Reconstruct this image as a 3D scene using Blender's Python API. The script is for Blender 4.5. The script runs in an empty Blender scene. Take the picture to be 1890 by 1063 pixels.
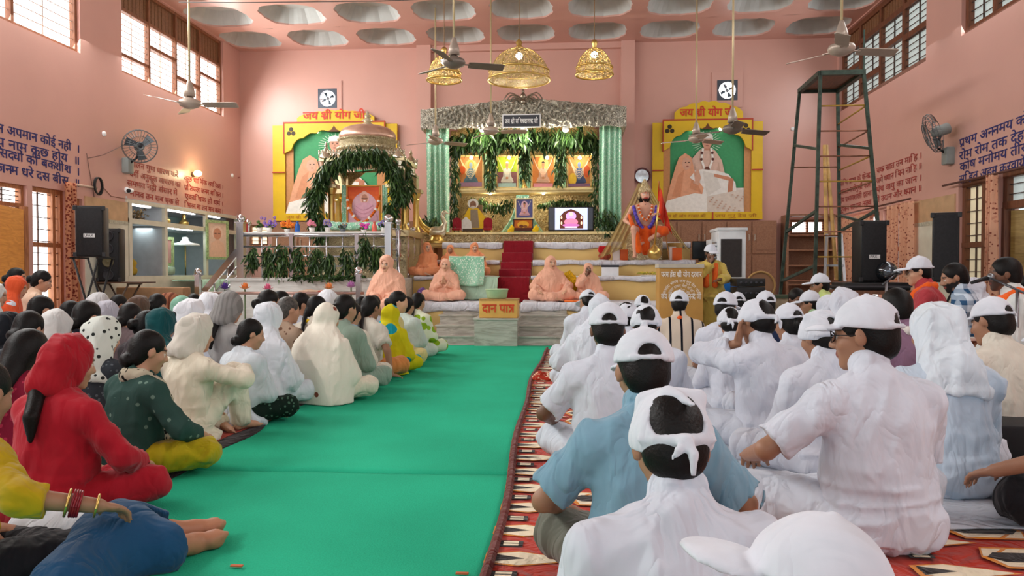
import bpy, bmesh, math, random
import numpy as np
from mathutils import Vector, Matrix, Euler

SC = bpy.context.scene
COL = SC.collection
PI = math.pi
# ------------------------------------------------------------------ camera
F = 1400.0                      # focal length in pixels of the 1890 x 1063 frame
CAMZ = 1.03
YAW, PITCH = math.atan(111 / F), math.atan(31.5 / F)
cam = bpy.data.objects.new('camera', bpy.data.cameras.new('camera'))
COL.objects.link(cam)
cam.data.sensor_width = 36.0
cam.data.lens = 36.0 * F / 1890.0
cam.data.clip_start = 0.05
cam.location = (0, 0, CAMZ)
cam.rotation_euler = (PI / 2 - PITCH, 0, YAW)
SC.camera = cam
# ------------------------------------------------------------------ colour management
SC.view_settings.view_transform = 'Standard'
SC.view_settings.look = 'None'
SC.view_settings.gamma = 1.0
SC.view_settings.exposure = 0.0
SC.view_settings.use_curve_mapping = False
# ------------------------------------------------------------------ sky outside
W = bpy.data.worlds.new('sky'); SC.world = W; W.use_nodes = True
bg = W.node_tree.nodes['Background']
bg.inputs[0].default_value = (0.88, 0.97, 1.0, 1)
bg.inputs[1].default_value = 1.0

def area_light(name, loc, rot, sx, sy, power, color=(1, 1, 1)):
    l = bpy.data.lights.new(name, 'AREA'); l.shape = 'RECTANGLE'; l.size = sx; l.size_y = sy
    l.energy = power; l.color = color
    o = bpy.data.objects.new(name, l); COL.objects.link(o)
    o.location = loc; o.rotation_euler = rot
    return o

XL, XR, YB, ZC = -6.95, 5.2, 15.5, 5.62     # side walls, back wall, ceiling
YN = -5.0                                     # the hall runs on behind the camera
# daylight that comes in at the windows of both long walls (each lamp fills one window bay); the unseen rear is left open, with an added fill lamp
for (wy, ww) in ((9.0, 3.0), (12.9, 3.4), (4.5, 3.4), (0.5, 3.4)):
    area_light('daylight_left', (XL + .12, wy, 4.55), (0, math.radians(-62), 0), 1.3, ww, 185, (.95, 1, .98))
for (wy, ww) in ((9.6, 2.6), (13.0, 3.2), (4.5, 3.4), (0.5, 3.4)):
    area_light('daylight_right', (XR - .12, wy, 4.55), (0, math.radians(62), 0), 1.3, ww, 55, (.93, .99, 1))
area_light('rear_fill', (-.6, YN + .2, 2.7), (math.radians(84), 0, 0), 10.5, 4.4, 70, (.9, .98, 1))

# ------------------------------------------------------------------ pixel -> place
_M = cam.rotation_euler.to_matrix()
CAM = Vector((0, 0, CAMZ))
def ray(px, py): return _M @ Vector(((px - 945) / F, -(py - 531.5) / F, -1))
def at(px, py, Y):
    d = ray(px, py); return CAM + d * (Y / d.y)
def atx(px, py, X):
    d = ray(px, py); return CAM + d * (X / d.x)
def atz(px, py, z):
    d = ray(px, py); return CAM + d * ((z - CAMZ) / d.z)

# ------------------------------------------------------------------ materials
def lin(h):
    if isinstance(h, str):
        h = h.lstrip('#'); c = [int(h[i:i + 2], 16) / 255 for i in (0, 2, 4)]
    else: c = h
    return tuple((x / 12.92 if x <= .04045 else ((x + .055) / 1.055) ** 2.4) for x in c) + (1,)
_mats = {}
class NT:
    def __init__(s, m): s.t = m.node_tree; s.n = s.t.nodes; s.b = s.n['Principled BSDF']
    def add(s, typ, **kw):
        n = s.n.new(typ)
        for k, v in kw.items():
            if k.startswith('i_'): n.inputs[k[2:].replace('_', ' ')].default_value = v
            else: setattr(n, k, v)
        return n
    def l(s, a, b): s.t.links.new(a, b)
    def mix(s, fac, a, b):
        n = s.n.new('ShaderNodeMix'); n.data_type = 'RGBA'
        for v, k in ((fac, 0), (a, 6), (b, 7)):
            if hasattr(v, 'links'): s.l(v, n.inputs[k])
            else: n.inputs[k].default_value = v
        return n.outputs[2]
    def ramp(s, src, pts):
        r = s.n.new('ShaderNodeValToRGB'); e = r.color_ramp.elements
        while len(e) < len(pts): e.new(.5)
        for i, (p, c) in enumerate(pts): e[i].position = p; e[i].color = c if len(c) == 4 else (*c, 1)
        s.l(src, r.inputs[0]); return r.outputs[0]
    def coord(s, scale=(1, 1, 1), kind='Object', rot=(0, 0, 0)):
        c = s.n.new('ShaderNodeTexCoord'); m = s.n.new('ShaderNodeMapping')
        m.inputs['Scale'].default_value = scale; m.inputs['Rotation'].default_value = rot
        s.l(c.outputs[kind], m.inputs[0]); return m.outputs[0]
    def math(s, op, a, b=0.0):
        n = s.n.new('ShaderNodeMath'); n.operation = op
        for v, k in ((a, 0), (b, 1)):
            if hasattr(v, 'links'): s.l(v, n.inputs[k])
            else: n.inputs[k].default_value = v
        return n.outputs[0]
    def bump(s, h, strength=.3, dist=.01):
        b = s.n.new('ShaderNodeBump'); b.inputs['Strength'].default_value = strength; b.inputs['Distance'].default_value = dist
        s.l(h, b.inputs['Height']); s.l(b.outputs[0], s.b.inputs['Normal'])
def newmat(name):
    m = bpy.data.materials.new(name); m.use_nodes = True
    return m, NT(m)
def M(col, rough=.6, metal=0.0, noise=0.06, nscale=6, bump=0.0, bscale=60, emit=0, key='', spec=.35, coat=0):
    """plain surface with slight uneven colour and optional fine grain"""
    k = (col, rough, metal, noise, nscale, bump, bscale, emit, key, spec, coat)
    if k in _mats: return _mats[k]
    m, n = newmat('surface')
    c = lin(col); n.b.inputs['Roughness'].default_value = rough; n.b.inputs['Metallic'].default_value = metal
    n.b.inputs['Specular IOR Level'].default_value = spec
    if coat: n.b.inputs['Coat Weight'].default_value = coat; n.b.inputs['Coat Roughness'].default_value = .08
    if noise:
        t = n.add('ShaderNodeTexNoise', i_Scale=nscale, i_Detail=3.0); n.l(n.coord(), t.inputs['Vector'])
        a = tuple(x * (1 - noise * 1.6) for x in c[:3]) + (1,); b = tuple(min(1, x * (1 + noise)) for x in c[:3]) + (1,)
        n.l(n.ramp(t.outputs[0], ((.3, a), (.7, b))), n.b.inputs['Base Color'])
    else: n.b.inputs['Base Color'].default_value = c
    if bump:
        t = n.add('ShaderNodeTexNoise', i_Scale=bscale, i_Detail=4.0); n.l(n.coord(), t.inputs['Vector'])
        n.bump(t.outputs[0], bump, .01)
    if emit:
        n.b.inputs['Emission Color'].default_value = c; n.b.inputs['Emission Strength'].default_value = emit
    _mats[k] = m; return m
def cloth(col, rough=.85, weave=0.25, key=''):
    k = ('cloth', col, rough, weave, key)
    if k in _mats: return _mats[k]
    m, n = newmat('cloth'); c = lin(col)
    n.b.inputs['Roughness'].default_value = rough; n.b.inputs['Specular IOR Level'].default_value = .15
    n.b.inputs['Sheen Weight'].default_value = .15
    t = n.add('ShaderNodeTexNoise', i_Scale=9.0, i_Detail=5.0, i_Distortion=.6); n.l(n.coord((1, 1, .6)), t.inputs['Vector'])
    n.l(n.ramp(t.outputs[0], ((.3, tuple(x * .9 for x in c[:3]) + (1,)), (.7, c))), n.b.inputs['Base Color'])
    t2 = n.add('ShaderNodeTexNoise', i_Scale=7.0, i_Detail=3.0, i_Roughness=.45, i_Distortion=.8); n.l(n.coord((1, 1, .5)), t2.inputs['Vector'])
    n.bump(n.math('ABSOLUTE', n.math('SUBTRACT', t2.outputs[0], .5)), min(1, weave * 2.6), .09)
    _mats[k] = m; return m
def printed(base, motif, scale=14, size=.3, kind='dots', third=None, rough=.85, key=''):
    """cloth printed with a repeating motif"""
    k = ('print', base, motif, scale, size, kind, third, key)
    if k in _mats: return _mats[k]
    m, n = newmat('printed_cloth'); a, b = lin(base), lin(motif)
    n.b.inputs['Roughness'].default_value = rough; n.b.inputs['Specular IOR Level'].default_value = .15
    co = n.coord()
    if kind == 'dots':
        v = n.add('ShaderNodeTexVoronoi', i_Scale=float(scale)); n.l(co, v.inputs['Vector'])
        f = n.math('LESS_THAN', v.outputs['Distance'], size)
    elif kind == 'blotch':
        v = n.add('ShaderNodeTexNoise', i_Scale=float(scale), i_Detail=3.0, i_Distortion=1.5); n.l(co, v.inputs['Vector'])
        f = n.math('GREATER_THAN', v.outputs[0], .5 + (.5 - size) * .3)
    elif kind == 'stripe':
        s = n.add('ShaderNodeSeparateXYZ'); n.l(co, s.inputs[0])
        f = n.math('LESS_THAN', n.math('FRACT', n.math('MULTIPLY', s.outputs[0], float(scale))), size)
    elif kind == 'check':
        s = n.add('ShaderNodeSeparateXYZ'); n.l(co, s.inputs[0])
        fx = n.math('LESS_THAN', n.math('FRACT', n.math('MULTIPLY', s.outputs[0], float(scale))), size)
        fz = n.math('LESS_THAN', n.math('FRACT', n.math('MULTIPLY', s.outputs[2], float(scale))), size)
        f = n.math('MULTIPLY', n.math('ADD', fx, fz), .5)
    out = n.mix(f, a, b)
    if third:
        v = n.add('ShaderNodeTexVoronoi', i_Scale=float(scale) * .55); n.l(co, v.inputs['Vector'])
        out = n.mix(n.math('LESS_THAN', v.outputs['Distance'], size * .8), out, lin(third))
    n.l(out, n.b.inputs['Base Color'])
    t2 = n.add('ShaderNodeTexNoise', i_Scale=22.0, i_Detail=6.0, i_Distortion=1.2); n.l(n.coord((1, 1, .45)), t2.inputs['Vector'])
    n.bump(t2.outputs[0], .25, .02)
    _mats[k] = m; return m
def wood(col, dark, scale=(1, 1, 8), rough=.5):
    k = ('wood', col, dark, scale)
    if k in _mats: return _mats[k]
    m, n = newmat('wood')
    t = n.add('ShaderNodeTexNoise', i_Scale=3.0, i_Detail=6.0, i_Distortion=2.0)
    n.l(n.coord(tuple(8 / s for s in scale)), t.inputs['Vector'])
    n.l(n.ramp(t.outputs[0], ((.3, lin(dark)), (.65, lin(col)))), n.b.inputs['Base Color'])
    n.b.inputs['Roughness'].default_value = rough
    n.bump(t.outputs[0], .1, .005)
    _mats[k] = m; return m
def carved(hi, lo, scale=9, metal=.8, rough=.35, key=''):
    """embossed metal sheet: curling relief, its hollows coloured darker"""
    k = ('carved', hi, lo, scale, metal, key)
    if k in _mats: return _mats[k]
    m, n = newmat('embossed_metal')
    w = n.add('ShaderNodeTexNoise', i_Scale=float(scale), i_Detail=1.5, i_Distortion=2.6); n.l(n.coord(), w.inputs['Vector'])
    f = n.math('FRACT', n.math('MULTIPLY', w.outputs[0], 7.0))
    g = n.math('ABSOLUTE', n.math('SUBTRACT', f, .5))
    n.l(n.ramp(g, ((.06, lin(lo)), (.2, lin(hi)))), n.b.inputs['Base Color'])
    n.b.inputs['Metallic'].default_value = metal; n.b.inputs['Roughness'].default_value = rough
    n.bump(g, .9, .03)
    _mats[k] = m; return m
STEEL = M('#c9c9cc', .18, 1.0, .03)
GOLD = M('#d8b668', .3, .9, .08, 12)
BLACK = M('#141416', .45, 0, .05)
WHITE = M('#f0f0f0', .5)

# ------------------------------------------------------------------ object helpers
def tag(o, label, cat, group=None, kind=None):
    if label: o['label'] = label
    if cat: o['category'] = cat
    if group: o['group'] = group
    if kind: o['kind'] = kind
    return o
def empty(name, loc, label=None, cat=None, group=None, kind=None):
    o = bpy.data.objects.new(name, None); COL.objects.link(o); o.location = loc; o.empty_display_size = .1
    return tag(o, label, cat, group, kind)
def wloc(o):
    v = Vector((0, 0, 0))
    while o is not None: v = v + o.location; o = o.parent
    return v
def raw(name, V, Fc, mats, parent=None, smooth=False, midx=None, colors=None):
    """one mesh object from world-space vertices; faces may be ragged lists or an (n,4) array"""
    V = np.asarray(V, dtype=np.float64).reshape(-1, 3)
    if parent is not None: org = np.array(wloc(parent))
    else:
        lo, hi = V.min(0), V.max(0); org = np.array(((lo[0] + hi[0]) / 2, (lo[1] + hi[1]) / 2, lo[2]))
    me = bpy.data.meshes.new(name)
    L = V - org
    if isinstance(Fc, np.ndarray):
        me.vertices.add(len(L)); me.vertices.foreach_set('co', L.astype(np.float32).ravel())
        nf = len(Fc); k = Fc.shape[1]
        me.loops.add(nf * k); me.loops.foreach_set('vertex_index', Fc.astype(np.int32).ravel())
        me.polygons.add(nf); me.polygons.foreach_set('loop_start', np.arange(0, nf * k, k, dtype=np.int32))
        me.update(calc_edges=True); me.validate()
    else:
        me.from_pydata(L.tolist(), [], Fc)
    if not isinstance(mats, (list, tuple)): mats = [mats]
    for m in mats: me.materials.append(m)
    if midx is not None: me.polygons.foreach_set('material_index', np.asarray(midx, dtype=np.int32))
    if smooth: me.polygons.foreach_set('use_smooth', np.ones(len(me.polygons), dtype=bool))
    if colors is not None:
        a = me.color_attributes.new('tint', 'FLOAT_COLOR', 'POINT'); a.data.foreach_set('color', colors.astype(np.float32).ravel())
    me.update()
    o = bpy.data.objects.new(name, me); COL.objects.link(o)
    if parent is not None: o.parent = parent
    else: o.location = org
    return o
def frame(d, up=Vector((0, 0, 1))):
    d = Vector(d).normalized()
    if abs(d.dot(up)) > .98: up = Vector((0, 1, 0))
    x = d.cross(up).normalized(); return x, x.cross(d).normalized(), d     # side, up, along
class MB:
    """collects shapes, then links them as ONE mesh object"""
    def __init__(s): s.v = []; s.f = []; s.m = []; s.cur = 0
    def add(s, V, Fc):
        b = len(s.v); s.v.extend([tuple(p) for p in V]); s.f.extend([tuple(b + i for i in q) for q in Fc]); s.m.extend([s.cur] * len(Fc)); return s
    def box(s, x0, y0, z0, x1, y1, z1, bev=0):
        x0, x1 = min(x0, x1), max(x0, x1); y0, y1 = min(y0, y1), max(y0, y1); z0, z1 = min(z0, z1), max(z0, z1)
        if bev:
            c = Vector(((x0 + x1) / 2, (y0 + y1) / 2, (z0 + z1) / 2)); h = ((x1 - x0) / 2, (y1 - y0) / 2, (z1 - z0) / 2)
            return s.bevbox(c, h, bev)
        V = [(x, y, z) for z in (z0, z1) for y in (y0, y1) for x in (x0, x1)]
        return s.add(V, [(0, 2, 3, 1), (4, 5, 7, 6), (0, 1, 5, 4), (2, 6, 7, 3), (0, 4, 6, 2), (1, 3, 7, 5)])
    def bevbox(s, c, h, b, R=None):
        bm = bmesh.new(); bmesh.ops.create_cube(bm, size=2)
        for v in bm.verts: v.co = Vector((v.co.x * h[0], v.co.y * h[1], v.co.z * h[2]))
        bmesh.ops.bevel(bm, geom=list(bm.edges), offset=min(b, min(h) * .9), segments=2, affect='EDGES', profile=.5)
        if R is not None: bmesh.ops.transform(bm, matrix=R.to_4x4(), verts=bm.verts)
        bm.verts.index_update()
        s.add([v.co + Vector(c) for v in bm.verts], [[v.index for v in f.verts] for f in bm.faces]); bm.free(); return s
    def bar(s, p, q, w, h=None, up=Vector((0, 0, 1))):
        h = h or w; x, u, d = frame(Vector(q) - Vector(p), up); V = []
        for c in (Vector(p), Vector(q)):
            for a, b in ((-1, -1), (1, -1), (1, 1), (-1, 1)): V.append(c + x * a * w / 2 + u * b * h / 2)
        return s.add(V, [(3, 2, 1, 0), (4, 5, 6, 7), (0, 1, 5, 4), (1, 2, 6, 5), (2, 3, 7, 6), (3, 0, 4, 7)])
    def tube(s, pts, r, n=8, cap=True):
        pts = [Vector(p) for p in pts]; k = len(pts); rs = r if isinstance(r, (list, tuple)) else [r] * k; V = []; Fc = []
        px = None
        for i, p in enumerate(pts):
            d = (pts[min(i + 1, k - 1)] - pts[max(i - 1, 0)])
            if d.length < 1e-9: d = Vector((0, 0, 1))
            x, u, d = frame(d)
            if px is not None:
                x = (px - d * px.dot(d)); x = x.normalized() if x.length > 1e-6 else frame(d)[0]; u = x.cross(d)
            px = x
            for j in range(n):
                a = 2 * PI * j / n; V.append(p + (x * math.cos(a) + u * math.sin(a)) * rs[i])
        for i in range(k - 1):
            for j in range(n): Fc.append((i * n + j, i * n + (j + 1) % n, (i + 1) * n + (j + 1) % n, (i + 1) * n + j))
        if cap: Fc.append(tuple(range(n - 1, -1, -1))); Fc.append(tuple((k - 1) * n + j for j in range(n)))
        return s.add(V, Fc)
    def lathe(s, c, prof, n=24, axis=(0, 0, 1), a0=0, a1=2 * PI, flute=0):
        """prof: list of (radius, height along the axis)"""
        x, u, d = frame(axis); c = Vector(c); V = []; Fc = []; full = abs(a1 - a0 - 2 * PI) < 1e-6; m = n if full else n + 1
        for (r, h) in prof:
            for j in range(m):
                a = a0 + (a1 - a0) * j / n; rr = r * (1 + flute * (j % 2)) ; V.append(c + d * h + (x * math.cos(a) + u * math.sin(a)) * rr)
        for i in range(len(prof) - 1):
            for j in range(n): Fc.append((i * m + j, i * m + (j + 1) % m, (i + 1) * m + (j + 1) % m, (i + 1) * m + j))
        if full and prof[0][0] > 1e-5 and abs(prof[0][1] - prof[1][1]) > 1e-6: Fc.append(tuple(range(m - 1, -1, -1)))
        if full and prof[-1][0] > 1e-5 and abs(prof[-1][1] - prof[-2][1]) > 1e-6: Fc.append(tuple((len(prof) - 1) * m + j for j in range(m)))
        return s.add(V, Fc)
    def ball(s, c, r, n=12, sq=(1, 1, 1)):
        k = max(5, n // 2); V = []; Fc = []; c = Vector(c)
        for i in range(k + 1):
            t = PI * i / k
            for j in range(n): a = 2 * PI * j / n; V.append(c + Vector((math.sin(t) * math.cos(a) * r * sq[0], math.sin(t) * math.sin(a) * r * sq[1], -math.cos(t) * r * sq[2])))
        for i in range(k):
            for j in range(n): Fc.append((i * n + j, i * n + (j + 1) % n, (i + 1) * n + (j + 1) % n, (i + 1) * n + j))
        return s.add(V, Fc)
    def prism(s, poly, o, u, v, depth):
        """poly: 2-D outline in (u, v) from origin o, thickened by depth along -normal"""
        o, u, v = Vector(o), Vector(u), Vector(v); nrm = u.cross(v).normalized(); k = len(poly)
        A = [o + u * a + v * b for a, b in poly]; B = [p - nrm * depth for p in A]
        return s.add(A + B, [tuple(range(k)), tuple(range(2 * k - 1, k - 1, -1))] + [(i, k + i, k + (i + 1) % k, (i + 1) % k) for i in range(k)])
    def grid(s, fn, nu, nv, thick=0):
        V = [fn(i / nu, j / nv) for j in range(nv + 1) for i in range(nu + 1)]; w = nu + 1
        Fc = [(j * w + i, j * w + i + 1, (j + 1) * w + i + 1, (j + 1) * w + i) for j in range(nv) for i in range(nu)]
        return s.add(V, Fc)
    def build(s, name, mats, parent=None, smooth=False, label=None, cat=None, group=None, kind=None, auto=False):
        o = raw(name, s.v, s.f, mats, parent, smooth, s.m if isinstance(mats, (list, tuple)) else None)
        if auto:
            bm = bmesh.new(); bm.from_mesh(o.data)
            bmesh.ops.recalc_face_normals(bm, faces=bm.faces); bm.to_mesh(o.data); bm.free()
        if smooth == 'auto':
            o.data.set_sharp_from_angle(angle=math.radians(38))
        return tag(o, label, cat, group, kind)
def thicken(o, t):
    m = o.modifiers.new('thickness', 'SOLIDIFY'); m.thickness = t; m.offset = 0; return o
def clone(o, loc=None, rz=None, label=None, group=None, parent=None):
    c = o.copy(); COL.objects.link(c)
    if parent is not None: c.parent = parent
    for ch in o.children: clone(ch, parent=c)
    if loc is not None: c.location = loc
    if rz is not None: c.rotation_euler = (0, 0, rz)
    if label: c['label'] = label
    if group: c['group'] = group
    return c
# ================================================================== the room
rnd = random.Random(7)
PINK = '#d2a194'
def wallmat(col):
    m, n = newmat('painted_plaster'); c = lin(col)
    t = n.add('ShaderNodeTexNoise', i_Scale=.7, i_Detail=6.0); n.l(n.coord(), t.inputs['Vector'])
    n.l(n.ramp(t.outputs[0], ((.3, tuple(x * .93 for x in c[:3]) + (1,)), (.7, tuple(min(1, x * 1.04) for x in c[:3]) + (1,)))), n.b.inputs['Base Color'])
    n.b.inputs['Roughness'].default_value = .32; n.b.inputs['Specular IOR Level'].default_value = .4
    t2 = n.add('ShaderNodeTexNoise', i_Scale=3.0, i_Detail=4.0); n.l(n.coord(), t2.inputs['Vector'])
    n.bump(t2.outputs[0], .12, .03)
    return m
WALL = wallmat(PINK)
WHITEW = M('#d6d2cc', .7, 0, .05)
def holed(u0, u1, v0, v1, holes):
    """rectangle cut into rectangles around holes (a, b, c, d) = u0, u1, v0, v1"""
    us = sorted({u0, u1, *[h[0] for h in holes], *[h[1] for h in holes]}); vs = sorted({v0, v1, *[h[2] for h in holes], *[h[3] for h in holes]})
    us = [u for u in us if u0 <= u <= u1]; vs = [v for v in vs if v0 <= v <= v1]; out = []
    for i in range(len(us) - 1):
        for j in range(len(vs) - 1):
            cu, cv = (us[i] + us[i + 1]) / 2, (vs[j] + vs[j + 1]) / 2
            if not any(h[0] < cu < h[1] and h[2] < cv < h[3] for h in holes): out.append((us[i], us[i + 1], vs[j], vs[j + 1]))
    return out
TW = .24
def side_wall(name, X, sgn, holes):
    mb = MB()
    for (a, b, c, d) in holed(YN, YB + .3, 0, ZC + .4, holes): mb.box(X, a, c, X + sgn * TW, b, d)
    return mb.build(name, WALL, kind='structure')
# openings: (y0, y1, z0, z1)
LW = [(11.3, 14.73, 4.11, 5.6), (6.2, 10.3, 4.11, 5.6), (3.0, 6.0, 4.11, 5.6), (-1.2, 2.2, 4.11, 5.6),
      (6.0, 9.2, 0, 2.12), (9.3, 9.95, .25, 2.13), (10.02, 10.3, .4, 2.05), (11.4, 15.3, .95, 2.12)]
RW = [(11.72, 15.38, 4.13, 5.6), (6.0, 10.7, 4.18, 5.6), (2.2, 5.6, 4.13, 5.6), (-1.2, 1.8, 4.13, 5.6),
      (12.05, 13.2, .3, 2.05), (13.35, 15.2, .3, 2.05), (9.82, 10.72, .3, 2.22), (7.6, 9.75, 0, 2.25)]
wall_left = side_wall('wall_left', XL, -1, LW)
wall_right = side_wall('wall_right', XR, 1, RW)
# back wall with two fan openings and two low windows
xf1, xf2 = at(605, 182, YB), at(1342, 167, YB)
BH = [(xf1.x - .2, xf1.x + .2, xf1.z - .2, xf1.z + .2), (xf2.x - .2, xf2.x + .2, xf2.z - .2, xf2.z + .2),
      (at(455, 0, YB).x, at(492, 0, YB).x, 1.55, 2.0), (at(1462, 0, YB).x, at(1528, 0, YB).x, 1.75, 2.05)]
mb = MB()
for (a, b, c, d) in holed(XL - .3, XR + .3, 0, ZC + .4, BH): mb.box(a, YB, c, b, YB + .3, d)
wall_back = mb.build('wall_back', WALL, kind='structure')
for i, (a, b) in enumerate(((771, 797), (1146, 1171))):
    mb = MB().box(at(a, 0, YB).x, YB - .16, 0, at(b, 0, YB).x, YB, ZC)
    mb.build('trim_%d' % (i + 1), WALL, kind='structure')
MB().box(at(797, 0, YB).x, YB - .1, 5.5, at(1146, 0, YB).x, YB, ZC).build('trim_3', WALL, kind='structure')
# shallow raised panels round the exhaust fans
for i, c in enumerate((xf1, xf2)):
    mb = MB()
    for (a, b, p, q) in holed(c.x - .3, c.x + .3, c.z - .34, c.z + .36, [(c.x - .2, c.x + .2, c.z - .2, c.z + .2)]): mb.box(a, YB - .025, p, b, YB, q)
    mb.build('trim_%d' % (i + 4), WALL, kind='structure')
# floor: grey stone
m, n = newmat('stone_floor')
t = n.add('ShaderNodeTexNoise', i_Scale=2.0, i_Detail=8.0); n.l(n.coord(), t.inputs['Vector'])
n.l(n.ramp(t.outputs[0], ((.3, lin('#8d8a86')), (.7, lin('#b0ada8')))), n.b.inputs['Base Color']); n.b.inputs['Roughness'].default_value = .4
MB().box(XL - .3, YN, -.2, XR + .3, YB + .3, 0).build('floor', m, kind='structure')
# ceiling: pink grid, each cell opening into a white scalloped coffer
mb = MB(); mb.cur = 0
P_ = 1.372; x0 = at(841, 62, 14.75).x; ks = range(-4, 7); SEG = 40
for r in range(0, 11):
    yc = 14.76 - r * 1.385
    for k in ks:
        xc = x0 + k * P_; h = P_ / 2; hy = 1.385 / 2
        outer, inner, top = [], [], []
        for j in range(SEG):
            a = 2 * PI * j / SEG; ca, sa = math.cos(a), math.sin(a)
            t_ = min(h / max(1e-9, abs(ca)), hy / max(1e-9, abs(sa))); outer.append((xc + ca * t_, yc + sa * t_, ZC))
            sup = (abs(ca) ** 2.8 + abs(sa) ** 2.8) ** (-1 / 2.8)
            st = .018 * ((j * 3 // 5) % 2)
            inner.append((xc + ca * sup * (.545 + st), yc + sa * sup * (.545 + st), ZC))
            top.append((xc + ca * sup * (.40 + st), yc + sa * sup * (.40 + st), ZC + .26))
        mb.cur = 0; mb.add(outer + inner, [(j, SEG + j, SEG + (j + 1) % SEG, (j + 1) % SEG) for j in range(SEG)])
        lip = [(x, y, z + .03) for x, y, z in inner]
        mb.add(inner + lip, [(j, SEG + j, SEG + (j + 1) % SEG, (j + 1) % SEG) for j in range(SEG)])
        mb.cur = 1; mb.add(lip + top, [(j, SEG + j, SEG + (j + 1) % SEG, (j + 1) % SEG) for j in range(SEG)] + [tuple(SEG + j for j in range(SEG))])
mb.cur = 0
xa, xb = x0 - 4.5 * P_, x0 + 6.5 * P_
ya, yb = 14.76 - 10.5 * 1.385, 14.76 + .5 * 1.385
mb.box(XL - .3, YN, ZC, xa, YB, ZC + .02) if xa > XL else None
mb.box(xb, YN, ZC, XR + .3, YB, ZC + .02) if xb < XR else None
mb.box(XL, yb, ZC, XR, YB, ZC + .02); mb.box(XL, YN, ZC, XR, ya, ZC + .02)
mb.box(XL - .3, YN, ZC + .42, XR + .3, YB + .3, ZC + .5)
mb.build('ceiling', [WALL, M('#bdbdba', .75, 0, .04)], kind='structure')

# ------------------------------------------------------------------ windows
FRAME = wood('#96603f', '#6f4229'); BOARD = wood('#8a6040', '#6d4a30', (8, 1, 1))
DAY = M('#ffffff', .4, 0, 0, emit=4); DAYSOFT = M('#c4d0ce', .5, 0, .04, 1.5, emit=.42)
ROD = M('#5a4a44', .5, .5, 0); RODL = M('#c8b0a0', .5, 0, 0)  # RODL is paler: washing-out by the window glare put into the colour
wn = [0]
def window(X, s, y0, y1, z0, z1, bays, pane, board=None, trans=(), rods=10, frame=FRAME, fw=.05, mull=True):
    """wall window: s = +1 when the hall lies at larger x"""
    wn[0] += 1
    w = empty('window_%d' % wn[0], (X - s * TW * .5, (y0 + y1) / 2, z0), kind='structure')
    f = MB(); xa, xb = X - s * .17, X - s * .05
    zt = board if board else z1
    f.box(xa, y0, z0, xb, y1, z0 + fw); f.box(xa, y0, z1 - fw, xb, y1, z1)
    if board: f.box(xa + .003, y0 + .001, board - fw / 2, xb - .003, y1 - .001, board + fw / 2)
    ys = [y0 + (y1 - y0) * i / bays for i in range(bays + 1)] if isinstance(bays, int) else bays
    for i, y in enumerate(ys):
        a = y0 if i == 0 else y - fw / 2; b = y1 if i == len(ys) - 1 else y + fw / 2
        if i == 0: b = y0 + fw
        if i == len(ys) - 1: a = y1 - fw
        f.box(xa - .004, a, z0 + .001, xb + .004, b, z1 - .001)
    for i in range(len(ys) - 1):
        if i < len(trans) and trans[i]: zz = z0 + (zt - z0) * trans[i]; f.box(xa + .002, ys[i], zz - fw / 2, xb - .002, ys[i + 1], zz + fw / 2)
    f.build('frame', frame, w)
    MB().box(X - s * .13, y0, z0, X - s * .125, y1, zt).build('pane', pane, w)
    g = MB()
    for i in range(len(ys) - 1):
        if mull: g.box(X - s * .12, (ys[i] + ys[i + 1]) / 2 - .008, z0, X - s * .1, (ys[i] + ys[i + 1]) / 2 + .008, zt)
        for k in range(rods):
            zz = z0 + (zt - z0) * (k + .5) / rods; g.bar((X - s * .09, ys[i], zz), (X - s * .09, ys[i + 1], zz), .011)
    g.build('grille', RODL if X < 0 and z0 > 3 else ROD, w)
    if board:
        b = MB(); b.box(X - s * .12, y0, board, X - s * .1, y1, z1)
        for k in range(int((y1 - y0) / .11)): b.box(X - s * .1, y0 + k * .11 + .005, board + .02, X - s * .09, y0 + k * .11 + .1, z1 - .03)
        b.build('vent_board', BOARD, w)
    return w
window(XL, 1, *LW[0], 4, DAY, 5.12, (.3, .64, .36, .66), 11)
window(XL, 1, *LW[1], [6.2, 7.4, 8.75, 9.05, 10.3], DAY, None, (0, 0, 0, 0), 12)
window(XL, 1, *LW[2], 3, DAY, None, (), 0); window(XL, 1, *LW[3], 3, DAY, None, (), 0)
DARKF = wood('#7c4a30', '#5a321f')
window(XR, -1, *RW[0], 4, DAYSOFT, 5.22, (.55, .62, .34, .66), 11, DARKF, .09)
window(XR, -1, *RW[1], [6, 8, 9.3, 10, 10.7], DAYSOFT, None, (), 12, DARKF, .09)
window(XR, -1, *RW[2], 3, DAY, None, (), 0); window(XR, -1, *RW[3], 3, DAY, None, (), 0)
# lower left: door opening with transom, barred fixed window, narrow window behind the loudspeaker
OR = wood('#b8794d', '#8d5430')
window(XL, 1, 7.4, 9.2, 1.84, 2.12, 3, DAY, None, (), 5, OR, .05)
DIMIN = M('#c9ae98', .6, 0, .25, 3, emit=.5)
window(XL, 1, *LW[5], [9.3, 9.77, 9.95], DAY, None, (.6, .6), 12, OR, .06)
window(XL, 1, *LW[6], 1, DAYSOFT, None, (.5,), 12, OR, .05)
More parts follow.
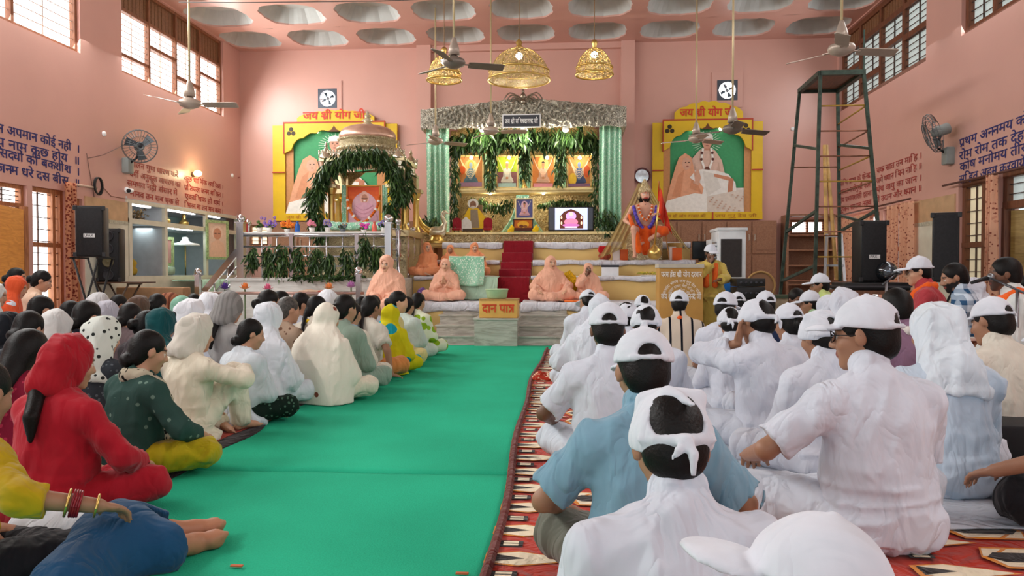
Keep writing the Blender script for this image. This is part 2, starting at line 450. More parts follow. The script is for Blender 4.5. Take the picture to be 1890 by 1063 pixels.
# lower right: window behind the curtains, window by the tall loudspeaker, open doorway with its transom
window(XR, -1, *RW[4], [12.05, 12.5, 13.2], DAY, None, (.62, .62), 12, DARKF, .07)
window(XR, -1, *RW[5], 3, DAY, None, (.6, .6, .6), 10, DARKF, .07)
window(XR, -1, *RW[6], [9.82, 10.2, 10.72], M('#d8c9a8', .6, 0, .2, 2, emit=.45), None, (.56, .56), 12, DARKF, .07)
window(XR, -1, 7.6, 9.75, 1.78, 2.25, 3, DAYSOFT, None, (), 4, DARKF, .09)
def low_window(b, pane):
    wn[0] += 1
    w = empty('window_%d' % wn[0], ((b[0] + b[1]) / 2, YB + .1, b[2]), kind='structure'); f = MB()
    for (p, q, c, d) in holed(b[0], b[1], b[2], b[3], [(b[0] + .05, (b[0] + b[1]) / 2 - .02, b[2] + .05, b[3] - .05), ((b[0] + b[1]) / 2 + .02, b[1] - .05, b[2] + .05, b[3] - .05)]): f.box(p, YB + .05, c, q, YB + .12, d)
    f.build('frame', OR, w); MB().box(b[0], YB + .1, b[2], b[1], YB + .105, b[3]).build('pane', pane, w)
    g = MB()
    for k in range(6): z = b[2] + (b[3] - b[2]) * (k + .5) / 6; g.bar((b[0], YB + .04, z), (b[1], YB + .04, z), .01)
    g.build('grille', ROD, w)
low_window(BH[2], M('#ffe9c8', .5, 0, 0, emit=1.2)); low_window(BH[3], DAY)
# door_1: orange panelled leaf, standing open inward
d = empty('door_1', (XL + .02, 8.2, 0), kind='structure')
def leaf(o, u, w, h, z0, rows, cols, mat_, name='leaf'):
    u = Vector(u).normalized(); nrm = u.cross(Vector((0, 0, 1))); mb = MB(); o = Vector(o)
    def slab(a, b, c, e, t): mb.prism([(a, c), (b, c), (b, e), (a, e)], o + nrm * t, u, (0, 0, 1), .045 if t == 0 else .02)
    slab(0, w, z0, h, 0)
    for i in range(cols):
        for j in range(rows):
            a = w * (i + .14) / cols; b = w * (i + .86) / cols; c = z0 + (h - z0) * (j + .1) / rows; e = z0 + (h - z0) * (j + .9) / rows
            slab(a, b, c, e, .014)
    return mb.build(name, mat_, d)
leaf((XL + .05, 9.0, 0), (.32, -1, 0), 1.0, 1.8, .02, 4, 2, wood('#e8a04a', '#cf8636', (8, 8, 1)))
MB().bar((XL + .06, 9.06, 0), (XL + .06, 9.06, 1.84), .07).build('door_post', OR, d)
MB().bar((XL - .14, 9.2, 0), (XL - .14, 9.2, 2.12), .09).bar((XL - .14, 6.0, 0), (XL - .14, 6.0, 2.12), .09).build('door_frame', OR, d)
d = empty('door_2', (XR + .02, 8.6, 0), kind='structure')
leaf((XR + .1, 9.66, 0), (.5, -1, 0), .9, 1.76, .02, 3, 2, wood('#a98b4c', '#8a6c38', (8, 8, 1)))
MB().bar((XR + .1, 9.75, 0), (XR + .1, 9.75, 1.8), .12).bar((XR + .1, 7.6, 0), (XR + .1, 7.6, 1.8), .12).build('door_frame', DARKF, d)
# ground and a bright yard outside the doors (seen only as glare through the openings)
MB().box(XL - 6, -4, -.25, XL - .3, 16, -.2).build('ground', M('#cfc6b8', .9), kind='structure')

# tiled dado, lower part of both long walls
BEIGE = M('#c9a47e', .35, 0, .12, 5); TILE = M('#dcd9c6', .2, 0, .08, 3); EDGE = M('#b9b7a4', .3, 0, .2, 30)
def dado(name, X, s, spans, z, zb):
    mb = MB()
    for (a, b) in spans:
        mb.cur = 0; mb.box(X, a, zb, X + s * .02, b, z)
        mb.cur = 2; mb.box(X, a, zb - .06, X + s * .024, b, zb)
        mb.cur = 1; mb.box(X, a, 0, X + s * .02, b, zb - .06)
    mb.build(name, [BEIGE, TILE, EDGE], kind='structure')
dado('baseboard_left', XL, 1, ((10.34, 11.38),), 2.1, 1.8)
dado('baseboard_right', XR, -1, ((10.78, 12.0),), 2.08, 1.75)
# showcase recess in the left wall: white frame, shelf, lit from inside
rx = XL - 1.1
sc = empty('trim_6', (XL, 13.3, .95), kind='structure')
mb = MB(); mb.cur = 0
mb.box(rx - .05, 11.4, .9, rx, 15.3, 2.2); mb.cur = 1; mb.box(rx, 11.4, .9, XL, 15.3, .95); mb.box(rx, 11.4, 2.12, XL, 15.3, 2.17)
mb.box(rx, 11.35, .9, XL, 11.4, 2.2); mb.box(rx, 15.3, .9, XL, 15.35, 2.2); mb.box(rx, 11.4, 1.80, XL, 15.3, 1.85); mb.box(rx, 12.45, .9, XL - .03, 12.5, 2.12)
mb.build('showcase_lining', [M('#a9c8c8', .5, 0, .1, 2), M('#c8cdd2', .5)], sc)
mb = MB()
for y in (11.4, 12.45, 13.9, 15.22): mb.box(XL - .03, y, .95, XL + .03, y + .08, 2.12)
mb.box(XL - .027, 11.4, 1.78, XL + .027, 15.3, 1.86); mb.box(XL - .028, 11.36, 2.1, XL + .034, 15.3, 2.15); mb.box(XL, 11.36, .1, XL + .03, 15.3, .95)
mb.build('showcase_frame', M('#d8d2bf', .5), sc)
mb = MB()
for (a, b, z) in ((11.6, 12.2, 2.08), (12.6, 13.7, 2.08), (12.6, 13.6, 1.77), (14.2, 14.7, 2.08)): mb.box(XL - .12, a, z, XL - .08, b, z + .03)
mb.build('tube_light', M('#ffffff', .4, 0, 0, emit=9), sc)
area_light('showcase_light', (XL - .35, 13.1, 1.76), (0, 0, 0), .3, 1.6, 9, (.85, 1, 1))
# brown cupboards along the back wall, left and right of the stage
CUP = wood('#9c7054', '#84593f', (1, 8, 1)); 
def cupboards(name, xa, xb, z0, z1, n, rows, dep, label):
    c = empty(name, ((xa + xb) / 2, YB - dep / 2, z0)); tag(c, label, 'cupboard')
    MB().box(xa, YB - dep, z0, xb, YB - .01, z1).build('carcass', CUP, c)
    hs = M('#d9d4c8', .3, .6, 0)
    for i in range(n):
        for (a, b) in rows:
            p, q = xa + (xb - xa) * i / n + .015, xa + (xb - xa) * (i + 1) / n - .015
            dd = MB().box(p, YB - dep - .02, a, q, YB - dep, b); dd.box(p + .07, YB - dep - .03, a + .07, q - .07, YB - dep - .02, b - .07)
            dd = dd.build('door', CUP, c)
            hx = q - .04 if i % 2 == 0 else p + .04; zc = (a + b) / 2
            MB().tube([(hx, YB - dep - .02, zc - .06), (hx, YB - dep - .055, zc - .05), (hx, YB - dep - .055, zc + .05), (hx, YB - dep - .02, zc + .06)], .008, 6).build('handle', hs, dd)
    return c
zt = at(600, 409, YB - .4).z
cupboards('cupboard', at(497, 0, YB - .4).x, at(800, 0, YB - .4).x, .6, zt, 6, ((.65, 1.2), (1.23, zt - .03)), .35, 'long brown wooden cupboard along the back wall behind the domed shrine')
cupboards('cupboard', at(1160, 0, YB - .4).x, at(1438, 0, YB - .4).x, 0, zt - .02, 6, ((.1, 1.33), (1.37, zt - .04)), .35, 'tall brown wooden cupboard on the back wall behind the white air cooler')
# open shelf unit under the low window on the right
xa, xb = at(1452, 0, YB - .3).x, at(1546, 0, YB - .3).x
s_ = empty('shelf_unit', ((xa + xb) / 2, YB - .2, 0), 'brown open wooden shelf unit below the bright low window behind the scaffold', 'shelf')
mb = MB(); mb.box(xa, YB - .4, 0, xa + .05, YB - .02, 2.12); mb.box(xb - .05, YB - .4, 0, xb, YB - .02, 2.12); mb.box(xa, YB - .06, 0, xb, YB - .02, 1.7); mb.build('carcass', CUP, s_)
for z in (.35, .75, 1.12, 1.42, 1.7, 2.1): MB().box(xa + .05, YB - .4, z, xb - .05, YB - .06, z + .03).build('shelf', CUP, s_)
# ================================================================== smooth bodies: distance fields turned into meshes
f32 = np.float32
def A3(p): return np.array(p, dtype=f32)
def cone(a, b, r1, r2):
    a, b = A3(a), A3(b); ba = b - a; bb = float(ba @ ba) + 1e-12
    def f(P):
        h = np.clip(((P - a) @ ba) / bb, 0, 1)
        q = P - a - h[:, None] * ba
        return np.sqrt((q * q).sum(1)) - (r1 + h * (r2 - r1))
    return f
def chain(pts, rs):
    fs = [cone(pts[i], pts[i + 1], rs[i], rs[i + 1]) for i in range(len(pts) - 1)]
    def f(P):
        d = fs[0](P)
        for g in fs[1:]: d = np.minimum(d, g(P))
        return d
    return f
def ell(c, r, R=None):
    c = A3(c); r = A3(r); Rm = None if R is None else np.array(R, dtype=f32)
    def f(P):
        q = P - c
        if Rm is not None: q = q @ Rm          # into the ellipsoid's own axes
        k0 = np.sqrt(((q / r) ** 2).sum(1)); k1 = np.sqrt(((q / (r * r)) ** 2).sum(1))
        return k0 * (k0 - 1) / np.maximum(k1, 1e-6)
    return f
def rbox(c, h, rad, R=None):
    c = A3(c); h = A3(h) - rad; Rm = None if R is None else np.array(R, dtype=f32)
    def f(P):
        q = P - c
        if Rm is not None: q = q @ Rm
        q = np.abs(q) - h
        return np.sqrt((np.maximum(q, 0) ** 2).sum(1)) + np.minimum(q.max(1), 0) - rad
    return f
def plane(p, nrm):                               # solid on the side against the normal
    p = A3(p); nrm = A3(nrm) / np.linalg.norm(nrm)
    return lambda P: (P - p) @ nrm
def smin(a, b, k):
    if k <= 0: return np.minimum(a, b)
    h = np.clip(.5 + .5 * (b - a) / k, 0, 1); return b * (1 - h) + a * h - k * h * (1 - h)
class S:
    """a solid: primitives joined, cut and limited in order"""
    def __init__(s): s.ops = []; s.lo = A3((9, 9, 9)); s.hi = -s.lo; s.rip = []
    def u(s, f, k=.03): s.ops.append(('u', f, k)); return s
    def cut(s, f, k=.01): s.ops.append(('c', f, k)); return s
    def only(s, f, k=.01): s.ops.append(('i', f, k)); return s
    def shell(s, t): s.ops.append(('h', t, 0)); return s
    def folds(s, amp, freq=(9, 9, 16), seed=0, region=None): s.rip.append((amp, freq, seed, region)); return s
    def __call__(s, P):
        d = None
        for o, f, k in s.ops:
            if o == 'h': d = np.abs(d + f / 2) - f / 2; continue
            g = f(P)
            if d is None: d = g
            elif o == 'u': d = smin(d, g, k)
            elif o == 'c': d = -smin(-d, g, k)
            else: d = -smin(-d, -g, k)
        for amp, freq, seed, region in s.rip:
            r = np.random.RandomState(seed); q = P * A3(freq); w = np.zeros(len(P), f32)
            ph = r.rand(12) * 6.28; dirs = r.randn(6, 3).astype(f32); dirs /= np.linalg.norm(dirs, axis=1)[:, None]
            wq = .7 * np.sin(q @ dirs[4] * .6 + ph[6])
            for i in range(4):
                t = np.sin(q @ dirs[i] + ph[i] + wq * (1 + .5 * i)); w += (1 - 2 * np.abs(t)) * (.5, .5, .35, .25)[i]
            w = np.maximum(w, -.6) + .6
            if region is not None: w = w * region(P)
            d = d - amp * w
        return d
def surface(f, lo, hi, h):
    """naive surface nets over blocks near the surface"""
    B = 8; lo = A3(lo); hi = A3(hi)
    nb = np.maximum(1, np.ceil((hi - lo) / (B * h)).astype(int)); n = nb * B
    bi = np.stack(np.meshgrid(*[np.arange(k) for k in nb], indexing='ij'), -1).reshape(-1, 3)
    d = f((lo + (bi + .5) * (B * h)).astype(f32))
    keep = np.abs(d) < B * h * .87 * 1.5 + .03
    D = np.empty((nb[0], nb[1], nb[2], B, B, B), f32); D[...] = np.where(d < 0, -1, 1).reshape(*nb)[..., None, None, None]
    g = np.stack(np.meshgrid(*[np.arange(B)] * 3, indexing='ij'), -1).reshape(-1, 3)
    kb = bi[keep]
    for s in range(0, len(kb), 400):
        b = kb[s:s + 400]; P = (lo + (b[:, None, :] * B + g[None]) * h).reshape(-1, 3).astype(f32)
        D[b[:, 0], b[:, 1], b[:, 2]] = f(P).reshape(-1, B, B, B)
    D = D.transpose(0, 3, 1, 4, 2, 5).reshape(*n)
    D[0] = D[-1] = 1; D[:, 0] = D[:, -1] = 1; D[:, :, 0] = D[:, :, -1] = 1
    s = D < 0; c = np.zeros(np.array(s.shape) - 1, np.int8)
    for i in (0, 1):
        for j in (0, 1):
            for k in (0, 1): c += s[i:n[0] - 1 + i, j:n[1] - 1 + j, k:n[2] - 1 + k]
    idx = np.argwhere((c > 0) & (c < 8))
    if len(idx) == 0: return np.zeros((0, 3)), np.zeros((0, 4), int)
    num = -np.ones(c.shape, np.int32); num[tuple(idx.T)] = np.arange(len(idx))
    acc = np.zeros((len(idx), 3), f32); cnt = np.zeros(len(idx), f32)
    for ax in range(3):
        o1, o2 = [a for a in range(3) if a != ax]
        for p in (0, 1):
            for q in (0, 1):
                off = np.zeros(3, int); off[o1] = p; off[o2] = q; A = idx + off; Bc = A.copy(); Bc[:, ax] += 1
                da = D[tuple(A.T)]; db = D[tuple(Bc.T)]; m = (da < 0) != (db < 0)
                t = da[m] / (da[m] - db[m]); pt = off[None].astype(f32).repeat(m.sum(), 0); pt[:, ax] += t
                acc[m] += pt; cnt[m] += 1
    V = lo + (idx + acc / cnt[:, None]) * h
    Q = []
    for ax in range(3):
        o1, o2 = (ax + 1) % 3, (ax + 2) % 3
        sl0 = [slice(None)] * 3; sl1 = [slice(None)] * 3; sl0[ax] = slice(0, -1); sl1[ax] = slice(1, None)
        ch = s[tuple(sl0)] != s[tuple(sl1)]; e = np.argwhere(ch)
        e = e[(e[:, o1] > 0) & (e[:, o2] > 0) & (e[:, o1] < n[o1] - 1) & (e[:, o2] < n[o2] - 1)]
        ins = s[tuple(e.T)]; v = []
        for p, q in ((1, 1), (0, 1), (0, 0), (1, 0)):
            a = e.copy(); a[:, o1] -= p; a[:, o2] -= q; v.append(num[tuple(a.T)])
        v = np.stack(v, 1); v[~ins] = v[~ins][:, ::-1]; Q.append(v)
    Q = np.concatenate(Q); Q = Q[(Q >= 0).all(1)]
    return V, Q
def solid(name, f, lo, hi, h, mats, parent, T=None, colors=None):
    """mesh a field given in a figure's own space, move it by the 4x4 T, link it under parent"""
    V, Q = surface(f, lo, hi, h)
    if len(V) == 0: return None
    col = colors(V) if colors else None
    if T is not None: V = V @ np.array(T)[:3, :3].T + np.array(T)[:3, 3]
    return raw(name, V, Q, mats, parent, True, colors=col)
# ================================================================== people
HAIR = M('#0e0b0a', .5, 0, .25, 40, .25, 120, spec=.22); HAIRG = M('#4a4541', .45, 0, .4, 60, .4, 120)
def skinmat():
    m, n = newmat('skin'); a = n.add('ShaderNodeVertexColor'); a.layer_name = 'tint'
    n.l(a.outputs[0], n.b.inputs['Base Color']); n.b.inputs['Roughness'].default_value = .5
    n.b.inputs['Specular IOR Level'].default_value = .4
    t = n.add('ShaderNodeTexNoise', i_Scale=90.0, i_Detail=3.0); n.l(n.coord(), t.inputs['Vector']); n.bump(t.outputs[0], .12, .004)
    return m
SKINMAT = skinmat()
TONES = {'f': '#bb8c70', 'm': '#a0745a', 'd': '#704c38', 'l': '#d6a788'}
WC = {'w': '#d5dae6', 'b': '#c6d6e6', 'c': '#dad4c6', 'k': '#d4d3d0'}
def rotX(a): c, s = math.cos(a), math.sin(a); return np.array([[1, 0, 0], [0, c, -s], [0, s, c]])
def rotY(a): c, s = math.cos(a), math.sin(a); return np.array([[c, 0, s], [0, 1, 0], [-s, 0, c]])
def rotZ(a): c, s = math.cos(a), math.sin(a); return np.array([[c, -s, 0], [s, c, 0], [0, 0, 1]])
def unit(v): v = np.array(v, float); return v / (np.linalg.norm(v) + 1e-9)
def V3(*a): return np.array(a, float)
def hand(s, w, d, nrm, side, curl=.5, sp=1.0, k=.008):
    """palm and five fingers: w wrist, d pointing direction, nrm the palm's facing, side +1 right / -1 left"""
    d = unit(d); nrm = unit(nrm - d * (d @ nrm)); x = np.cross(d, nrm) * side     # towards the thumb
    R = np.stack([x, d, nrm], 1)
    s.u(ell(w + d * .048, (.040, .052, .017), R), .012)
    for i, (o, L) in enumerate(((.029, .068), (.010, .078), (-.010, .072), (-.028, .056))):
        b = w + d * .088 + x * o; a1 = .45 * curl + .12 * i * curl
        d1 = unit(d * math.cos(a1) + nrm * math.sin(a1) + x * o * 2.2 * sp); p1 = b + d1 * L * .5
        a2 = a1 + 1.0 * curl; d2 = unit(d * math.cos(a2) + nrm * math.sin(a2) + x * o * 1.2 * sp); p2 = p1 + d2 * L * .5
        s.u(cone(b, p1, .0098, .0088), k).u(cone(p1, p2, .0086, .0070), .004)
    t0 = w + d * .025 + x * .03; t1 = t0 + unit(d * .6 + x * .75 + nrm * .25) * .045; t2 = t1 + unit(d * .9 + x * .2 + nrm * (.3 + .4 * curl)) * .032
    s.u(cone(t0, t1, .0145, .0105), .012).u(cone(t1, t2, .0105, .008), .004)
def foot(s, ank, d, up, side):
    d = unit(d); up = unit(up - d * (up @ d)); x = np.cross(d, up) * side
    s.u(ell(ank - up * .025 - d * .03, (.03, .035, .032), np.stack([x, d, up], 1)), .02)
    s.u(cone(ank - up * .012, ank + d * .125 - up * .035, .034, .026), .02)
    for i, o in enumerate((-.030, -.012, .003, .016, .028)):
        b = ank + d * .135 - up * .04 - x * o; L = (.045, .036, .032, .028, .022)[i]
        s.u(cone(b, b + d * L, (.013, .0095, .009, .0085, .008)[i], .0075), .008)

HS = 1.09
def scaled(f, c, k=HS): c = A3(c); return lambda P: k * f((c + (P - c) / k).astype(f32))
class Pose:
    """joints of a seated (or standing) figure in its own space: faces +y, seat or sole on z = 0, sitting height about 0.86"""
    def __init__(s, lean=.12, head=(0, .1, 0), legs='cross', arms=('lap', 'lap'), wide=1.0, slump=0.0, twist=0.0, fat=0.0):
        s.wide, s.fat = wide, fat
        base = {'cross': .0, 'knees': 0, 'side': 0, 'edge': .42, 'stand': .86, 'kneel': .12}[legs]
        R = rotX(-lean); Rz = rotZ(twist); o = V3(0, 0, base + .09)
        def up(p, extra=0): return o + Rz @ (rotX(-lean - extra) @ (np.array(p, float) - V3(0, 0, .09)))
        s.base = base; s.pel = o; s.R = Rz @ rotX(-lean - slump * .6)
        s.belly = up((0, .02, .24)); s.chest = up((0, 0, .42), slump * .3)
        s.neck = up((0, -.005, .575), slump * .6)
        hy, hp, hr = head
        nk = s.neck + s.R @ V3(0, .012, .05)
        s.HR = Rz @ rotX(-lean * .5 - slump * .5) @ rotZ(hy) @ rotX(-hp) @ rotY(hr)
        s.head = nk + Rz @ rotX(-lean * .6 - slump * .6 - hp * .6) @ V3(0, .022, .112)
        s.top = s.head + V3(0, -.01, .118 * HS)
        w = wide; s.sh = {}; s.el = {}; s.wr = {}; s.hd = {}; s.hn = {}
        s.hip = {}; s.kn = {}; s.an = {}; s.ft = {}; s.fu = {}
        for e in (1, -1):
            s.sh[e] = s.neck + s.R @ V3(e * .172 * w, -.008, -.078)
        for e in (1, -1):
            a = arms[0 if e == -1 else 1]
            sh = s.sh[e]; Z = lambda *p: o + Rz @ np.array(p, float) - V3(0, 0, .09)
            if not isinstance(a, str):                  # explicit wrist place (figure space) with optional elbow
                wr = np.array(a[:3], float); hd = None
            elif a == 'lap': wr = Z(e * .09, .30, .17)
            elif a == 'knee': wr = Z(e * .27, .33, .20)
            elif a == 'ankle': wr = Z(e * .10, .36, .13)
            elif a == 'floor': wr = Z(e * .36, -.02, .05)
            elif a == 'namaste': wr = s.chest + s.R @ V3(e * .022, .22, -.02)
            elif a == 'mouth': wr = s.head + s.HR @ V3(e * .05, .13, -.13)
            elif a == 'cheek': wr = s.head + s.HR @ V3(e * .10, .07, -.12)
            elif a == 'down': wr = sh + V3(e * .05, .02, -.50)
            elif a == 'fwd': wr = Z(e * .13, .42, .30)
            elif a == 'hug': wr = Z(e * .03, .42, .40)
            s.wr[e] = wr
            L1, L2 = .27, .245; v = wr - sh; D = min(np.linalg.norm(v), (L1 + L2) * .999); dv = unit(v)
            if np.linalg.norm(v) > D: wr = s.wr[e] = sh + dv * D
            ca = (L1 * L1 + D * D - L2 * L2) / (2 * L1 * D); h = L1 * math.sqrt(max(0, 1 - ca * ca))
            pole = V3(e * .9, -.55, -.5) if a not in ('namaste', 'mouth', 'cheek') else V3(e * .9, -.1, -.9)
            pole = Rz @ pole; pole = unit(pole - dv * (pole @ dv))
            s.el[e] = sh + dv * L1 * ca + pole * h
            if isinstance(a, (tuple, list)) and len(a) >= 6: s.el[e] = np.array(a[3:6], float)
            fd = unit(s.wr[e] - s.el[e])
            if a == 'namaste': s.hd[e] = unit(s.R @ V3(-e * .05, .35, 1)); s.hn[e] = s.R @ V3(-e, 0, 0)
            elif a in ('mouth', 'cheek'): s.hd[e] = unit(V3(-e * .2, .1, 1)); s.hn[e] = V3(-e * .6, -.8, 0)
            elif a == 'floor': s.hd[e] = unit(V3(e * .5, .6, -.15)); s.hn[e] = V3(0, 0, -1)
            elif a == 'down': s.hd[e] = V3(0, .05, -1); s.hn[e] = V3(-e, 0, 0)
            elif a == 'hug': s.hd[e] = unit(V3(-e, .4, -.2)); s.hn[e] = V3(0, -1, -.2)
            else: s.hd[e] = unit(fd * .7 + V3(-e * .45, .35, -.15)); s.hn[e] = V3(0, 0, -1)
            hp_ = s.hip[e] = o + V3(e * .095, .02, 0)
            K = {}
            if legs == 'cross':
                s.kn[e] = V3(e * (.36 if w > .99 else .28), .27 if w > .99 else .30, base + .12); s.an[e] = V3(-e * .07, .37 + .04 * (e > 0), base + .065)
                s.ft[e] = unit(V3(-e * .95, -.15, -.1)); s.fu[e] = V3(0, .6, .8)
            elif legs == 'knees':
                s.kn[e] = V3(e * .13, .36, .42); s.an[e] = V3(e * .12, .43, .06); s.ft[e] = V3(e * .1, 1, 0); s.fu[e] = V3(0, 0, 1)
                if e == -1: s.kn[e] = V3(-.36, .27, .12); s.an[e] = V3(.0, .36, .06); s.ft[e] = unit(V3(.95, -.1, -.1)); s.fu[e] = V3(0, .6, .8)
            elif legs == 'side':
                s.kn[e] = V3(.18 + .1 * e, .38, .11); s.an[e] = V3(.42 + .06 * e, .12 + .07 * e, .06); s.ft[e] = unit(V3(.7, -.6, 0)); s.fu[e] = V3(.3, .3, .9)
            elif legs == 'kneel':
                s.kn[e] = V3(e * .12, .38, .08); s.an[e] = V3(e * .10, -.08, .07); s.ft[e] = V3(0, -1, -.1); s.fu[e] = V3(0, .2, -1)
            elif legs == 'edge':
                s.kn[e] = V3(e * .15, .40, base + .08); s.an[e] = V3(e * .12, .38, .09); s.ft[e] = V3(e * .15, 1, 0); s.fu[e] = V3(0, 0, 1)
            else:
                s.kn[e] = V3(e * .10, .04, .48); s.an[e] = V3(e * .10, 0, .09); s.ft[e] = V3(e * .2, 1, 0); s.fu[e] = V3(0, 0, 1)

def feature_tint(p, tone, face):
    """skin, lips, brows, eyes and beard as the colours the person has there"""
    sk = np.array(lin(TONES[tone])[:3]); lip = np.array(lin('#8e4a42')[:3]) * (1.0 if tone != 'd' else .7); dk = np.array(lin('#17110e')[:3]); wh = np.array(lin('#d8d2ca')[:3])
    def f(Vv):
        q = (Vv - p.head) @ p.HR / HS; c = np.tile(np.append(sk, 1), (len(Vv), 1))
        def put(mask, col): c[mask, :3] = col
        x, y, z = np.abs(q[:, 0]), q[:, 1], q[:, 2]; fr = (y > .04) & (np.abs(z) < .14)
        if face.get('beard'): put(fr & (z < -.035) & (z > -.14) & ~((x < .02) & (z > -.062) & (z < -.048)) | ((y > -.01) & (z < -.03) & (z > -.12) & (x > .045) & (x < .09)), np.array(lin(face['beard'])[:3]))
        put(fr & (y > .07) & (x < .024) & (z > -.066) & (z < -.048), lip)
        if face.get('moustache'): put(fr & (y > .075) & (x < .032) & (z > -.05) & (z < -.038), dk)
        put(fr & (x > .014) & (x < .052) & (z > .022) & (z < .031), dk * 1.5)
        put(fr & (x > .018) & (x < .046) & (z > -.003) & (z < .009), wh)
        put(fr & (x > .026) & (x < .038) & (z > -.004) & (z < .010), dk)
        if face.get('bindi'): put(fr & (x < .006) & (z > .032) & (z < .046), np.array(lin('#8a1c1c')[:3]))
        if face.get('tilak'): put(fr & (x < .03) & (z > .036) & (z < .05), np.array(lin('#e8b8a0')[:3]))
        return c
    return f
def body_field(p, hands=True, feet=True):
    s = S(); w, ft = p.wide, p.fat; R = p.R; b0 = p.base
    s.u(ell(p.pel + V3(0, 0, .0), (.155 + ft * .5, .115 + ft * .3, .10)), .02)
    s.u(ell(p.belly, (.135 + ft, .10 + ft, .15), R), .06)
    s.u(ell(p.chest, (.15 * w, .098 + ft * .4, .16), R), .06)
    s.u(cone(p.sh[1], p.sh[-1], .05, .05), .05)
    s.u(cone(p.neck - R @ V3(0, 0, .03), p.head + p.HR @ V3(0, -.022, -.05), .056, .050), .04)
    for e in (1, -1):
        s.u(cone(p.neck + R @ V3(0, -.01, .02), p.sh[e] + R @ V3(0, -.01, .0), .042, .045), .03)
        s.u(cone(p.sh[e], p.el[e], .048, .037), .03); s.u(cone(p.el[e], p.wr[e], .038, .026), .012)
        s.u(cone(p.hip[e], p.kn[e], .078, .055), .04); s.u(cone(p.kn[e], p.an[e], .053, .034), .02)
        if feet: foot(s, p.an[e], p.ft[e], p.fu[e], e)
    H = p.head; Q = p.HR
    s, body = S(), s
    s.u(ell(H + Q @ V3(0, -.012, .028), (.074, .092, .088), Q), .02)
    s.u(ell(H + Q @ V3(0, .032, -.040), (.056, .056, .062), Q), .035)
    s.u(ell(H + Q @ V3(0, .062, -.094), (.024, .020, .017), Q), .03)
    s.u(cone(H + Q @ V3(0, .084, .016), H + Q @ V3(0, .104, -.024), .008, .0125), .014)
    s.u(cone(H + Q @ V3(-.013, .094, -.027), H + Q @ V3(.013, .094, -.027), .009, .009), .008)
    s.u(cone(H + Q @ V3(-.034, .077, .026), H + Q @ V3(.034, .077, .026), .009, .009), .016)
    s.u(ell(H + Q @ V3(0, .085, -.057), (.021, .009, .009), Q), .01)
    for e in (1, -1):
        s.cut(ell(H + Q @ V3(e * .033, .094, .004), (.017, .016, .011), Q), .016)
        s.u(ell(H + Q @ V3(e * .032, .070, .003), (.0135, .0135, .012), Q), .004)
        s.u(ell(H + Q @ V3(e * .043, .055, -.024), (.022, .022, .022), Q), .02)
        s.u(ell(H + Q @ V3(e * .077, -.008, -.002), (.009, .020, .032), Q @ rotZ(-e * .35)), .008)
    s, head = body, s; s.u(scaled(head, H), .025)
    if hands:
        for e in (1, -1): hand(s, p.wr[e], p.hd[e], p.hn[e], e, .55)
    return s
def bounds(p, m=.16):
    P = [p.head, p.pel, p.chest] + [q for dct in (p.sh, p.el, p.wr, p.kn, p.an) for q in dct.values()] + [p.an[e] + p.ft[e] * .2 for e in (1, -1)] + [p.wr[e] + p.hd[e] * .2 for e in (1, -1)]
    P = np.array(P); lo = P.min(0) - m; hi = P.max(0) + m; lo[2] = max(lo[2], -.06); return lo, hi
def floor_cut(s, z=-.0): return s.cut(lambda P: P[:, 2] - z, .004)
def torso_cloth(p, t=.022, k=.06, long=True, skirt=.0):
    s = S(); w, ft, R = p.wide, p.fat, p.R
    s.u(ell(p.chest, (.158 * w + t, .105 + ft * .4 + t, .17), R), .05)
    s.u(ell(p.belly, (.160 + ft + t, .112 + ft + t, .17), R), .08)
    s.u(ell(p.pel + V3(0, -.005, .0), (.178 + ft * .5 + t, .135 + ft * .3 + t, .11)), .07)
    s.u(cone(p.sh[1], p.sh[-1], .05 + t * .5, .05 + t * .5), .05)
    for e in (1, -1): s.u(cone(p.neck + R @ V3(0, -.014, .012), p.sh[e] + R @ V3(0, -.006, .004), .044 + t * .5, .043 + t * .5), .05)
    if skirt: s.u(ell(p.pel + V3(0, .02, -.075), (.22 + skirt, .20 + skirt, .065)), .06)
    return s
def sleeves(p, s, length=1.0, t=.014, flare=0.0, e_only=None):
    for e in (1, -1):
        if e_only and e != e_only: continue
        a, b, c = p.sh[e], p.el[e], p.wr[e]
        if length <= 1.0: q = a + (b - a) * length; s.u(cone(a, q, .044 + t, .046 + t * 1.7 + flare), .045)
        else:
            s.u(cone(a, b, .044 + t, .043 + t), .045); q = b + (c - b) * (length - 1); s.u(cone(b, q, .043 + t, .036 + t + flare), .02)
    for e in (1, -1):
        if e_only and e != e_only: continue
        a, b, c = p.sh[e], p.el[e], p.wr[e]
        q, d = (a + (b - a) * length, b - a) if length <= 1 else (b + (c - b) * (length - 1), c - b)
        d = unit(d)
        s.cut(lambda P, q=q, d=d: np.maximum(-((P - q) @ A3(d)), np.sqrt(((P - q) ** 2).sum(1)) - .1), .004)
    return s
def neck_cut(p, s, r=.064, low=0.0):
    n0 = A3(p.neck + p.R @ V3(0, .01, .028 - low)); ax = A3(p.R[:, 2]); nn = A3(p.R @ V3(0, -.45, -.9))
    def f(P):
        q = P - n0; t = q @ ax; rad = np.sqrt(np.maximum((q * q).sum(1) - t * t, 0))
        return np.maximum(q @ nn, rad - r)
    return s.cut(f, .008)
def collar(p, s):
    R = p.R; n = p.neck; c = S().u(cone(n + R @ V3(0, -.012, -.035), n + R @ V3(0, .004, .058), .092, .067)).cut(lambda P: (A3(n + R @ V3(0, 0, .046)) - P) @ A3(R @ V3(0, -.5, -.87)), .004)
    return s.u(c, .006)
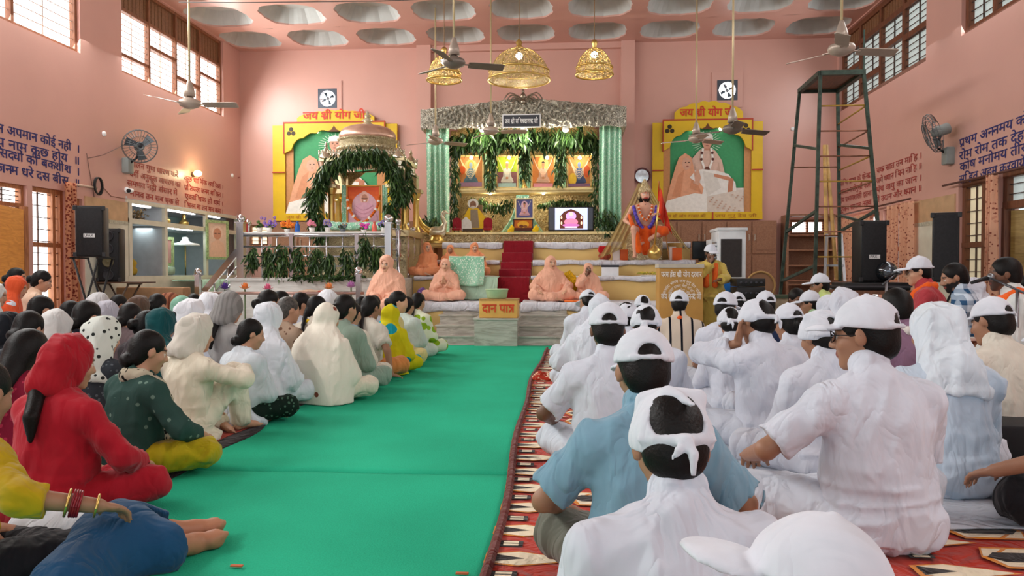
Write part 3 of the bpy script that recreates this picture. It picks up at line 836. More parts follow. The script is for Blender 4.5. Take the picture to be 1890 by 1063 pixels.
def trousers(p, t=.018, skirt=0):
    s = S(); s.u(ell(p.pel + V3(0, .0, -.01), (.165 + p.fat * .5 + t, .125 + t + p.fat * .3, .10)), .02)
    for e in (1, -1):
        s.u(cone(p.hip[e], p.kn[e], .085 + t, .060 + t), .05); q = p.kn[e] + (p.an[e] - p.kn[e]) * .9
        s.u(cone(p.kn[e], q, .058 + t, .042 + t * 1.3), .03)
    return s
def hair_field(p, style, seed=0):
    H, Q = p.head, p.HR; s = S()
    s.u(ell(H + Q @ V3(0, -.018, .034), (.081, .096, .092), Q), .02)
    short = style in ('short', 'bald')
    s.u(ell(H + Q @ V3(0, -.058, -.03 if not short else -.025), (.066, .052, .072 if not short else .058), Q), .03)
    s.cut(ell(H + Q @ V3(0, .095, -.035), (.070, .085, .098), Q), .01)
    for e in (1, -1): s.cut(ell(H + Q @ V3(e * .088, .012, -.03), (.022, .04, .05), Q), .01)
    if style == 'bald': s.cut(ell(H + Q @ V3(0, .02, .12), (.055, .085, .05), Q), .01)
    back = lambda y, z, x=0: H + Q @ V3(x, y, z)
    if style == 'bun': s.u(ell(back(-.128, -.02), (.046, .036, .046), Q), .012)
    if style == 'lowbun': s.u(ell(back(-.105, -.07), (.05, .036, .042), Q), .012)
    if style in ('pony', 'braid', 'loose'):
        a = back(-.10, -.02); b = a + V3(0, -.045, -.09); c = p.chest + p.R @ V3(.03, -.155, .08); d = p.belly + p.R @ V3(.05, -.17, .06)
        if style == 'pony': s.u(chain([a, b, c, (c + d) / 2], [.028, .034, .032, .012]), .02)
        elif style == 'braid':
            pts = [a, b, c, d]; P = []; rr = []
            for i in range(22):
                t = i / 21 * 3; k = min(2, int(t)); P.append(pts[k] + (pts[k + 1] - pts[k]) * (t - k)); rr.append((.026 if i % 3 else .019) * (1 - .35 * i / 21))
            s.u(chain(P, rr), .008)
        else:
            s.u(chain([back(-.05, 0), p.neck + p.R @ V3(0, -.075, .0), p.chest + p.R @ V3(0, -.135, .1), p.chest + p.R @ V3(0, -.15, -.04)], [.075, .07, .06, .03]), .05)
    s.folds(.0022, (40, 40, 22), seed + 3)
    return s
def cap_parts(p, h, tm, par, T, back='strap', hat=None):
    """baseball cap: panelled crown with an opening and strap at the back, curved peak, button"""
    H, Q = p.head, p.HR; mt = hat or cloth('#dadfe9', weave=.12)
    C = H + Q @ V3(0, -.012, .022); s = S()
    s.u(ell(C + Q @ V3(0, -.002, .006), (.093, .107, .112), Q), .02)
    s.cut(lambda P: (P - A3(C + Q @ V3(0, 0, .008))) @ A3(Q @ V3(0, -.10, 1)), .006)      # below the rim
    s.shell(.012) if False else None
    opening = ell(C + Q @ V3(0, -.115, .012), (.042, .06, .047), Q)
    s.cut(opening, .004)
    s.u(cone(C + Q @ V3(-.055, -.088, .012), C + Q @ V3(0, -.111, .010), .008, .0085), .004).u(cone(C + Q @ V3(0, -.111, .010), C + Q @ V3(.055, -.088, .012), .0085, .008), .004)
    pk = S(); pk.u(ell(C + Q @ V3(0, .125, .006), (.086, .080, .020), Q), .01)
    pk.cut(ell(C + Q @ V3(0, .12, -.016), (.12, .13, .026), Q), .004)
    s.u(pk, .006); s.u(ell(C + Q @ V3(0, -.004, .117), (.011, .011, .007), Q), .003)
    s.folds(.0016, (30, 30, 24), int(abs(H[0]) * 100) % 50)
    s.rip.append((.0018, (1, 1, 1), -1, None)) if False else None
    lo, hi = H - .24, H + .24
    return solid('cap', scaled(s, H), lo, hi, h, mt, par, T)
def kerchief(p, h, par, T, mat_, opening=(.0, .058), seed=0, tails=True, full=False, peak=False):
    """cotton kerchief tied round the head, knot and tails behind, hair showing through the gap at the back"""
    H, Q = p.head, p.HR; s = S(); C = H + Q @ V3(0, -.012, .03)
    s.u(ell(C, (.088, .102, .098), Q), .02)
    s.u(ell(C + Q @ V3(0, .0, -.012), (.092, .106, .06), Q), .02)
    s.cut(lambda P: (P - A3(C + Q @ V3(0, 0, -.038))) @ A3(Q @ V3(0, -.22, 1)), .008)
    if not full:
        ox, ow = opening
        s.cut(ell(C + Q @ V3(ox, -.10, .022), (ow, .062, .062), Q @ rotY(.35)), .006)
        s.u(cone(C + Q @ V3(-.075, -.062, -.022), C + Q @ V3(.0, -.112, -.03), .011, .012), .004).u(cone(C + Q @ V3(.0, -.112, -.03), C + Q @ V3(.075, -.062, -.022), .012, .011), .004)
    if peak: s.u(cone(C + Q @ V3(-.06, .0, .078), C + Q @ V3(.06, -.03, .078), .014, .016), .03).u(cone(C + Q @ V3(-.01, -.05, .082), C + Q @ V3(.03, -.105, .045), .014, .006), .02)
    if tails:
        k = C + Q @ V3(.004, -.122, -.034); s.u(ell(k, (.016, .013, .014), Q), .006)
        s.u(chain([k, k + Q @ V3(.012, -.012, -.03), k + Q @ V3(.01, -.008, -.065)], [.008, .011, .005]), .005).u(chain([k, k + Q @ V3(-.016, -.01, -.022), k + Q @ V3(-.03, -.006, -.04)], [.007, .010, .004]), .005)
    s.folds(.0035, (26, 26, 34), seed)
    return solid('kerchief', scaled(s, H), H - .22, H + .22, h, mat_, par, T)
def veil(p, h, par, T, mat_, length='back', seed=0, name='head_scarf', gap=0.0):
    """scarf laid over the head; falls to the neck, the shoulders or down the back"""
    H, Q, R = p.head, p.HR, p.R; s = S()
    s.u(ell(H + Q @ V3(0, -.022, .024), (.096, .112, .110), Q), .02)
    def sq(f, c, k=.74):                          # flatten front to back
        c = A3(c); y = A3(R[:, 1])
        return lambda P: k * f((P + np.outer((P - c) @ y * (1 / k - 1), y)).astype(f32))
    nb = p.neck + R @ V3(0, -.05, 0)
    if length == 'neck':
        s.u(cone(H + Q @ V3(0, -.04, -.03), nb + R @ V3(0, 0, .0), .092, .105), .03)
        s.u(sq(cone(nb + R @ V3(0, .02, .02), p.chest + R @ V3(0, -.02, .07), .10, .175), p.chest), .05)
        s.cut(lambda P: (P - A3(p.chest + R @ V3(0, 0, .045))) @ A3(R @ V3(.12, 0, 1)), .008)
    elif length == 'short':
        s.u(cone(H + Q @ V3(0, -.04, .0), H + Q @ V3(.0, -.072, -.105), .092, .094), .03)
        s.cut(lambda P: (P - A3(H + Q @ V3(0, -.05, -.135))) @ A3(Q @ V3(.1, -.15, 1)), .01)
    else:
        w, ft = p.wide, p.fat; mid = p.belly + R @ V3(0, -.01, .02)
        s.u(sq(cone(H + Q @ V3(0, -.03, -.06), p.chest + R @ V3(0, -.012, .05), .084, .20 * w), p.chest), .03)
        s.u(sq(cone(p.chest + R @ V3(0, -.012, .05), mid, .20 * w, .225 * w + ft), p.belly), .05)
        if length == 'long':
            s.u(sq(cone(mid, p.pel + V3(0, -.005, -.02), .225 * w + ft, .27 + ft), p.belly, .8), .06)
            for e in (1, -1): s.u(cone(p.sh[e], p.el[e] * .9 + p.sh[e] * .1, .07, .085), .06)
        else:
            for e in (1, -1): s.u(cone(p.sh[e], p.el[e] * .7 + p.sh[e] * .3, .066, .075), .05)
            s.cut(lambda P: (P - A3(p.belly + R @ V3(0, 0, -.12))) @ A3(R @ V3(.2, .15, 1)), .01)
    s.cut(ell(H + Q @ V3(0, .115, -.018), (.066 + gap, .088, .10 + gap), Q), .012)
    s.folds(.011, (26, 26, 13), seed); s.folds(.004, (60, 60, 36), seed + 4)
    lo, hi = bounds(p, .2); lo[2] = max(lo[2], p.base - .02)
    return solid(name, scaled(s, H), lo, hi, h, mat_, par, T)
def add_glasses(p, par, T):
    H, Q = p.head, p.HR; mb = MB(); X = lambda x, y, z: Vector((np.array(T)[:3, :3] @ (H + Q @ V3(x, y, z) * HS) + np.array(T)[:3, 3]).tolist()); k = np.linalg.norm(np.array(T)[:3, 0])
    for e in (1, -1):
        ring = [X(e * .034 + .025 * math.cos(a), .098 - .008 * abs(math.cos(a)), .004 + .019 * math.sin(a)) for a in [2 * PI * i / 14 for i in range(15)]]
        mb.tube(ring, .0022 * k, 5, False); mb.tube([X(e * .058, .09, .008), X(e * .082, .05, .008), X(e * .084, -.01, .006)], .002 * k, 5)
    mb.tube([X(-.01, .1, .008), X(0, .103, .011), X(.01, .1, .008)], .002 * k, 5)
    return mb.build('glasses', M('#1a1616', .3, 0, 0), par, True)
PEOPLE = []; SCALES = []
def person(label, px, py, Y, face=0, z0=.02, pose=None, top='shirt', topm=None, sleeve=.85, tm=None, head='hair', headm=None, hair='short', hairm=None, tone='m', h=.014, feats=None, skirt=.0, extra=None, group=None, size=None, hands=True, kop=None, seed=None, xy=None, gap=0.0, vlen='back'):
    p = Pose(**(pose or {})); sd = seed if seed is not None else (int(px) * 7 + int(py)) % 97
    tgt = at(px, py, Y); a = math.radians(face); Rf = rotZ(a)
    topz = p.top[2] + (.012 if head != 'hair' else 0)
    k = size or (tgt.z - z0) / topz
    if size: z0 = tgt.z - topz * k
    SCALES.append((round(k, 2), label[:40]))
    t2 = Rf @ (p.top * k); org = V3(tgt.x - t2[0], tgt.y - t2[1], z0)
    if xy is not None: org[0], org[1] = xy
    T = np.eye(4); T[:3, :3] = Rf * k; T[:3, 3] = org
    e = empty('person', tuple(org), label, 'person', group); hh = h / k
    lo, hi = bounds(p)
    feats = feats or {}
    fl = lambda s: floor_cut(s, -.004)
    solid('body', fl(body_field(p, hands)), lo, hi, hh, SKINMAT, e, T, feature_tint(p, tone, feats))
    topm = topm or cloth(WC['w'])
    if top == 'robe':                             # one long loose garment
        s = torso_cloth(p, .03, skirt=.05); sleeves(p, s, 1.85, .02, .02)
        for q in (1, -1): s.u(cone(p.hip[q], p.kn[q], .12, .095), .08).u(cone(p.kn[q], p.kn[q] + (p.an[q] - p.kn[q]) * (1.0 if p.base > .1 else .8), .09, .085), .06)
        if p.base > .5: s.u(cone(p.pel, V3(0, .02, .25), .17, .2), .08)
        neck_cut(p, s); s.folds(.010, (30, 30, 15), sd); s.folds(.004, (60, 60, 40), sd + 1)
        solid('robe', fl(s), lo, hi, hh, topm, e, T)
    else:
        s = torso_cloth(p, .022 if top != 'kurta' else .028, skirt=skirt)
        sleeves(p, s, sleeve, .016)
        if top != 'shirt' or head == 'hood': neck_cut(p, s, low=.012)
        s.folds(.010, (26, 26, 13), sd); s.folds(.012, (9, 9, 44), sd + 5, lambda P: np.clip((p.base + .34 - P[:, 2]) / .2, 0, 1)); s.folds(.003, (56, 56, 40), sd + 2)
        if top == 'shirt' and head != 'hood': collar(p, s)
        solid(top, fl(s), lo, hi, hh, topm, e, T)
        if tm is not False:
            s = trousers(p, .024); s.folds(.009, (32, 32, 32), sd + 9)
            solid('trousers', fl(s), lo, hi, hh, tm or topm, e, T)
    hs = min(hh, .0095 / k) if h < .02 else hh * .8
    if head in ('hair', 'cap', 'kerchief', 'veil_hair'):
        solid('hair', scaled(hair_field(p, hair, sd), p.head), *( (p.head - .18, p.head + .18) if hair in ('short', 'bun', 'lowbun', 'bald') else (np.minimum(p.head - .2, p.belly - .28), p.head + .2)), hs, hairm or HAIR, e, T)
    if head == 'cap': cap_parts(p, min(hs, .008), None, e, T, hat=headm)
    if head == 'kerchief': kerchief(p, min(hs, .008), e, T, headm or cloth('#dadfe9', weave=.15), seed=sd, **(kop or {}))
    if head in ('veil', 'veil_hair'): veil(p, hs * 1.1, e, T, headm, vlen, sd, gap=gap)
    if head == 'hood': veil(p, hs * 1.1, e, T, headm or cloth('#d6dbe6'), vlen, sd, 'head_cloth', gap=gap)
    if feats.get('glasses'): add_glasses(p, e, T)
    if extra: extra(e, p, T, hh)
    PEOPLE.append(e); return e, p, T
# ================================================================== stage, shrine and what belongs to the back of the hall
class Art:
    """a flat print: coloured shapes laid on a sheet (one mesh), u to the right, v up, both 0..1"""
    def __init__(s, o, u, v): s.o, s.u, s.v = Vector(o), Vector(u), Vector(v); s.n = s.u.cross(s.v).normalized(); s.mb = MB(); s.mats = []; s.k = 0
    def c(s, col, emit=0):
        m = M(col, .55, 0, .05, 20, emit=emit) if not isinstance(col, bpy.types.Material) else col
        if m not in s.mats: s.mats.append(m)
        s.mb.cur = s.mats.index(m)
    def poly(s, pts, col, emit=0, t=None):
        s.c(col, emit); s.k += 1; z = .0012 * s.k if t is None else t
        s.mb.prism(pts, s.o + s.n * z, s.u, s.v, .0011); return s
    def rect(s, a, b, c, d, col, emit=0): return s.poly([(a, b), (c, b), (c, d), (a, d)], col, emit)
    def ell(s, cx, cy, rx, ry, col, n=20, emit=0, a0=0, a1=2 * PI):
        return s.poly([(cx + rx * math.cos(a0 + (a1 - a0) * i / n), cy + ry * math.sin(a0 + (a1 - a0) * i / n)) for i in range(n)], col, emit)
    def line(s, pts, w, col, asp=1.0):
        for i in range(len(pts) - 1):
            (a, b), (c, d) = pts[i], pts[i + 1]; L = math.hypot(c - a, (d - b)) + 1e-9; nx, ny = -(d - b) / L * w * asp, (c - a) / L * w
            s.poly([(a - nx, b - ny), (c - nx, d - ny), (c + nx, d + ny), (a + nx, b + ny)], col, t=.0012 * (s.k + 1))
        return s
    def build(s, name, parent=None, **kw): return s.mb.build(name, s.mats, parent, **kw)
def quad_at(x0, y0, x1, y1, Y):
    """place of an upright sheet facing the hall: lower-left corner, u vector, v vector"""
    a, b, c = at(x0, y1, Y), at(x1, y1, Y), at(x0, y0, Y)
    return a, Vector((b.x - a.x, 0, 0)), Vector((0, 0, c.z - a.z))
# ---------------------------------------------------------------- Devanagari lettering
_gl = {}
def glyph(ch):
    """triangulated glyph at unit size, with its advance"""
    if ch in _gl: return _gl[ch]
    def mesh_of(t):
        cu = bpy.data.curves.new('t', 'FONT'); cu.body = t; cu.size = 1; cu.resolution_u = 3
        o = bpy.data.objects.new('t', cu); COL.objects.link(o)
        dg = bpy.context.evaluated_depsgraph_get(); dg.update(); me = bpy.data.meshes.new_from_object(o.evaluated_get(dg))
        V = [v.co.copy() for v in me.vertices]; P = [tuple(p.vertices) for p in me.polygons]
        bpy.data.meshes.remove(me); bpy.data.objects.remove(o); bpy.data.curves.remove(cu); return V, P
    V, P = mesh_of(ch) if ch.strip() else ([], [])
    w = lambda t: (lambda X: max(X) - min(X))([v.x for v in mesh_of(t)[0]])
    adv = w('I' + ch + 'I') - w('II')
    if ch in 'ुूृेैंँ़': adv = 0.0
    _gl[ch] = (V, P, adv); return _gl[ch]
MATRA = set('ािीुूृेैोौंँ़')
def deva(text):
    """set Devanagari: the short i before its consonant, joined half letters, the r-stroke"""
    V, Fc = [], []; x = 0.0
    def put(ch, half=False):
        nonlocal x
        g, P, a = glyph(ch); cut = None
        if half:
            top = [v.x for v in g if v.y > .25]; mx = max(v.x for v in g); cut = mx - .12
        b = len(V)
        if cut is not None:
            bm = bmesh.new(); bv = [bm.verts.new(v) for v in g]
            for p in P:
                try: bm.faces.new([bv[i] for i in p])
                except ValueError: pass
            bmesh.ops.bisect_plane(bm, geom=bm.verts[:] + bm.edges[:] + bm.faces[:], plane_co=(cut, 0, 0), plane_no=(1, 0, 0), clear_outer=True)
            bm.verts.index_update(); V.extend([(v.co.x + x, v.co.y) for v in bm.verts]); Fc.extend([tuple(b + v.index for v in f.verts) for f in bm.faces]); bm.free(); x += cut - .02
        else:
            V.extend([(v.x + x, v.y) for v in g]); Fc.extend([tuple(b + i for i in p) for p in P]); x += a
    i = 0; cl = []
    while i < len(text):
        c = text[i]; cluster = [c]; i += 1
        while i < len(text) and text[i] == '्' and i + 1 < len(text): cluster.append(text[i + 1]); i += 2
        mt = []
        while i < len(text) and text[i] in MATRA: mt.append(text[i]); i += 1
        if 'ि' in mt: mt.remove('ि'); put('ि')
        rak = len(cluster) > 1 and cluster[-1] == 'र'
        if rak: cluster = cluster[:-1]
        reph = len(cluster) > 1 and cluster[0] == 'र'
        if reph: cluster = cluster[1:]
        for q in cluster[:-1]: put(q, True)
        if rak and cluster[-1] == 'त':            # joined form: stem with two strokes to the left
            g = glyph('ा')[0]; ty = max(v.y for v in g); th = .085
            for q in ([(0, ty - .075), (.56, ty - .075), (.56, ty), (0, ty)], [(.40, 0), (.40 + th, 0), (.40 + th, ty), (.40, ty)], [(.08, ty * .66), (.42, ty * .52), (.42, ty * .66), (.10, ty * .78)], [(.42, ty * .50), (.42, ty * .62), (.06, .06), (.12, -.02)]):
                b = len(V); V.extend([(x + a_, c_, .0001 * (1 + b % 7)) for a_, c_ in q]); Fc.append((b, b + 1, b + 2, b + 3))
            x += .56; rak = False
        else: put(cluster[-1])
        if rak:
            b = len(V); xe = x - .1; V.extend([(xe - .06, .30, .00015), (xe + .01, .24, .00015), (xe - .26, -.05, .00015), (xe - .34, .03, .00015)]); Fc.append((b, b + 1, b + 2, b + 3))
        for q in mt: put(q)
        if reph:
            b = len(V); V.extend([(x - .18, .72), (x - .1, .72), (x + .0, .86), (x - .06, .9)]); Fc.append((b, b + 1, b + 2, b + 3))
    return V, Fc, x
def lettering(name, text, o, u, v, height, mat_, parent, width=None, bold=0.0, center=False, off=.003):
    """painted letters: o start of the base line, u along, v up (unit vectors)"""
    V, Fc, w = deva(text); o, u, v = Vector(o), Vector(u).normalized(), Vector(v).normalized(); n_ = u.cross(v)
    sx = (width / w) if width else height; sy = height
    if center: o = o - u * (w * sx / 2)
    P = []; Q = []
    shifts = [(0, 0)] if not bold else [(dx, dy) for dx in (-bold, bold) for dy in (-bold, bold)]
    for si, (dx, dy) in enumerate(shifts):
        b = len(P); P.extend([o + u * ((q[0] + dx) * sx) + v * ((q[1] + dy) * sy) + n_ * (off + .0006 * si + (q[2] if len(q) > 2 else 0)) for q in V]); Q.extend([tuple(b + i for i in f) for f in Fc])
    return raw(name, P, Q, mat_, parent)
# ---------------------------------------------------------------- leaves
LEAF = M('#2f4a22', .42, 0, .5, 30); LEAF2 = M('#45602c', .45, 0, .4, 30); LEAFM = (LEAF, LEAF2)
def leaves(mb, p, n, spread, L=.16, droop=.75, rn=rnd, w=.022, out=(0, -1, 0)):
    for _ in range(n):
        q = Vector(p) + Vector((rn.gauss(0, spread[0]), rn.gauss(0, spread[1]), rn.gauss(0, spread[2])))
        d = Vector((rn.gauss(0, .45), rn.gauss(0, .3), -droop)) + Vector(out) * .25; d.normalize()
        l = L * rn.uniform(.65, 1.15); s_ = d.cross(Vector((rn.gauss(0, 1), rn.gauss(0, 1), rn.gauss(0, .4)))).normalized()
        m1 = q + d * l * .45; nn = s_.cross(d) * .012; t = q + d * l + Vector((0, 0, -.02)); w_ = w * rn.uniform(.7, 1.2)
        mb.cur = 0 if rn.random() < .65 else 1
        mb.add([q, m1 - s_ * w_ + nn, t, m1 + s_ * w_ + nn, m1], [(0, 1, 4), (1, 2, 4), (2, 3, 4), (3, 0, 4)])
def spline(pts, n):
    out = []; k = len(pts) - 1; P = [Vector(p) for p in pts]
    for i in range(n + 1):
        t = i / n * k; j = min(k - 1, int(t)); f = t - j
        p0, p1, p2, p3 = P[max(j - 1, 0)], P[j], P[j + 1], P[min(j + 2, k)]
        out.append(.5 * ((2 * p1) + (p2 - p0) * f + (2 * p0 - 5 * p1 + 4 * p2 - p3) * f * f + (3 * p1 - p0 - 3 * p2 + p3) * f ** 3))
    return out
def garland(name, pts, per_m, spread, label, cat='garland', group=None, L=.16, droop=.75, mats=LEAFM, w=.022):
    mb = MB(); P = spline(pts, max(4, len(pts) * 6)); mb.cur = 0
    mb.tube(P, .006, 5)
    for i in range(len(P) - 1):
        d = (P[i + 1] - P[i]).length; nL = max(1, int(d * per_m + rnd.random()))
        for k in range(nL): leaves(mb, P[i].lerp(P[i + 1], rnd.random()), 1, spread, L, droop, w=w)
    return mb.build(name, list(mats), None, False, label, cat, group)
# ---------------------------------------------------------------- tiers
YEL = M('#e2c079', .5, 0, .06, 2); TCL = cloth('#d9dae3', weave=.4)
MARB = None
def marble(a, b, scale=2.2):
    m, n = newmat('marble'); t = n.add('ShaderNodeTexNoise', i_Scale=float(scale), i_Detail=9.0, i_Distortion=2.4); n.l(n.coord((1, 1, 5)), t.inputs['Vector'])
    n.l(n.ramp(t.outputs[0], ((.32, lin(a)), (.62, lin(b)))), n.b.inputs['Base Color']); n.b.inputs['Roughness'].default_value = .22; return m
MARB = marble('#9b958b', '#c3beb4'); WMARB = marble('#c9c8c2', '#e2e1dc', 1.5)
TX0, TX1 = at(772, 0, 11.3).x, at(1292, 0, 11.3).x
tiers = [(11.3, 0, .52, TX0 - .0, TX1), (12.3, .52, .92, TX0 - .3, TX1 + .15), (12.85, .92, 1.185, TX0 - .05, TX1 + .2), (13.4, 1.185, 1.51, TX0, TX1 + .2)]
mb = MB()
for (y, z0, z1, xa, xb) in tiers: mb.box(xa, y, z0, xb, 15.3, z1 - .005)
stage = mb.build('trim_7', YEL, kind='structure')
st = empty('marble_steps', ((at(797, 0, 10.4).x + at(1045, 0, 10.4).x) / 2, 10.8, 0), 'grey veined marble steps leading from the green carpet up to the stage', 'steps')
sx0, sx1 = at(797, 0, 10.4).x, at(1046, 0, 10.4).x
for i in range(4): MB().box(sx0, 10.42 + .285 * i, .13 * i, sx1, 11.295, .13 * (i + 1) - .02).box(sx0 - .02, 10.4 + .285 * i, .13 * (i + 1) - .02, sx1 + .02, 11.295, .13 * (i + 1) - .001 * (i == 3)).build('step', MARB, st)
pb0, pb1 = at(875, 0, 10.3).x, at(955, 0, 10.3).x
pd = MB().box(pb0, 10.28, 0, pb1, 10.9, .36).box(pb0 - .015, 10.26, .36, pb1 + .015, 10.9, .385); pd.build('pedestal', MARB, None, label='grey marble pedestal block carrying the yellow donation box', cat='pedestal')
db = empty('donation_box', ((pb0 + pb1) / 2 + .03, 10.5, .385), 'yellow donation box with orange lettering on the marble pedestal', 'box')
c, z = at(884, 0, 10.33), .385
bx0, bx1 = at(884, 0, 10.33).x, at(955, 0, 10.33).x
MB().box(bx0, 10.32, .386, bx1, 10.72, .64, .008).build('board', M('#e0b05c', .45, 0, .05), db, smooth='auto')
MB().box(bx0 - .004, 10.315, .625, bx1 + .004, 10.725, .645).build('lid', M('#b5854a', .5), db)
lettering('lettering', 'दान पात्र', ((bx0 + bx1) / 2, 10.315, .465), (1, 0, 0), (0, 0, 1), .17, M('#d4421c', .5), db, width=.44, bold=.018, center=True, off=.004)
# basket
bk = empty('basket', tuple(at(917, 552, 10.5)[:2]) + (.646,), 'pale green ribbed plastic basket on top of the donation box', 'basket')
mb = MB(); prof = [(.12, 0), (.135, .02), (.15, .11), (.158, .13), (.15, .132), (.143, .11), (.125, .02)]
mb.lathe(bk.location, prof, 56, flute=.035); mb.build('bowl', M('#a9c79a', .5), bk, True)
mb = MB(); mb.tube([bk.location + Vector((.157 * math.cos(a), .157 * math.sin(a), .128)) for a in [2 * PI * i / 32 for i in range(33)]], .008, 6, False); mb.build('rim', M('#c4dcb4', .5), bk, True)
# white quilted cloths along the front of each tier
def edge_cloth(y, z, xa, xb, dep, hang, label, th=.035, seed=1):
    rn = random.Random(seed); ph = [rn.uniform(0, 6) for _ in range(6)]
    def fn(a, b):
        x = xa + (xb - xa) * a; wob = .012 * math.sin(x * 5 + ph[0]) + .007 * math.sin(x * 13 + ph[1])
        if b < .62: return (x, y + dep - (dep + .03) * b / .62, z + th + .006 * math.sin(x * 9 + b * 11 + ph[2]) + .004 * math.sin(x * 23 + b * 5))
        t = (b - .62) / .38; return (x, y - .03 - .022 * math.sin(t * PI) - .012 * math.sin(x * 17 + ph[3]) * t, z + th - t * (hang + wob + th))
    mb = MB(); mb.grid(fn, 90, 14); o = mb.build('stage_cloth', TCL, None, True, label, 'cloth', 'white cloths on the stage tiers'); thicken(o, .012); return o
rc0, rc1 = at(929, 0, 13.3).x, at(984, 0, 13.3).x
edge_cloth(11.3, .52, TX0 + .02, pb0 + .1, .95, .10, 'white mattress cloth on the lowest stage tier left of the donation box', seed=1)
edge_cloth(11.3, .52, pb1 - .02, TX1 - .1, .95, .09, 'white mattress cloth on the lowest stage tier right of the donation box', seed=2)
edge_cloth(12.3, .92, TX0 - .28, rc0 - .02, .5, .03, 'white cloth on the second tier left of the red stairs', .02, seed=3)
edge_cloth(12.3, .92, rc1 + .02, TX1 + .1, .5, .05, 'white cloth on the second tier right of the red stairs', .02, seed=4)
edge_cloth(12.85, 1.185, TX0 - .03, rc0 - .02, .5, .05, 'white cloth on the third tier left of the red stairs', .02, seed=5)
edge_cloth(12.85, 1.185, rc1 + .02, TX1 + .2, .5, .06, 'white cloth on the third tier right of the red stairs', .02, seed=6)
edge_cloth(13.4, 1.51, TX0, rc0 - .02, .45, .08, 'white cloth on the top tier left of the red stairs', .02, seed=7)
edge_cloth(13.4, 1.51, rc1 + .02, TX1 + .2, .45, .09, 'white cloth on the top tier right of the red stairs', .02, seed=8)
# red carpeted stairs
RED = cloth('#8e1a28', key='carpet')
rs = empty('red_stairs', ((rc0 + rc1) / 2, 12.8, .52), 'narrow stairs covered in dark red carpet at the middle of the stage', 'stairs')
for i, (y, z) in enumerate(((12.12, .935), (12.45, 1.06), (12.75, 1.18), (13.0, 1.345), (13.28, 1.56))):
    MB().box(rc0, y, .53, rc1, 13.4 if i < 4 else 13.88, z, .015).build('stair_tread', RED, rs, smooth='auto')
MB().box(rc0 - .22, 11.75, .545, rc0 - .02, 12.25, .6, .02).build('carpet_roll', RED, rs, smooth='auto')
# ---------------------------------------------------------------- altar
GOLDC = carved('#efdcae', '#a07a3c', 7, .2, .42); SILV = carved('#ddd7c6', '#5f5648', 5.5, .3, .4); GOLDP = M('#e6cd92', .35, .3, .1, 10)
al = empty('altar', (at(967, 0, 14.5).x, 14.4, 1.51), 'gold carved altar cabinet with a pillared upper gallery against the back wall', 'altar')
ax0, ax1 = at(780, 0, 13.9).x, at(1150, 0, 13.9).x
MB().box(ax0, 13.92, 1.5, ax1, 15.25, 1.74).build('base', GOLDP, al)
def relief(fx0, fx1, y, z0, z1, name, mat_, parent, nu, nv, amp, top=None, bot=None, seed=0):
    """embossed panel: a real relief of scrolls, optional shaped upper and lower edges"""
    rn = random.Random(seed); C = [(rn.uniform(fx0, fx1), rn.uniform(z0, z1), rn.choice((-1, 1)), rn.uniform(5, 9)) for _ in range(int((fx1 - fx0) * (z1 - z0) * 28) + 6)]
    def fn(a, b):
        x = fx0 + (fx1 - fx0) * a; zt = z1 if top is None else top(x); zb = z0 if bot is None else bot(x); z = zb + (zt - zb) * b
        best = min(C, key=lambda c: (c[0] - x) ** 2 + (c[1] - z) ** 2); dx, dz = x - best[0], z - best[1]; r = math.hypot(dx, dz)
        hgt = math.sin(best[2] * math.atan2(dz, dx) * 2 + r * 70)
        e = min(1, 8 * min(a, 1 - a), 6 * min(b, 1 - b))
        return (x, y - .02 - amp * (hgt * .5 + .5) * e, z)
    mb = MB(); mb.grid(fn, nu, nv); o = mb.build(name, mat_, parent, True); thicken(o, .03); o.modifiers[-1].offset = -1; return o
relief(ax0, ax1, 13.93, 1.555, 1.70, 'carved_band', GOLDC, al, 260, 12, .028, seed=3)
MB().box(ax0 - .02, 13.86, 1.70, ax1 + .02, 14.3, 1.745).build('ledge', GOLDP, al)
g0, g1 = at(838, 0, 14.7).x, at(1098, 0, 14.7).x
zsh, ztop = at(967, 352, 14.6).z, at(967, 240, 14.6).z
MB().box(g0, 15.1, 1.745, g1, 15.2, ztop + .3).build('back_panel', GOLDC, al)
relief(g0, g1, 15.1, 1.75, zsh - .04, 'carved_back', GOLDC, al, 160, 40, .03, seed=8)
MB().box(g0 - .05, 14.55, zsh - .04, g1 + .05, 15.1, zsh + .0).box(g0 - .08, 14.5, zsh, g1 + .08, 15.1, zsh + .04).build('gallery_shelf', GOLDP, al)
for x in (g0, g1): MB().box(x - .05, 14.6, 1.745, x + .05, 15.1, ztop).build('side_post', GOLDC, al)
for px in (839, 903, 968, 1034, 1096):
    x = at(px, 0, 14.65).x; z0 = zsh + .04
    mb = MB(); mb.lathe((x, 14.65, z0), [(.06, 0), (.06, .04), (.04, .06), (.035, .12), (.05, .16), (.035, .2), (.032, .62), (.05, .66), (.035, .7), (.06, .76), (.06, .8)], 14); mb.build('pillar', GOLD, al, 'auto')
for a, b in ((839, 903), (903, 968), (968, 1034), (1034, 1096)):
    xa, xb = at(a, 0, 14.65).x + .05, at(b, 0, 14.65).x - .05; pts = []
    for i in range(17): t = i / 16; pts.append((xa + (xb - xa) * t, zsh + .70 + .10 * math.sin(PI * t) ** .6 + .015 * abs(math.sin(PI * t * 5))))
    pts += [(xb, zsh + .92), (xa, zsh + .92)]
    MB().prism(pts, (0, 14.63, 0), (1, 0, 0), (0, 0, 1), -.04).build('arch', GOLDP, al)
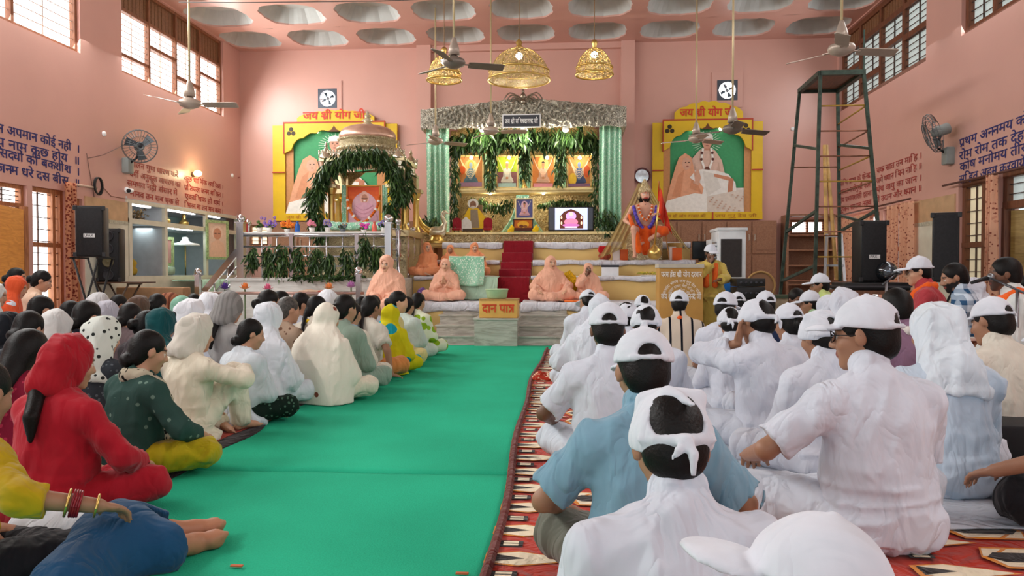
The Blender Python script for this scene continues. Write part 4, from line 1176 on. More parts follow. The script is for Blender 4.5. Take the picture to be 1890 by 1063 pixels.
for px in (870, 940, 1010, 1070):
    p = at(px, 291, 14.72); MB().ball(p, .035, 10).build('bulb', M('#fff2cc', .4, 0, 0, emit=12), al, True)
    q = bpy.data.lights.new('gallery_glow', 'POINT'); q.energy = 5; q.color = (1, .9, .66); q.shadow_soft_size = .05; qo = bpy.data.objects.new('gallery_glow', q); COL.objects.link(qo); qo.location = p + Vector((0, -.08, -.02))
for px in (905, 1003):  # bulbs and lamps added to brighten the lower niche
    p = at(px, 357, 14.75); MB().ball(p, .03, 10).build('bulb', M('#fff2cc', .4, 0, 0, emit=12), al, True)
    q = bpy.data.lights.new('niche_fill', 'POINT'); q.energy = 6; q.color = (1, .9, .66); q.shadow_soft_size = .05; qo = bpy.data.objects.new('niche_fill', q); COL.objects.link(qo); qo.location = p + Vector((0, -.1, -.06))
# canopy over the altar
cp = empty('canopy', (at(967, 0, 13.9).x, 13.9, at(0, 235, 13.9).z), 'silver embossed pelmet with a pointed crest spanning the top of the altar', 'canopy')
cx0, cx1, cxm = at(776, 0, 13.9).x, at(1157, 0, 13.9).x, at(966, 0, 13.9).x
zb = at(966, 236, 13.9).z; ze = at(966, 200, 13.9).z; za = at(966, 181, 13.9).z
ctop = lambda x: ze + (za - ze) * max(0, 1 - abs(x - cxm) / (cx1 - cxm)) ** 1.1 + .012 * abs(math.sin(x * 14))
cbot = lambda x: zb - .02 + .035 * abs(math.sin(x * 7.3))
relief(cx0, cx1, 13.9, zb, za, 'pelmet_front', SILV, cp, 420, 44, .06, ctop, cbot, seed=5)
for x, s in ((cx0, 1), (cx1, -1)): MB().box(x, 13.9, zb, x + s * .03, 15.3, ze).build('pelmet_side', SILV, cp)
MB().box(cx0, 13.95, ze - .06, cx1, 15.3, ze - .02).build('pelmet_roof', GOLDP, cp)
mb = MB(); mb.cur = 0
for (dz, rx, rz) in ((.10, .05, .06), (.0, .045, .05), (.185, .03, .035)): mb.ball((cxm, 13.83, za - .02 + dz - .06), 1, 14, (rx, .03, rz))
for s in (-1, 1):
    for k in range(4): mb.tube(spline([(cxm + s * .03, 13.84, za - .1 + .03 * k), (cxm + s * (.12 + .04 * k), 13.83, za - .04 + .04 * k), (cxm + s * (.2 + .05 * k), 13.84, za - .09 + .02 * k)], 8), .012, 6)
mb.build('crest', M('#9c9080', .3, .9, .2, 20), cp, True)
# name board on the pelmet
o, u, v = quad_at(927, 211, 998, 236, 13.78)
sb = empty('name_board', tuple(o + u * .5), 'small dark grey board with white lettering and white border on the silver pelmet', 'sign')
MB().box(o.x, 13.78, o.z, o.x + u.x, 13.80, o.z + v.z).build('board_frame', M('#e8e8e8', .5), sb)
MB().box(o.x + .02, 13.775, o.z + .02, o.x + u.x - .02, 13.785, o.z + v.z - .02).build('board', M('#3c3e46', .5), sb)
lettering('lettering', 'जय श्री सच्चिदानन्द जी', (o.x + u.x / 2, 13.772, o.z + .075), (1, 0, 0), (0, 0, 1), .125, M('#f2f2f2', .5), sb, width=.6, bold=.012, center=True)
for px in (891, 967, 1044):
    p = at(px, 237, 13.95); l = empty('spotlight', tuple(p), 'round lit spotlight under the pelmet, %s' % {891: 'at the left', 967: 'below the name board', 1044: 'at the right'}[px], 'lamp', 'pelmet spotlights')
    MB().lathe(p, [(.06, .03), (.065, -.035), (.05, -.04)], 16).build('housing', M('#dddddd', .4), l, True); MB().lathe(p, [(.058, -.036), (.04, -.06), (0.0, -.065)], 16).build('bulb', M('#ffffff', .4, 0, 0, emit=14), l, True)
    q = bpy.data.lights.new('spotlight_glow', 'POINT'); q.energy = 20; q.color = (1, .93, .78); q.shadow_soft_size = .05; qo = bpy.data.objects.new('spotlight_glow', q); COL.objects.link(qo); qo.location = p + Vector((0, -.02, -.13)); qo.parent = None
# sequinned mint curtains
def sequin():
    m, n = newmat('sequin_cloth'); v = n.add('ShaderNodeTexVoronoi', i_Scale=48.0); n.l(n.coord((1, 1, .6)), v.inputs['Vector'])
    t = n.add('ShaderNodeTexNoise', i_Scale=3.0, i_Detail=4.0); n.l(n.coord(), t.inputs['Vector'])
    f = n.math('LESS_THAN', v.outputs['Distance'], .38); base = n.ramp(t.outputs[0], ((.35, lin('#7fbf9c')), (.65, lin('#9fd6b6'))))
    n.l(n.mix(f, base, lin('#d8ead6')), n.b.inputs['Base Color']); n.b.inputs['Roughness'].default_value = .32; n.b.inputs['Sheen Weight'].default_value = .3; n.bump(v.outputs['Distance'], .3, .01); return m
MINT = sequin(); MINTP = cloth('#b6d6bd')
def curtain(name, x0, x1, y, z0, z1, mat_, label, waves=5, amp=.05, taper=0.0, group=None, seed=0, axis='x', cat='curtain', gather=0):
    rn = random.Random(seed); ph = rn.uniform(0, 6)
    def fn(a, b):
        x = x0 + (x1 - x0) * a; am = amp * (.55 + .45 * b); c = (x0 + x1) / 2; g = 1 - taper * b - gather * math.sin(PI * b)
        x = c + (x - c) * g; d = am * math.sin(a * waves * 2 * PI + ph + .5 * math.sin(b * 3)) + .3 * am * math.sin(a * waves * 5.1 + b * 2)
        z = z1 + (z0 - z1) * b
        return (x, y + d, z) if axis == 'x' else (y + d, x, z)
    mb = MB(); mb.grid(fn, waves * 14, 30); o = mb.build(name, mat_, None, True, label, cat, group); thicken(o, .004); return o
zc0, zc1 = at(800, 432, 14.1).z, at(800, 232, 14.1).z
curtain('curtain', at(786, 0, 14.1).x, at(828, 0, 14.1).x, 14.1, zc0 - .05, zc1, MINT, 'shimmering mint green curtain at the left end of the altar', 4, .05, group='mint altar curtains', seed=1)
curtain('curtain', at(1107, 0, 14.1).x, at(1148, 0, 14.1).x, 14.1, zc0 - .05, zc1, MINT, 'shimmering mint green curtain at the right end of the altar', 4, .05, group='mint altar curtains', seed=2)
# pictures in the gallery
def guru(A, cx, cy, s, robe, skin='#c48a68', hair=None, hood=None, asp=1.0, lap=None, blue=False):
    """plain seated figure of a generic saint, s = figure height in v units, asp = v units per u unit"""
    X = lambda x: cx + x * s * asp; Yv = lambda y: cy + y * s
    P = lambda pts, col: A.poly([(X(a), Yv(b)) for a, b in pts], col)
    E = lambda a, b, r1, r2, col: A.ell(X(a), Yv(b), r1 * s * asp, r2 * s, col)
    E(0, .80, .19, .19, hood or robe) if hood else None
    P([(-.42, .06), (-.30, .02), (.30, .02), (.42, .06), (.36, .2), (.26, .3), (.25, .5), (.19, .62), (.06, .67), (-.06, .67), (-.19, .62), (-.25, .5), (-.26, .3), (-.36, .2)], robe)
    P([(-.05, .6), (.05, .6), (.05, .72), (-.05, .72)], skin); E(0, .80, .095, .125, skin)
    if hair: A.ell(X(0), Yv(.855), .105 * s * asp, .09 * s, hair, a0=0, a1=PI)
    for e in (-1, 1):
        E(e * .035, .815, .014, .009, '#3a241c'); P([(e * .26, .5), (e * .20, .52), (e * .10, .27), (e * .05, .22), (e * .16, .2)], A_shade(robe))
    P([(-.03, .755), (.03, .755), (.02, .745), (-.02, .745)], '#8c3f3a')
    E(0, .23, .09, .05, skin); P([(-.4, .05), (.4, .05), (.2, .16), (-.2, .16)], A_shade(robe) if not lap else lap)
def A_shade(c):
    c = c.lstrip('#'); return '#' + ''.join('%02x' % int(int(c[i:i + 2], 16) * .9) for i in (0, 2, 4))
def framed(px0, py0, px1, py1, Y, label, draw, fcol=GOLDP, fw=.03, cat='picture', group=None, name='framed_picture', tilt=None):
    o, u, v = quad_at(px0, py0, px1, py1, Y); e = empty(name, tuple(o + u * .5), label, cat, group)
    mb = MB()
    for (a, b, c, d) in holed(o.x, o.x + u.x, o.z, o.z + v.z, [(o.x + fw, o.x + u.x - fw, o.z + fw, o.z + v.z - fw)]): mb.box(a, Y - .02, c, b, Y + .02, d)
    mb.build('picture_frame', fcol, e)
    A = Art((o.x + fw, Y + .01, o.z + fw), (u.x - 2 * fw, 0, 0), (0, 0, v.z - 2 * fw)); draw(A); A.build('print', e); return e
def strings(A, cx, top, w, n, col, d0=.2, dd=.08):
    for k in range(n):
        A.line([(cx - w + 2 * w * i / 10, top - (d0 + dd * k) * math.sin(PI * i / 10)) for i in range(11)], .008, col)
def pic1(A): A.rect(0, 0, 1, 1, '#c88a54'); A.ell(.5, .62, .3, .3, '#e8b070'); guru(A, .5, .1, .78, '#5d7f96', '#7f93a8', hood='#c9a13c'); strings(A, .5, .95, .45, 5, '#f0dcb0', .42, .06); A.ell(.15, .55, .14, .14, '#cc5a28'); A.rect(0, 0, 1, .14, '#9a7a9c')
def pic2(A): A.rect(0, 0, 1, 1, '#b6cf3a'); A.rect(0, 0, 1, .5, '#8a5a62'); guru(A, .5, .12, .78, '#e4e0dc', hair='#e8e6e2'); A.rect(.05, 0, .95, .13, '#aecfd6'); strings(A, .5, .98, .46, 2, '#f4ead0', .5, .06)
def pic3(A): A.rect(0, 0, 1, 1, '#d7874a'); A.ell(.5, .75, .25, .28, '#f0c26c'); guru(A, .5, .12, .78, '#e6b9a6', hair='#3a2a22'); A.rect(.05, 0, .95, .12, '#d890a8'); strings(A, .5, .98, .46, 2, '#f2ddc0', .5, .06)
def pic4(A): A.rect(0, 0, 1, 1, '#d79a5c'); guru(A, .5, .1, .8, '#48598c', '#6f86b4', hood='#d8a83c'); strings(A, .5, .95, .45, 5, '#e9dcc4', .42, .06); A.ell(.85, .5, .15, .2, '#b8502a'); A.ell(.2, .25, .18, .2, '#d9b23a'); A.rect(0, 0, 1, .1, '#7a5a80')
for k, (a, b, fn, lb) in enumerate(((845, 893, pic1, 'leftmost framed picture in the altar gallery, blue figure hung with strings of beads'), (915, 957, pic2, 'framed picture of a saint in white on lime green in the altar gallery'),
                                   (980, 1025, pic3, 'framed picture of a saint in pale pink on orange in the altar gallery'), (1046, 1092, pic4, 'rightmost framed picture in the altar gallery, dark blue figure with strings of beads'))):
    framed(a, 287, b, 348, 14.85, lb, fn, group='pictures in the altar gallery')
    for q in (a - 9, b + 1):
        x = at(q, 0, 14.8).x; MB().grid(lambda s_, t_, x=x: (x + .085 * s_, 14.8 + .012 * math.sin(s_ * 12), zsh + .045 + .7 * t_), 12, 8).build('drape_strip', MINT, al, True)
# figure board with a yellow shawl, small throne chairs either side of it
def cutout(e):
    o, u, v = quad_at(848, 366, 908, 427, 14.55)
    A = Art(o, u, v); A.ell(.42, .84, .17, .15, '#dcdad6'); A.poly([(.06, .05), (.14, .45), (.28, .7), (.58, .7), (.78, .45), (.95, .3), (.98, .05)], '#d9b21e')
    A.poly([(.34, .1), (.34, .66), (.56, .66), (.62, .1)], '#8a7c6c'); A.ell(.42, .80, .10, .12, '#8a6350'); A.ell(.42, .725, .07, .045, '#c9c2ba'); [A.ell(.42 + q, .82, .018, .012, '#2a1a14') for q in (-.04, .04)]
    A.poly([(.02, .02), (.05, .3), (.2, .45), (.36, .3), (.4, .02)], '#d8d8dc'); A.rect(.1, 0, .9, .08, '#4a3c32'); A.build('print', e)
    MB().box(o.x + u.x * .3, 14.56, o.z, o.x + u.x * .7, 14.62, o.z + v.z * .8).build('backing', M('#7c6048', .6), e)
p = at(878, 428, 14.55); ce = empty('figure_board', (p.x, 14.55, 1.745), 'painted board of a saint in a yellow shawl standing in the lower left niche', 'picture'); cutout(ce)
def throne(px, label):
    p = at(px, 428, 14.3); e = empty('throne_chair', (p.x, 14.3, 1.746), label, 'chair', 'small red chairs in the niche'); x = p.x; R_ = cloth('#8f1f2e')
    MB().box(x - .085, 14.22, 1.80, x + .085, 14.4, 1.84, .01).build('seat', R_, e, smooth='auto')
    MB().prism([(-.085, 0), (.085, 0), (.085, .15), (.06, .2), (0, .215), (-.06, .2), (-.085, .15)], (x, 14.37, 1.83), (1, 0, 0), (0, 0, 1), -.03).build('backrest', R_, e)
    for dx in (-.075, .075):
        for dy in (14.235, 14.385): MB().tube([(x + dx, dy, 1.747), (x + dx, dy, 1.80)], .01, 6).build('leg', GOLD, e)
throne(843, 'small red velvet throne chair left of the figure in the yellow shawl'); throne(900, 'small red velvet throne chair right of the figure in the yellow shawl')
# mint draped picture at the centre of the lower niche
o, u, v = quad_at(925, 360, 1004, 429, 14.5)
def dr(a, b):
    w_ = .30 + .70 * b ** 2.2; x = o.x + u.x * (.5 + (a - .5) * w_); return (x, 14.52 - .03 * math.sin(a * 40) * b - .10 * b, o.z + v.z * (1 - b))
mb = MB(); mb.grid(dr, 60, 16); q = mb.build('drape', MINT, None, True, 'mint sequinned drape spread behind the small altar picture', 'drape'); thicken(q, .004)
def pic5(A): A.rect(0, 0, 1, 1, '#5a5a94'); A.ell(.5, .7, .2, .22, '#d8b0c0'); guru(A, .5, .1, .78, '#d8a8b4', hair='#2a1c1c'); strings(A, .5, .9, .4, 2, '#eadcc0', .42)
framed(951, 366, 985, 404, 14.36, 'small framed picture of a saint before the mint drape', pic5, fcol=GOLDP, fw=.02)
def pic6(A): A.rect(0, 0, 1, 1, '#c86a1c'); A.ell(.5, .55, .32, .35, '#e8b030'); A.rect(0, 0, 1, .25, '#5a2414'); A.ell(.4, .4, .12, .14, '#6a3418'); A.ell(.62, .38, .12, .12, '#8a5420')
framed(947, 404, 984, 427, 14.2, 'little dark framed golden picture lying at the front of the mint drape', pic6, fcol=M('#2a1614', .4), fw=.018)
for px, lb in ((943, 'folded yellow cloth left of the little framed golden picture'), (988, 'folded yellow cloth right of the little framed golden picture')):
    p = at(px, 428, 14.2); s_ = S().u(ell((p.x, 14.2, 1.79), (.06, .05, .05))).u(ell((p.x + .02, 14.2, 1.84), (.03, .03, .06)), .04).folds(.012, (26, 26, 30), px)
    tag(solid('yellow_cloth', s_, (p.x - .12, 14.08, 1.745), (p.x + .12, 14.32, 1.95), .01, cloth('#e0bd1c'), None), lb, 'cloth')
# television
tv = empty('television', (at(1054, 0, 14.3).x, 14.3, 1.745), 'black television showing a pink deity image at the right of the altar', 'television')
o, u, v = quad_at(1012, 382, 1096, 427, 14.3)
MB().box(o.x, 14.29, o.z, o.x + u.x, 14.35, o.z + v.z, .01).build('bezel', BLACK, tv, smooth='auto'); MB().box(o.x + u.x * .35, 14.29, 1.746, o.x + u.x * .65, 14.4, 1.76).bar((o.x + u.x * .5, 14.34, 1.75), (o.x + u.x * .5, 14.34, o.z + .05), .06).build('stand', BLACK, tv)
A = Art((o.x + .02, 14.288, o.z + .03), (u.x - .04, 0, 0), (0, 0, v.z - .05)); e_ = 1.1
A.rect(0, 0, 1, 1, '#3c3e48', .5); A.rect(.13, 0, .88, 1, '#b9c4e6', e_); A.poly([(.24, .05), (.24, .6), (.34, .82), (.5, .95), (.66, .82), (.78, .6), (.78, .05)], '#5a2a20', .7)
for a_, b_, r1, r2, col in ((.5, .62, .12, .2, '#c09ae0'), (.5, .72, .05, .09, '#e8b8b0'), (.5, .35, .16, .17, '#e07898'), (.5, .2, .2, .08, '#b46aa8'), (.28, .3, .02, .08, '#f0c8b0'), (.74, .3, .02, .08, '#f0c8b0'), (.28, .55, .02, .07, '#f0c8b0'), (.74, .55, .02, .07, '#f0c8b0')): A.ell(a_, b_, r1, r2, col, emit=e_)
A.rect(.36, .08, .64, .14, '#e8e0f8', 1.3); A.build('screen', tv)
# leaf garlands on the altar
G = 'leaf garlands on the altar'
garland('leaf_garland', [at(838, 262, 14.4), at(870, 255, 14.3), at(966, 252, 14.25), at(1060, 253, 14.3), at(1104, 262, 14.4)], 520, (.05, .07, .085), 'thick dark green leaf garland hanging under the silver pelmet', L=.24, group=G, w=.03)
for px, ye, n_, lb in ((838, 425, 150, 'leaf garland hanging down the left edge of the altar'), (906, 352, 210, 'leaf garland hanging between the first and second gallery pictures'), (968, 335, 230, 'leaf garland hanging at the middle of the gallery'), (1032, 345, 230, 'leaf garland hanging between the third and fourth gallery pictures'), (1099, 420, 120, 'leaf garland hanging down the right edge of the altar')):
    garland('leaf_garland', [at(px, 262, 14.4), at(px + 1, (262 + ye) / 2, 14.45), at(px, ye - 8, 14.45)], n_, (.045, .04, .02), lb, L=.16, group=G)
garland('leaf_garland', [at(872, 370, 14.75), at(925, 382, 14.75), at(940, 372, 14.7)], 260, (.05, .03, .05), 'leaf garland across the niche beside the yellow shawl figure', L=.14, group=G)
garland('leaf_garland', [at(1000, 376, 14.7), at(1050, 372, 14.7), at(1092, 376, 14.7)], 260, (.05, .03, .03), 'leaf garland along the niche above the television', L=.13, group=G)
garland('leaf_garland', [at(1118, 390, 13.98), at(1122, 420, 13.97)], 420, (.09, .05, .06), 'bunch of leaves at the foot of the right mint curtain', L=.18, group=G)
garland('leaf_garland', [at(792, 405, 13.98), at(800, 420, 13.97)], 420, (.07, .05, .06), 'bunch of leaves at the foot of the left mint curtain', L=.18, group=G)
# brass bird lamp left of the altar
p = at(806, 445, 13.6); bl = empty('bird_statue', (p.x, 13.6, 1.53), 'brass swan statue with an upswept tail at the left end of the altar', 'statue'); X = lambda a, b, c=0: (p.x + a, 13.6 + c, 1.53 + b)
s_ = S().u(ell(X(-.0, .2), (.16, .10, .11)), .02).u(chain([X(.1, .22), X(.15, .36), X(.10, .48), X(.13, .55)], [.07, .045, .035, .035]), .04).u(ell(X(.145, .56), (.05, .035, .035)), .02).u(cone(X(.17, .555), X(.24, .53), .02, .008), .01)
solid('body', s_, X(-.35, -.02, -.2), X(.35, .7, .2), .012, M('#d8cfb4', .3, .8, .1, 20), bl)
mb = MB(); mb.tube(spline([X(-.1, .2), X(-.26, .32), X(-.36, .52), X(-.35, .68), X(-.33, .74)], 14), [.07, .065, .06, .055, .05, .045, .04, .035, .03, .026, .022, .018, .014, .01, .006], 10); mb.build('tail', GOLD, bl, True)
mb = MB(); mb.lathe(X(0, 0), [(.2, 0), (.2, .03), (.14, .05), (.1, .12), (.12, .14)], 20); mb.build('base', GOLD, bl, 'auto')
# round clock-like mirror on the right pilaster
p = at(1185, 325, YB - .02); mr = empty('round_mirror', tuple(p), 'round mirror in a dark red frame on the back wall above the statue', 'mirror')
mb = MB(); mb.lathe(p, [(.135, .0), (.165, .0), (.165, .04), (.135, .04)], 32, axis=(0, -1, 0)); mb.build('mirror_frame', M('#5c1f20', .35), mr, 'auto'); mb = MB(); mb.lathe(p, [(.138, .012), (0, .012)], 32, axis=(0, -1, 0)); mb.build('glass', M('#d8dade', .12, .9, .3, 8), mr)
# yellow arched picture frames high on the back wall
YEW = M('#dfb81c', .4, 0, .03); YED = M('#b5402a', .5)
def big_picture(px0, px1, pyt, pyb, ptop, label, flip):
    Y = YB - .03; o, u, v = quad_at(px0, pyt, px1, pyb, Y); w, h = u.x, v.z; e = empty('arched_picture', (o.x + w / 2, Y, o.z), label, 'picture', 'yellow arched pictures on the back wall')
    X = lambda a, b: (a * w, b * h); ux, vz = (1, 0, 0), (0, 0, 1)
    A = Art((o.x + w * .1, Y - .005, o.z + h * .06), (w * .8, 0, 0), (0, 0, h * .88)); G_ = '#3f9a63'
    A.rect(0, 0, 1, 1, G_)
    for k in range(28):
        a = 2 * PI * k / 28; A.line([(.5 + .08 * math.cos(a), .83 + .07 * math.sin(a)), (.5 + .17 * math.cos(a), .83 + .14 * math.sin(a))], .0025, '#cfe8cf')
    A.rect(.0, 0, 1, .3, '#e2dcd4'); A.rect(.0, 0, .08, 1, '#c98f5c'); A.rect(.92, 0, 1, 1, '#c98f5c')
    A.poly([(.26, .44), (.31, .62), (.40, .73), (.46, .765), (.54, .765), (.60, .73), (.67, .62), (.71, .44)], '#dcbaa8'); A.poly([(.33, .46), (.36, .60), (.40, .46)], '#cda894'); A.poly([(.60, .46), (.635, .6), (.66, .46)], '#cda894')
    A.poly([(.46, .74), (.54, .74), (.535, .82), (.465, .82)], '#c98d72'); A.ell(.5, .835, .055, .075, '#d8a086'); A.poly([(.43, .85), (.44, .925), (.5, .945), (.56, .925), (.57, .85), (.545, .875), (.455, .875)], '#efece4')
    for q in (-.022, .022): A.ell(.5 + q, .845, .009, .006, '#3a241c'); A.ell(.5 + q, .862, .013, .004, '#5a4034')
    A.poly([(.497, .84), (.503, .84), (.508, .815), (.492, .815)], '#bd846a'); A.ell(.5, .795, .018, .006, '#a05a50')
    for q in (-.065, .065): A.line([(.5 + q * .7, .765), (.5 + q, .64), (.5 + q * .4, .52)], .012, '#f2efe8'); [A.ell(.5 + q * (.9 + .1 * k), .71 - .075 * k, .015, .017, '#5a2a22') for k in range(2)]
    A.ell(.5, .52, .03, .028, '#6a3a2a')
    A.poly([(.32, .5), (.45, .52), (.62, .5), (.74, .46), (.82, .36), (.86, .1), (.3, .08), (.3, .4)], '#eeeae4'); A.poly([(.45, .5), (.6, .46), (.66, .3), (.5, .2)], '#dfdad2')
    A.poly([(.58, .465), (.74, .43), (.80, .40), (.79, .37), (.74, .385), (.58, .43)], '#cd8c6c'); A.poly([(.745, .40), (.80, .40), (.79, .27), (.77, .18), (.62, .14), (.58, .17), (.63, .195), (.73, .215)], '#c27f60'); A.ell(.60, .15, .04, .035, '#c27f60')
    A.poly([(.04, .16), (.08, .34), (.14, .55), (.18, .66), (.25, .71), (.32, .66), (.345, .55), (.38, .42), (.46, .30), (.44, .2), (.2, .14)], '#e6a682'); A.poly([(.1, .2), (.17, .45), (.24, .52), (.22, .36), (.2, .2)], '#d8946e'); A.poly([(.3, .3), (.33, .44), (.4, .33), (.44, .24)], '#d8946e')
    A.ell(.265, .585, .05, .072, '#dcaa90')
    for q in (-.018, .02): A.ell(.272 + q, .60, .008, .006, '#3a241c')
    A.ell(.275, .555, .015, .005, '#a05a50'); A.poly([(.34, .36), (.37, .5), (.40, .52), (.43, .42), (.40, .33)], '#dcaa90'); A.poly([(.30, .42), (.35, .48), (.36, .38)], '#f0ece6')
    A.poly([(.0, .0), (.04, .15), (.2, .2), (.36, .24), (.5, .22), (.5, 0)], '#f1eee8'); A.poly([(.5, 0), (.5, .2), (.9, .28), (.92, 0)], '#dcd0c4')
    for k in range(26): A.ell(.52 + .4 * ((k * 37) % 100) / 100, .02 + .2 * ((k * 61) % 100) / 100, .012, .008, '#c9a894')
    A.build('print', e)
    mb = MB(); mb.cur = 0                                  # frame: two posts, sill, lintel with a scalloped arch, crest
    for a, b in ((0, .10), (.90, 1)): mb.prism([X(a, 0), X(b, 0), X(b, 1), X(a, 1)], (o.x, Y - .03, o.z), ux, vz, -.05)
    mb.prism([X(0, 0), X(1, 0), X(1, .075), X(0, .075)], (o.x, Y - .05, o.z), ux, vz, -.05)
    arch = [X(.09, .70)]; NS = 44
    for i in range(NS + 1): t = i / NS; arch.append(X(.155 + .69 * t, .74 + .19 * math.sin(PI * t) ** .55 + .022 * abs(math.sin(PI * t * 7))))
    arch += [X(.91, .70), X(.91, 1.02), X(.09, 1.02)]
    mb.prism(arch, (o.x, Y - .06, o.z), ux, vz, -.05)
    zt_ = (at(px0, ptop, Y).z - o.z) / h; cr = [X(.20, 1.02)]
    for i in range(41): t = i / 40; cr.append(X(.20 + .62 * t, 1.02 + (zt_ - 1.02) * (.42 + .58 * math.sin(PI * t) ** .8) + .014 * abs(math.sin(PI * t * 6)) * (1 if 0 < i < 40 else 0)))
    cr.append(X(.82, 1.02)); mb.prism(cr, (o.x, Y - .045, o.z), ux, vz, -.04)
    mb.build('picture_frame', [YEW], e)
    mb = MB()
    for (a, b, c, d) in ((.09, .70, .10, 1.015), (.90, .70, .91, 1.015), (.09, 1.015, .91, 1.03), (0, .50, .1, .512), (.9, .50, 1, .512), (.545, .0, .555, .075)): mb.prism([X(a, b), X(c, b), X(c, d), X(a, d)], (o.x, Y - .10, o.z), ux, vz, -.02)
    mb.build('red_trim', YED, e)
    for cx in (.155, .845):
        mb = MB()
        for k in range(3):
            a = PI / 2 + 2 * PI * k / 3; c_ = (o.x + cx * w + .055 * math.cos(a), Y - .114, o.z + .925 * h + .055 * math.sin(a)); mb.lathe(c_, [(.045, .0), (.04, .006), (0, .006)], 10, axis=(0, -1, 0))
        mb.build('emblem', M('#3a2a12', .5), e)
    lettering('lettering', 'जय श्री योग जी', (o.x + w * .5, Y - .09, o.z + h * 1.06), ux, vz, .22, M('#cf3a22', .5), e, width=w * .50, bold=.02, center=True)
    for (cx, tx) in ((.3, 'जय श्री योग दरबार की'), (.76, 'जय गुरु देव जी')): lettering('lettering', tx, (o.x + w * cx, Y - .104, o.z + h * .022), ux, vz, .085, M('#b5701c', .5), e, width=w * .38, center=True)
    mb = MB(); mb.prism([X(.44, .925), X(.56, .925), X(.52, .945), X(.5, .985), X(.48, .945)], (o.x, Y - .07, o.z), ux, vz, -.05); mb.build('finial', M('#6a3a14', .5), e)
    for cx in (.36, .62):
        c_ = Vector((o.x + cx * w, Y - .06, o.z + h * .93)); mb = MB(); mb.ball(c_, .035, 10); mb.build('bulb', M('#fff4d8', .4, 0, 0, emit=5), e, True)
big_picture(507, 735, 233, 408, 208, 'yellow arched picture frame on the back wall behind the domed shrine', 0)
big_picture(1203, 1405, 228, 406, 192, 'yellow arched picture frame on the back wall right of the altar', 1)
# ================================================================== the domed shrine on its marble platform
PZ = .92
pxa, pxb = at(420, 0, 11.4).x, TX0 - .31
pl = MB(); pl.box(pxa, 11.4, 0, pxb, 15.2, PZ - .04); pl.build('trim_8', WMARB, kind='structure')
MB().box(pxa - .02, 11.37, PZ - .04, pxb, 15.2, PZ).build('trim_9', marble('#b9b8b4', '#d8d7d2'), kind='structure')
mb = MB()
for k in range(4): mb.box(pxa - .28 * (k + 1), 11.6, 0, pxa - .28 * k, 13.2, PZ - .18 * (k + 1))
mb.build('trim_10', WMARB, kind='structure')
c0 = at(680, 0, 12.9); SX, SY = c0.x, 12.95; hw = .72; hd = .55
z = lambda py, Y=12.9: at(680, py, Y).z
sh = empty('domed_shrine', (SX, SY, PZ), 'golden domed shrine with fluted columns, draped in leaves, on the left marble platform', 'shrine')
BRASS = M('#d4bf94', .3, .6, .12, 14); BRG = carved('#dccca4', '#8a744c', 12, .5, .36)
zb_, zcap, zroof = z(428), z(352), z(284)
MB().box(SX - hw - .05, SY - hd - .05, PZ, SX + hw + .05, SY + hd + .05, zb_ - .1).build('plinth', BRG, sh)
MB().box(SX - hw - .1, SY - hd - .1, zb_ - .1, SX + hw + .1, SY + hd + .1, zb_).build('plinth_slab', BRASS, sh)
for sx in (-1, 1):
    for sy in (-1, 1):
        for dx in (-.09, .09):
            x, y = SX + sx * (hw - .1) + dx, SY + sy * (hd - .08); H_ = zcap - zb_
            mb = MB(); mb.lathe((x, y, zb_), [(.075, 0), (.075, .05), (.055, .08), (.05, .12), (.048, H_ - .16), (.06, H_ - .12), (.05, H_ - .1), (.08, H_ - .02), (.08, H_)], 20, flute=.09); mb.build('column', GOLD, sh, 'auto')
        mb = MB(); cx, cy = SX + sx * (hw - .1), SY + sy * (hd - .08)
        mb.box(cx - .2, cy - .12, zcap, cx + .2, cy + .12, zcap + .06); mb.box(cx - .12, cy - .1, zcap + .06, cx + .12, cy + .1, z(318)); mb.build('capital', BRASS, sh)
        zz = z(318); mb = MB(); mb.lathe((cx, cy, zz), [(.10, 0), (.10, .03), (.075, .05), (.075, .16), (.12, .18), (.12, .2), (.10, .24), (.07, .3), (.03, .34), (.02, .37), (.03, .39), (.008, .46)], 16); mb.build('corner_cupola', M('#cfc6ae', .2, .9, .1), sh, 'auto')
# front and side arches
def shrine_arch(o, u, w):
    pts = [(0, 0)]
    for i in range(25): t = i / 24; pts.append((w * (.08 + .84 * t), .10 + .36 * math.sin(PI * t) ** .7 + .03 * abs(math.sin(PI * t * 5))))
    pts += [(w, 0), (w, z(318) - zcap + .12), (0, z(318) - zcap + .12)]
    MB().prism(pts, o, u, (0, 0, 1), .05).build('arch', BRG, sh)
shrine_arch((SX - hw + .1, SY - hd + .04, zcap - .05), (1, 0, 0), 2 * hw - .2); shrine_arch((SX + hw - .1, SY + hd - .04, zcap - .05), (-1, 0, 0), 2 * hw - .2)
shrine_arch((SX + hw - .12, SY - hd + .1, zcap - .05), (0, 1, 0), 2 * hd - .2); shrine_arch((SX - hw + .12, SY + hd - .1, zcap - .05), (0, -1, 0), 2 * hd - .2)
zr = z(300); MB().box(SX - hw, SY - hd, zr - .04, SX + hw, SY + hd, zr + .02).build('roof_slab', BRASS, sh)
for y, q in ((SY - hd + .02, 1), (SY + hd - .02, -1)):
    mb = MB()
    for i in range(30): x = SX - hw + 2 * hw * i / 29; mb.tube([(x, y, zr + .02), (x, y, zr + .12)], .012, 5); mb.ball((x, y, zr + .13), .017, 6)
    mb.box(SX - hw, y - .015, zr + .1, SX + hw, y + .015, zr + .115); mb.build('parapet', M('#d0c8b4', .22, .9, .1), sh, True)
dx_ = at(676, 0, 12.9).x; rD = .47; zd = zr + .02; SLV = M('#d6ccb4', .28, .6, .15, 9)
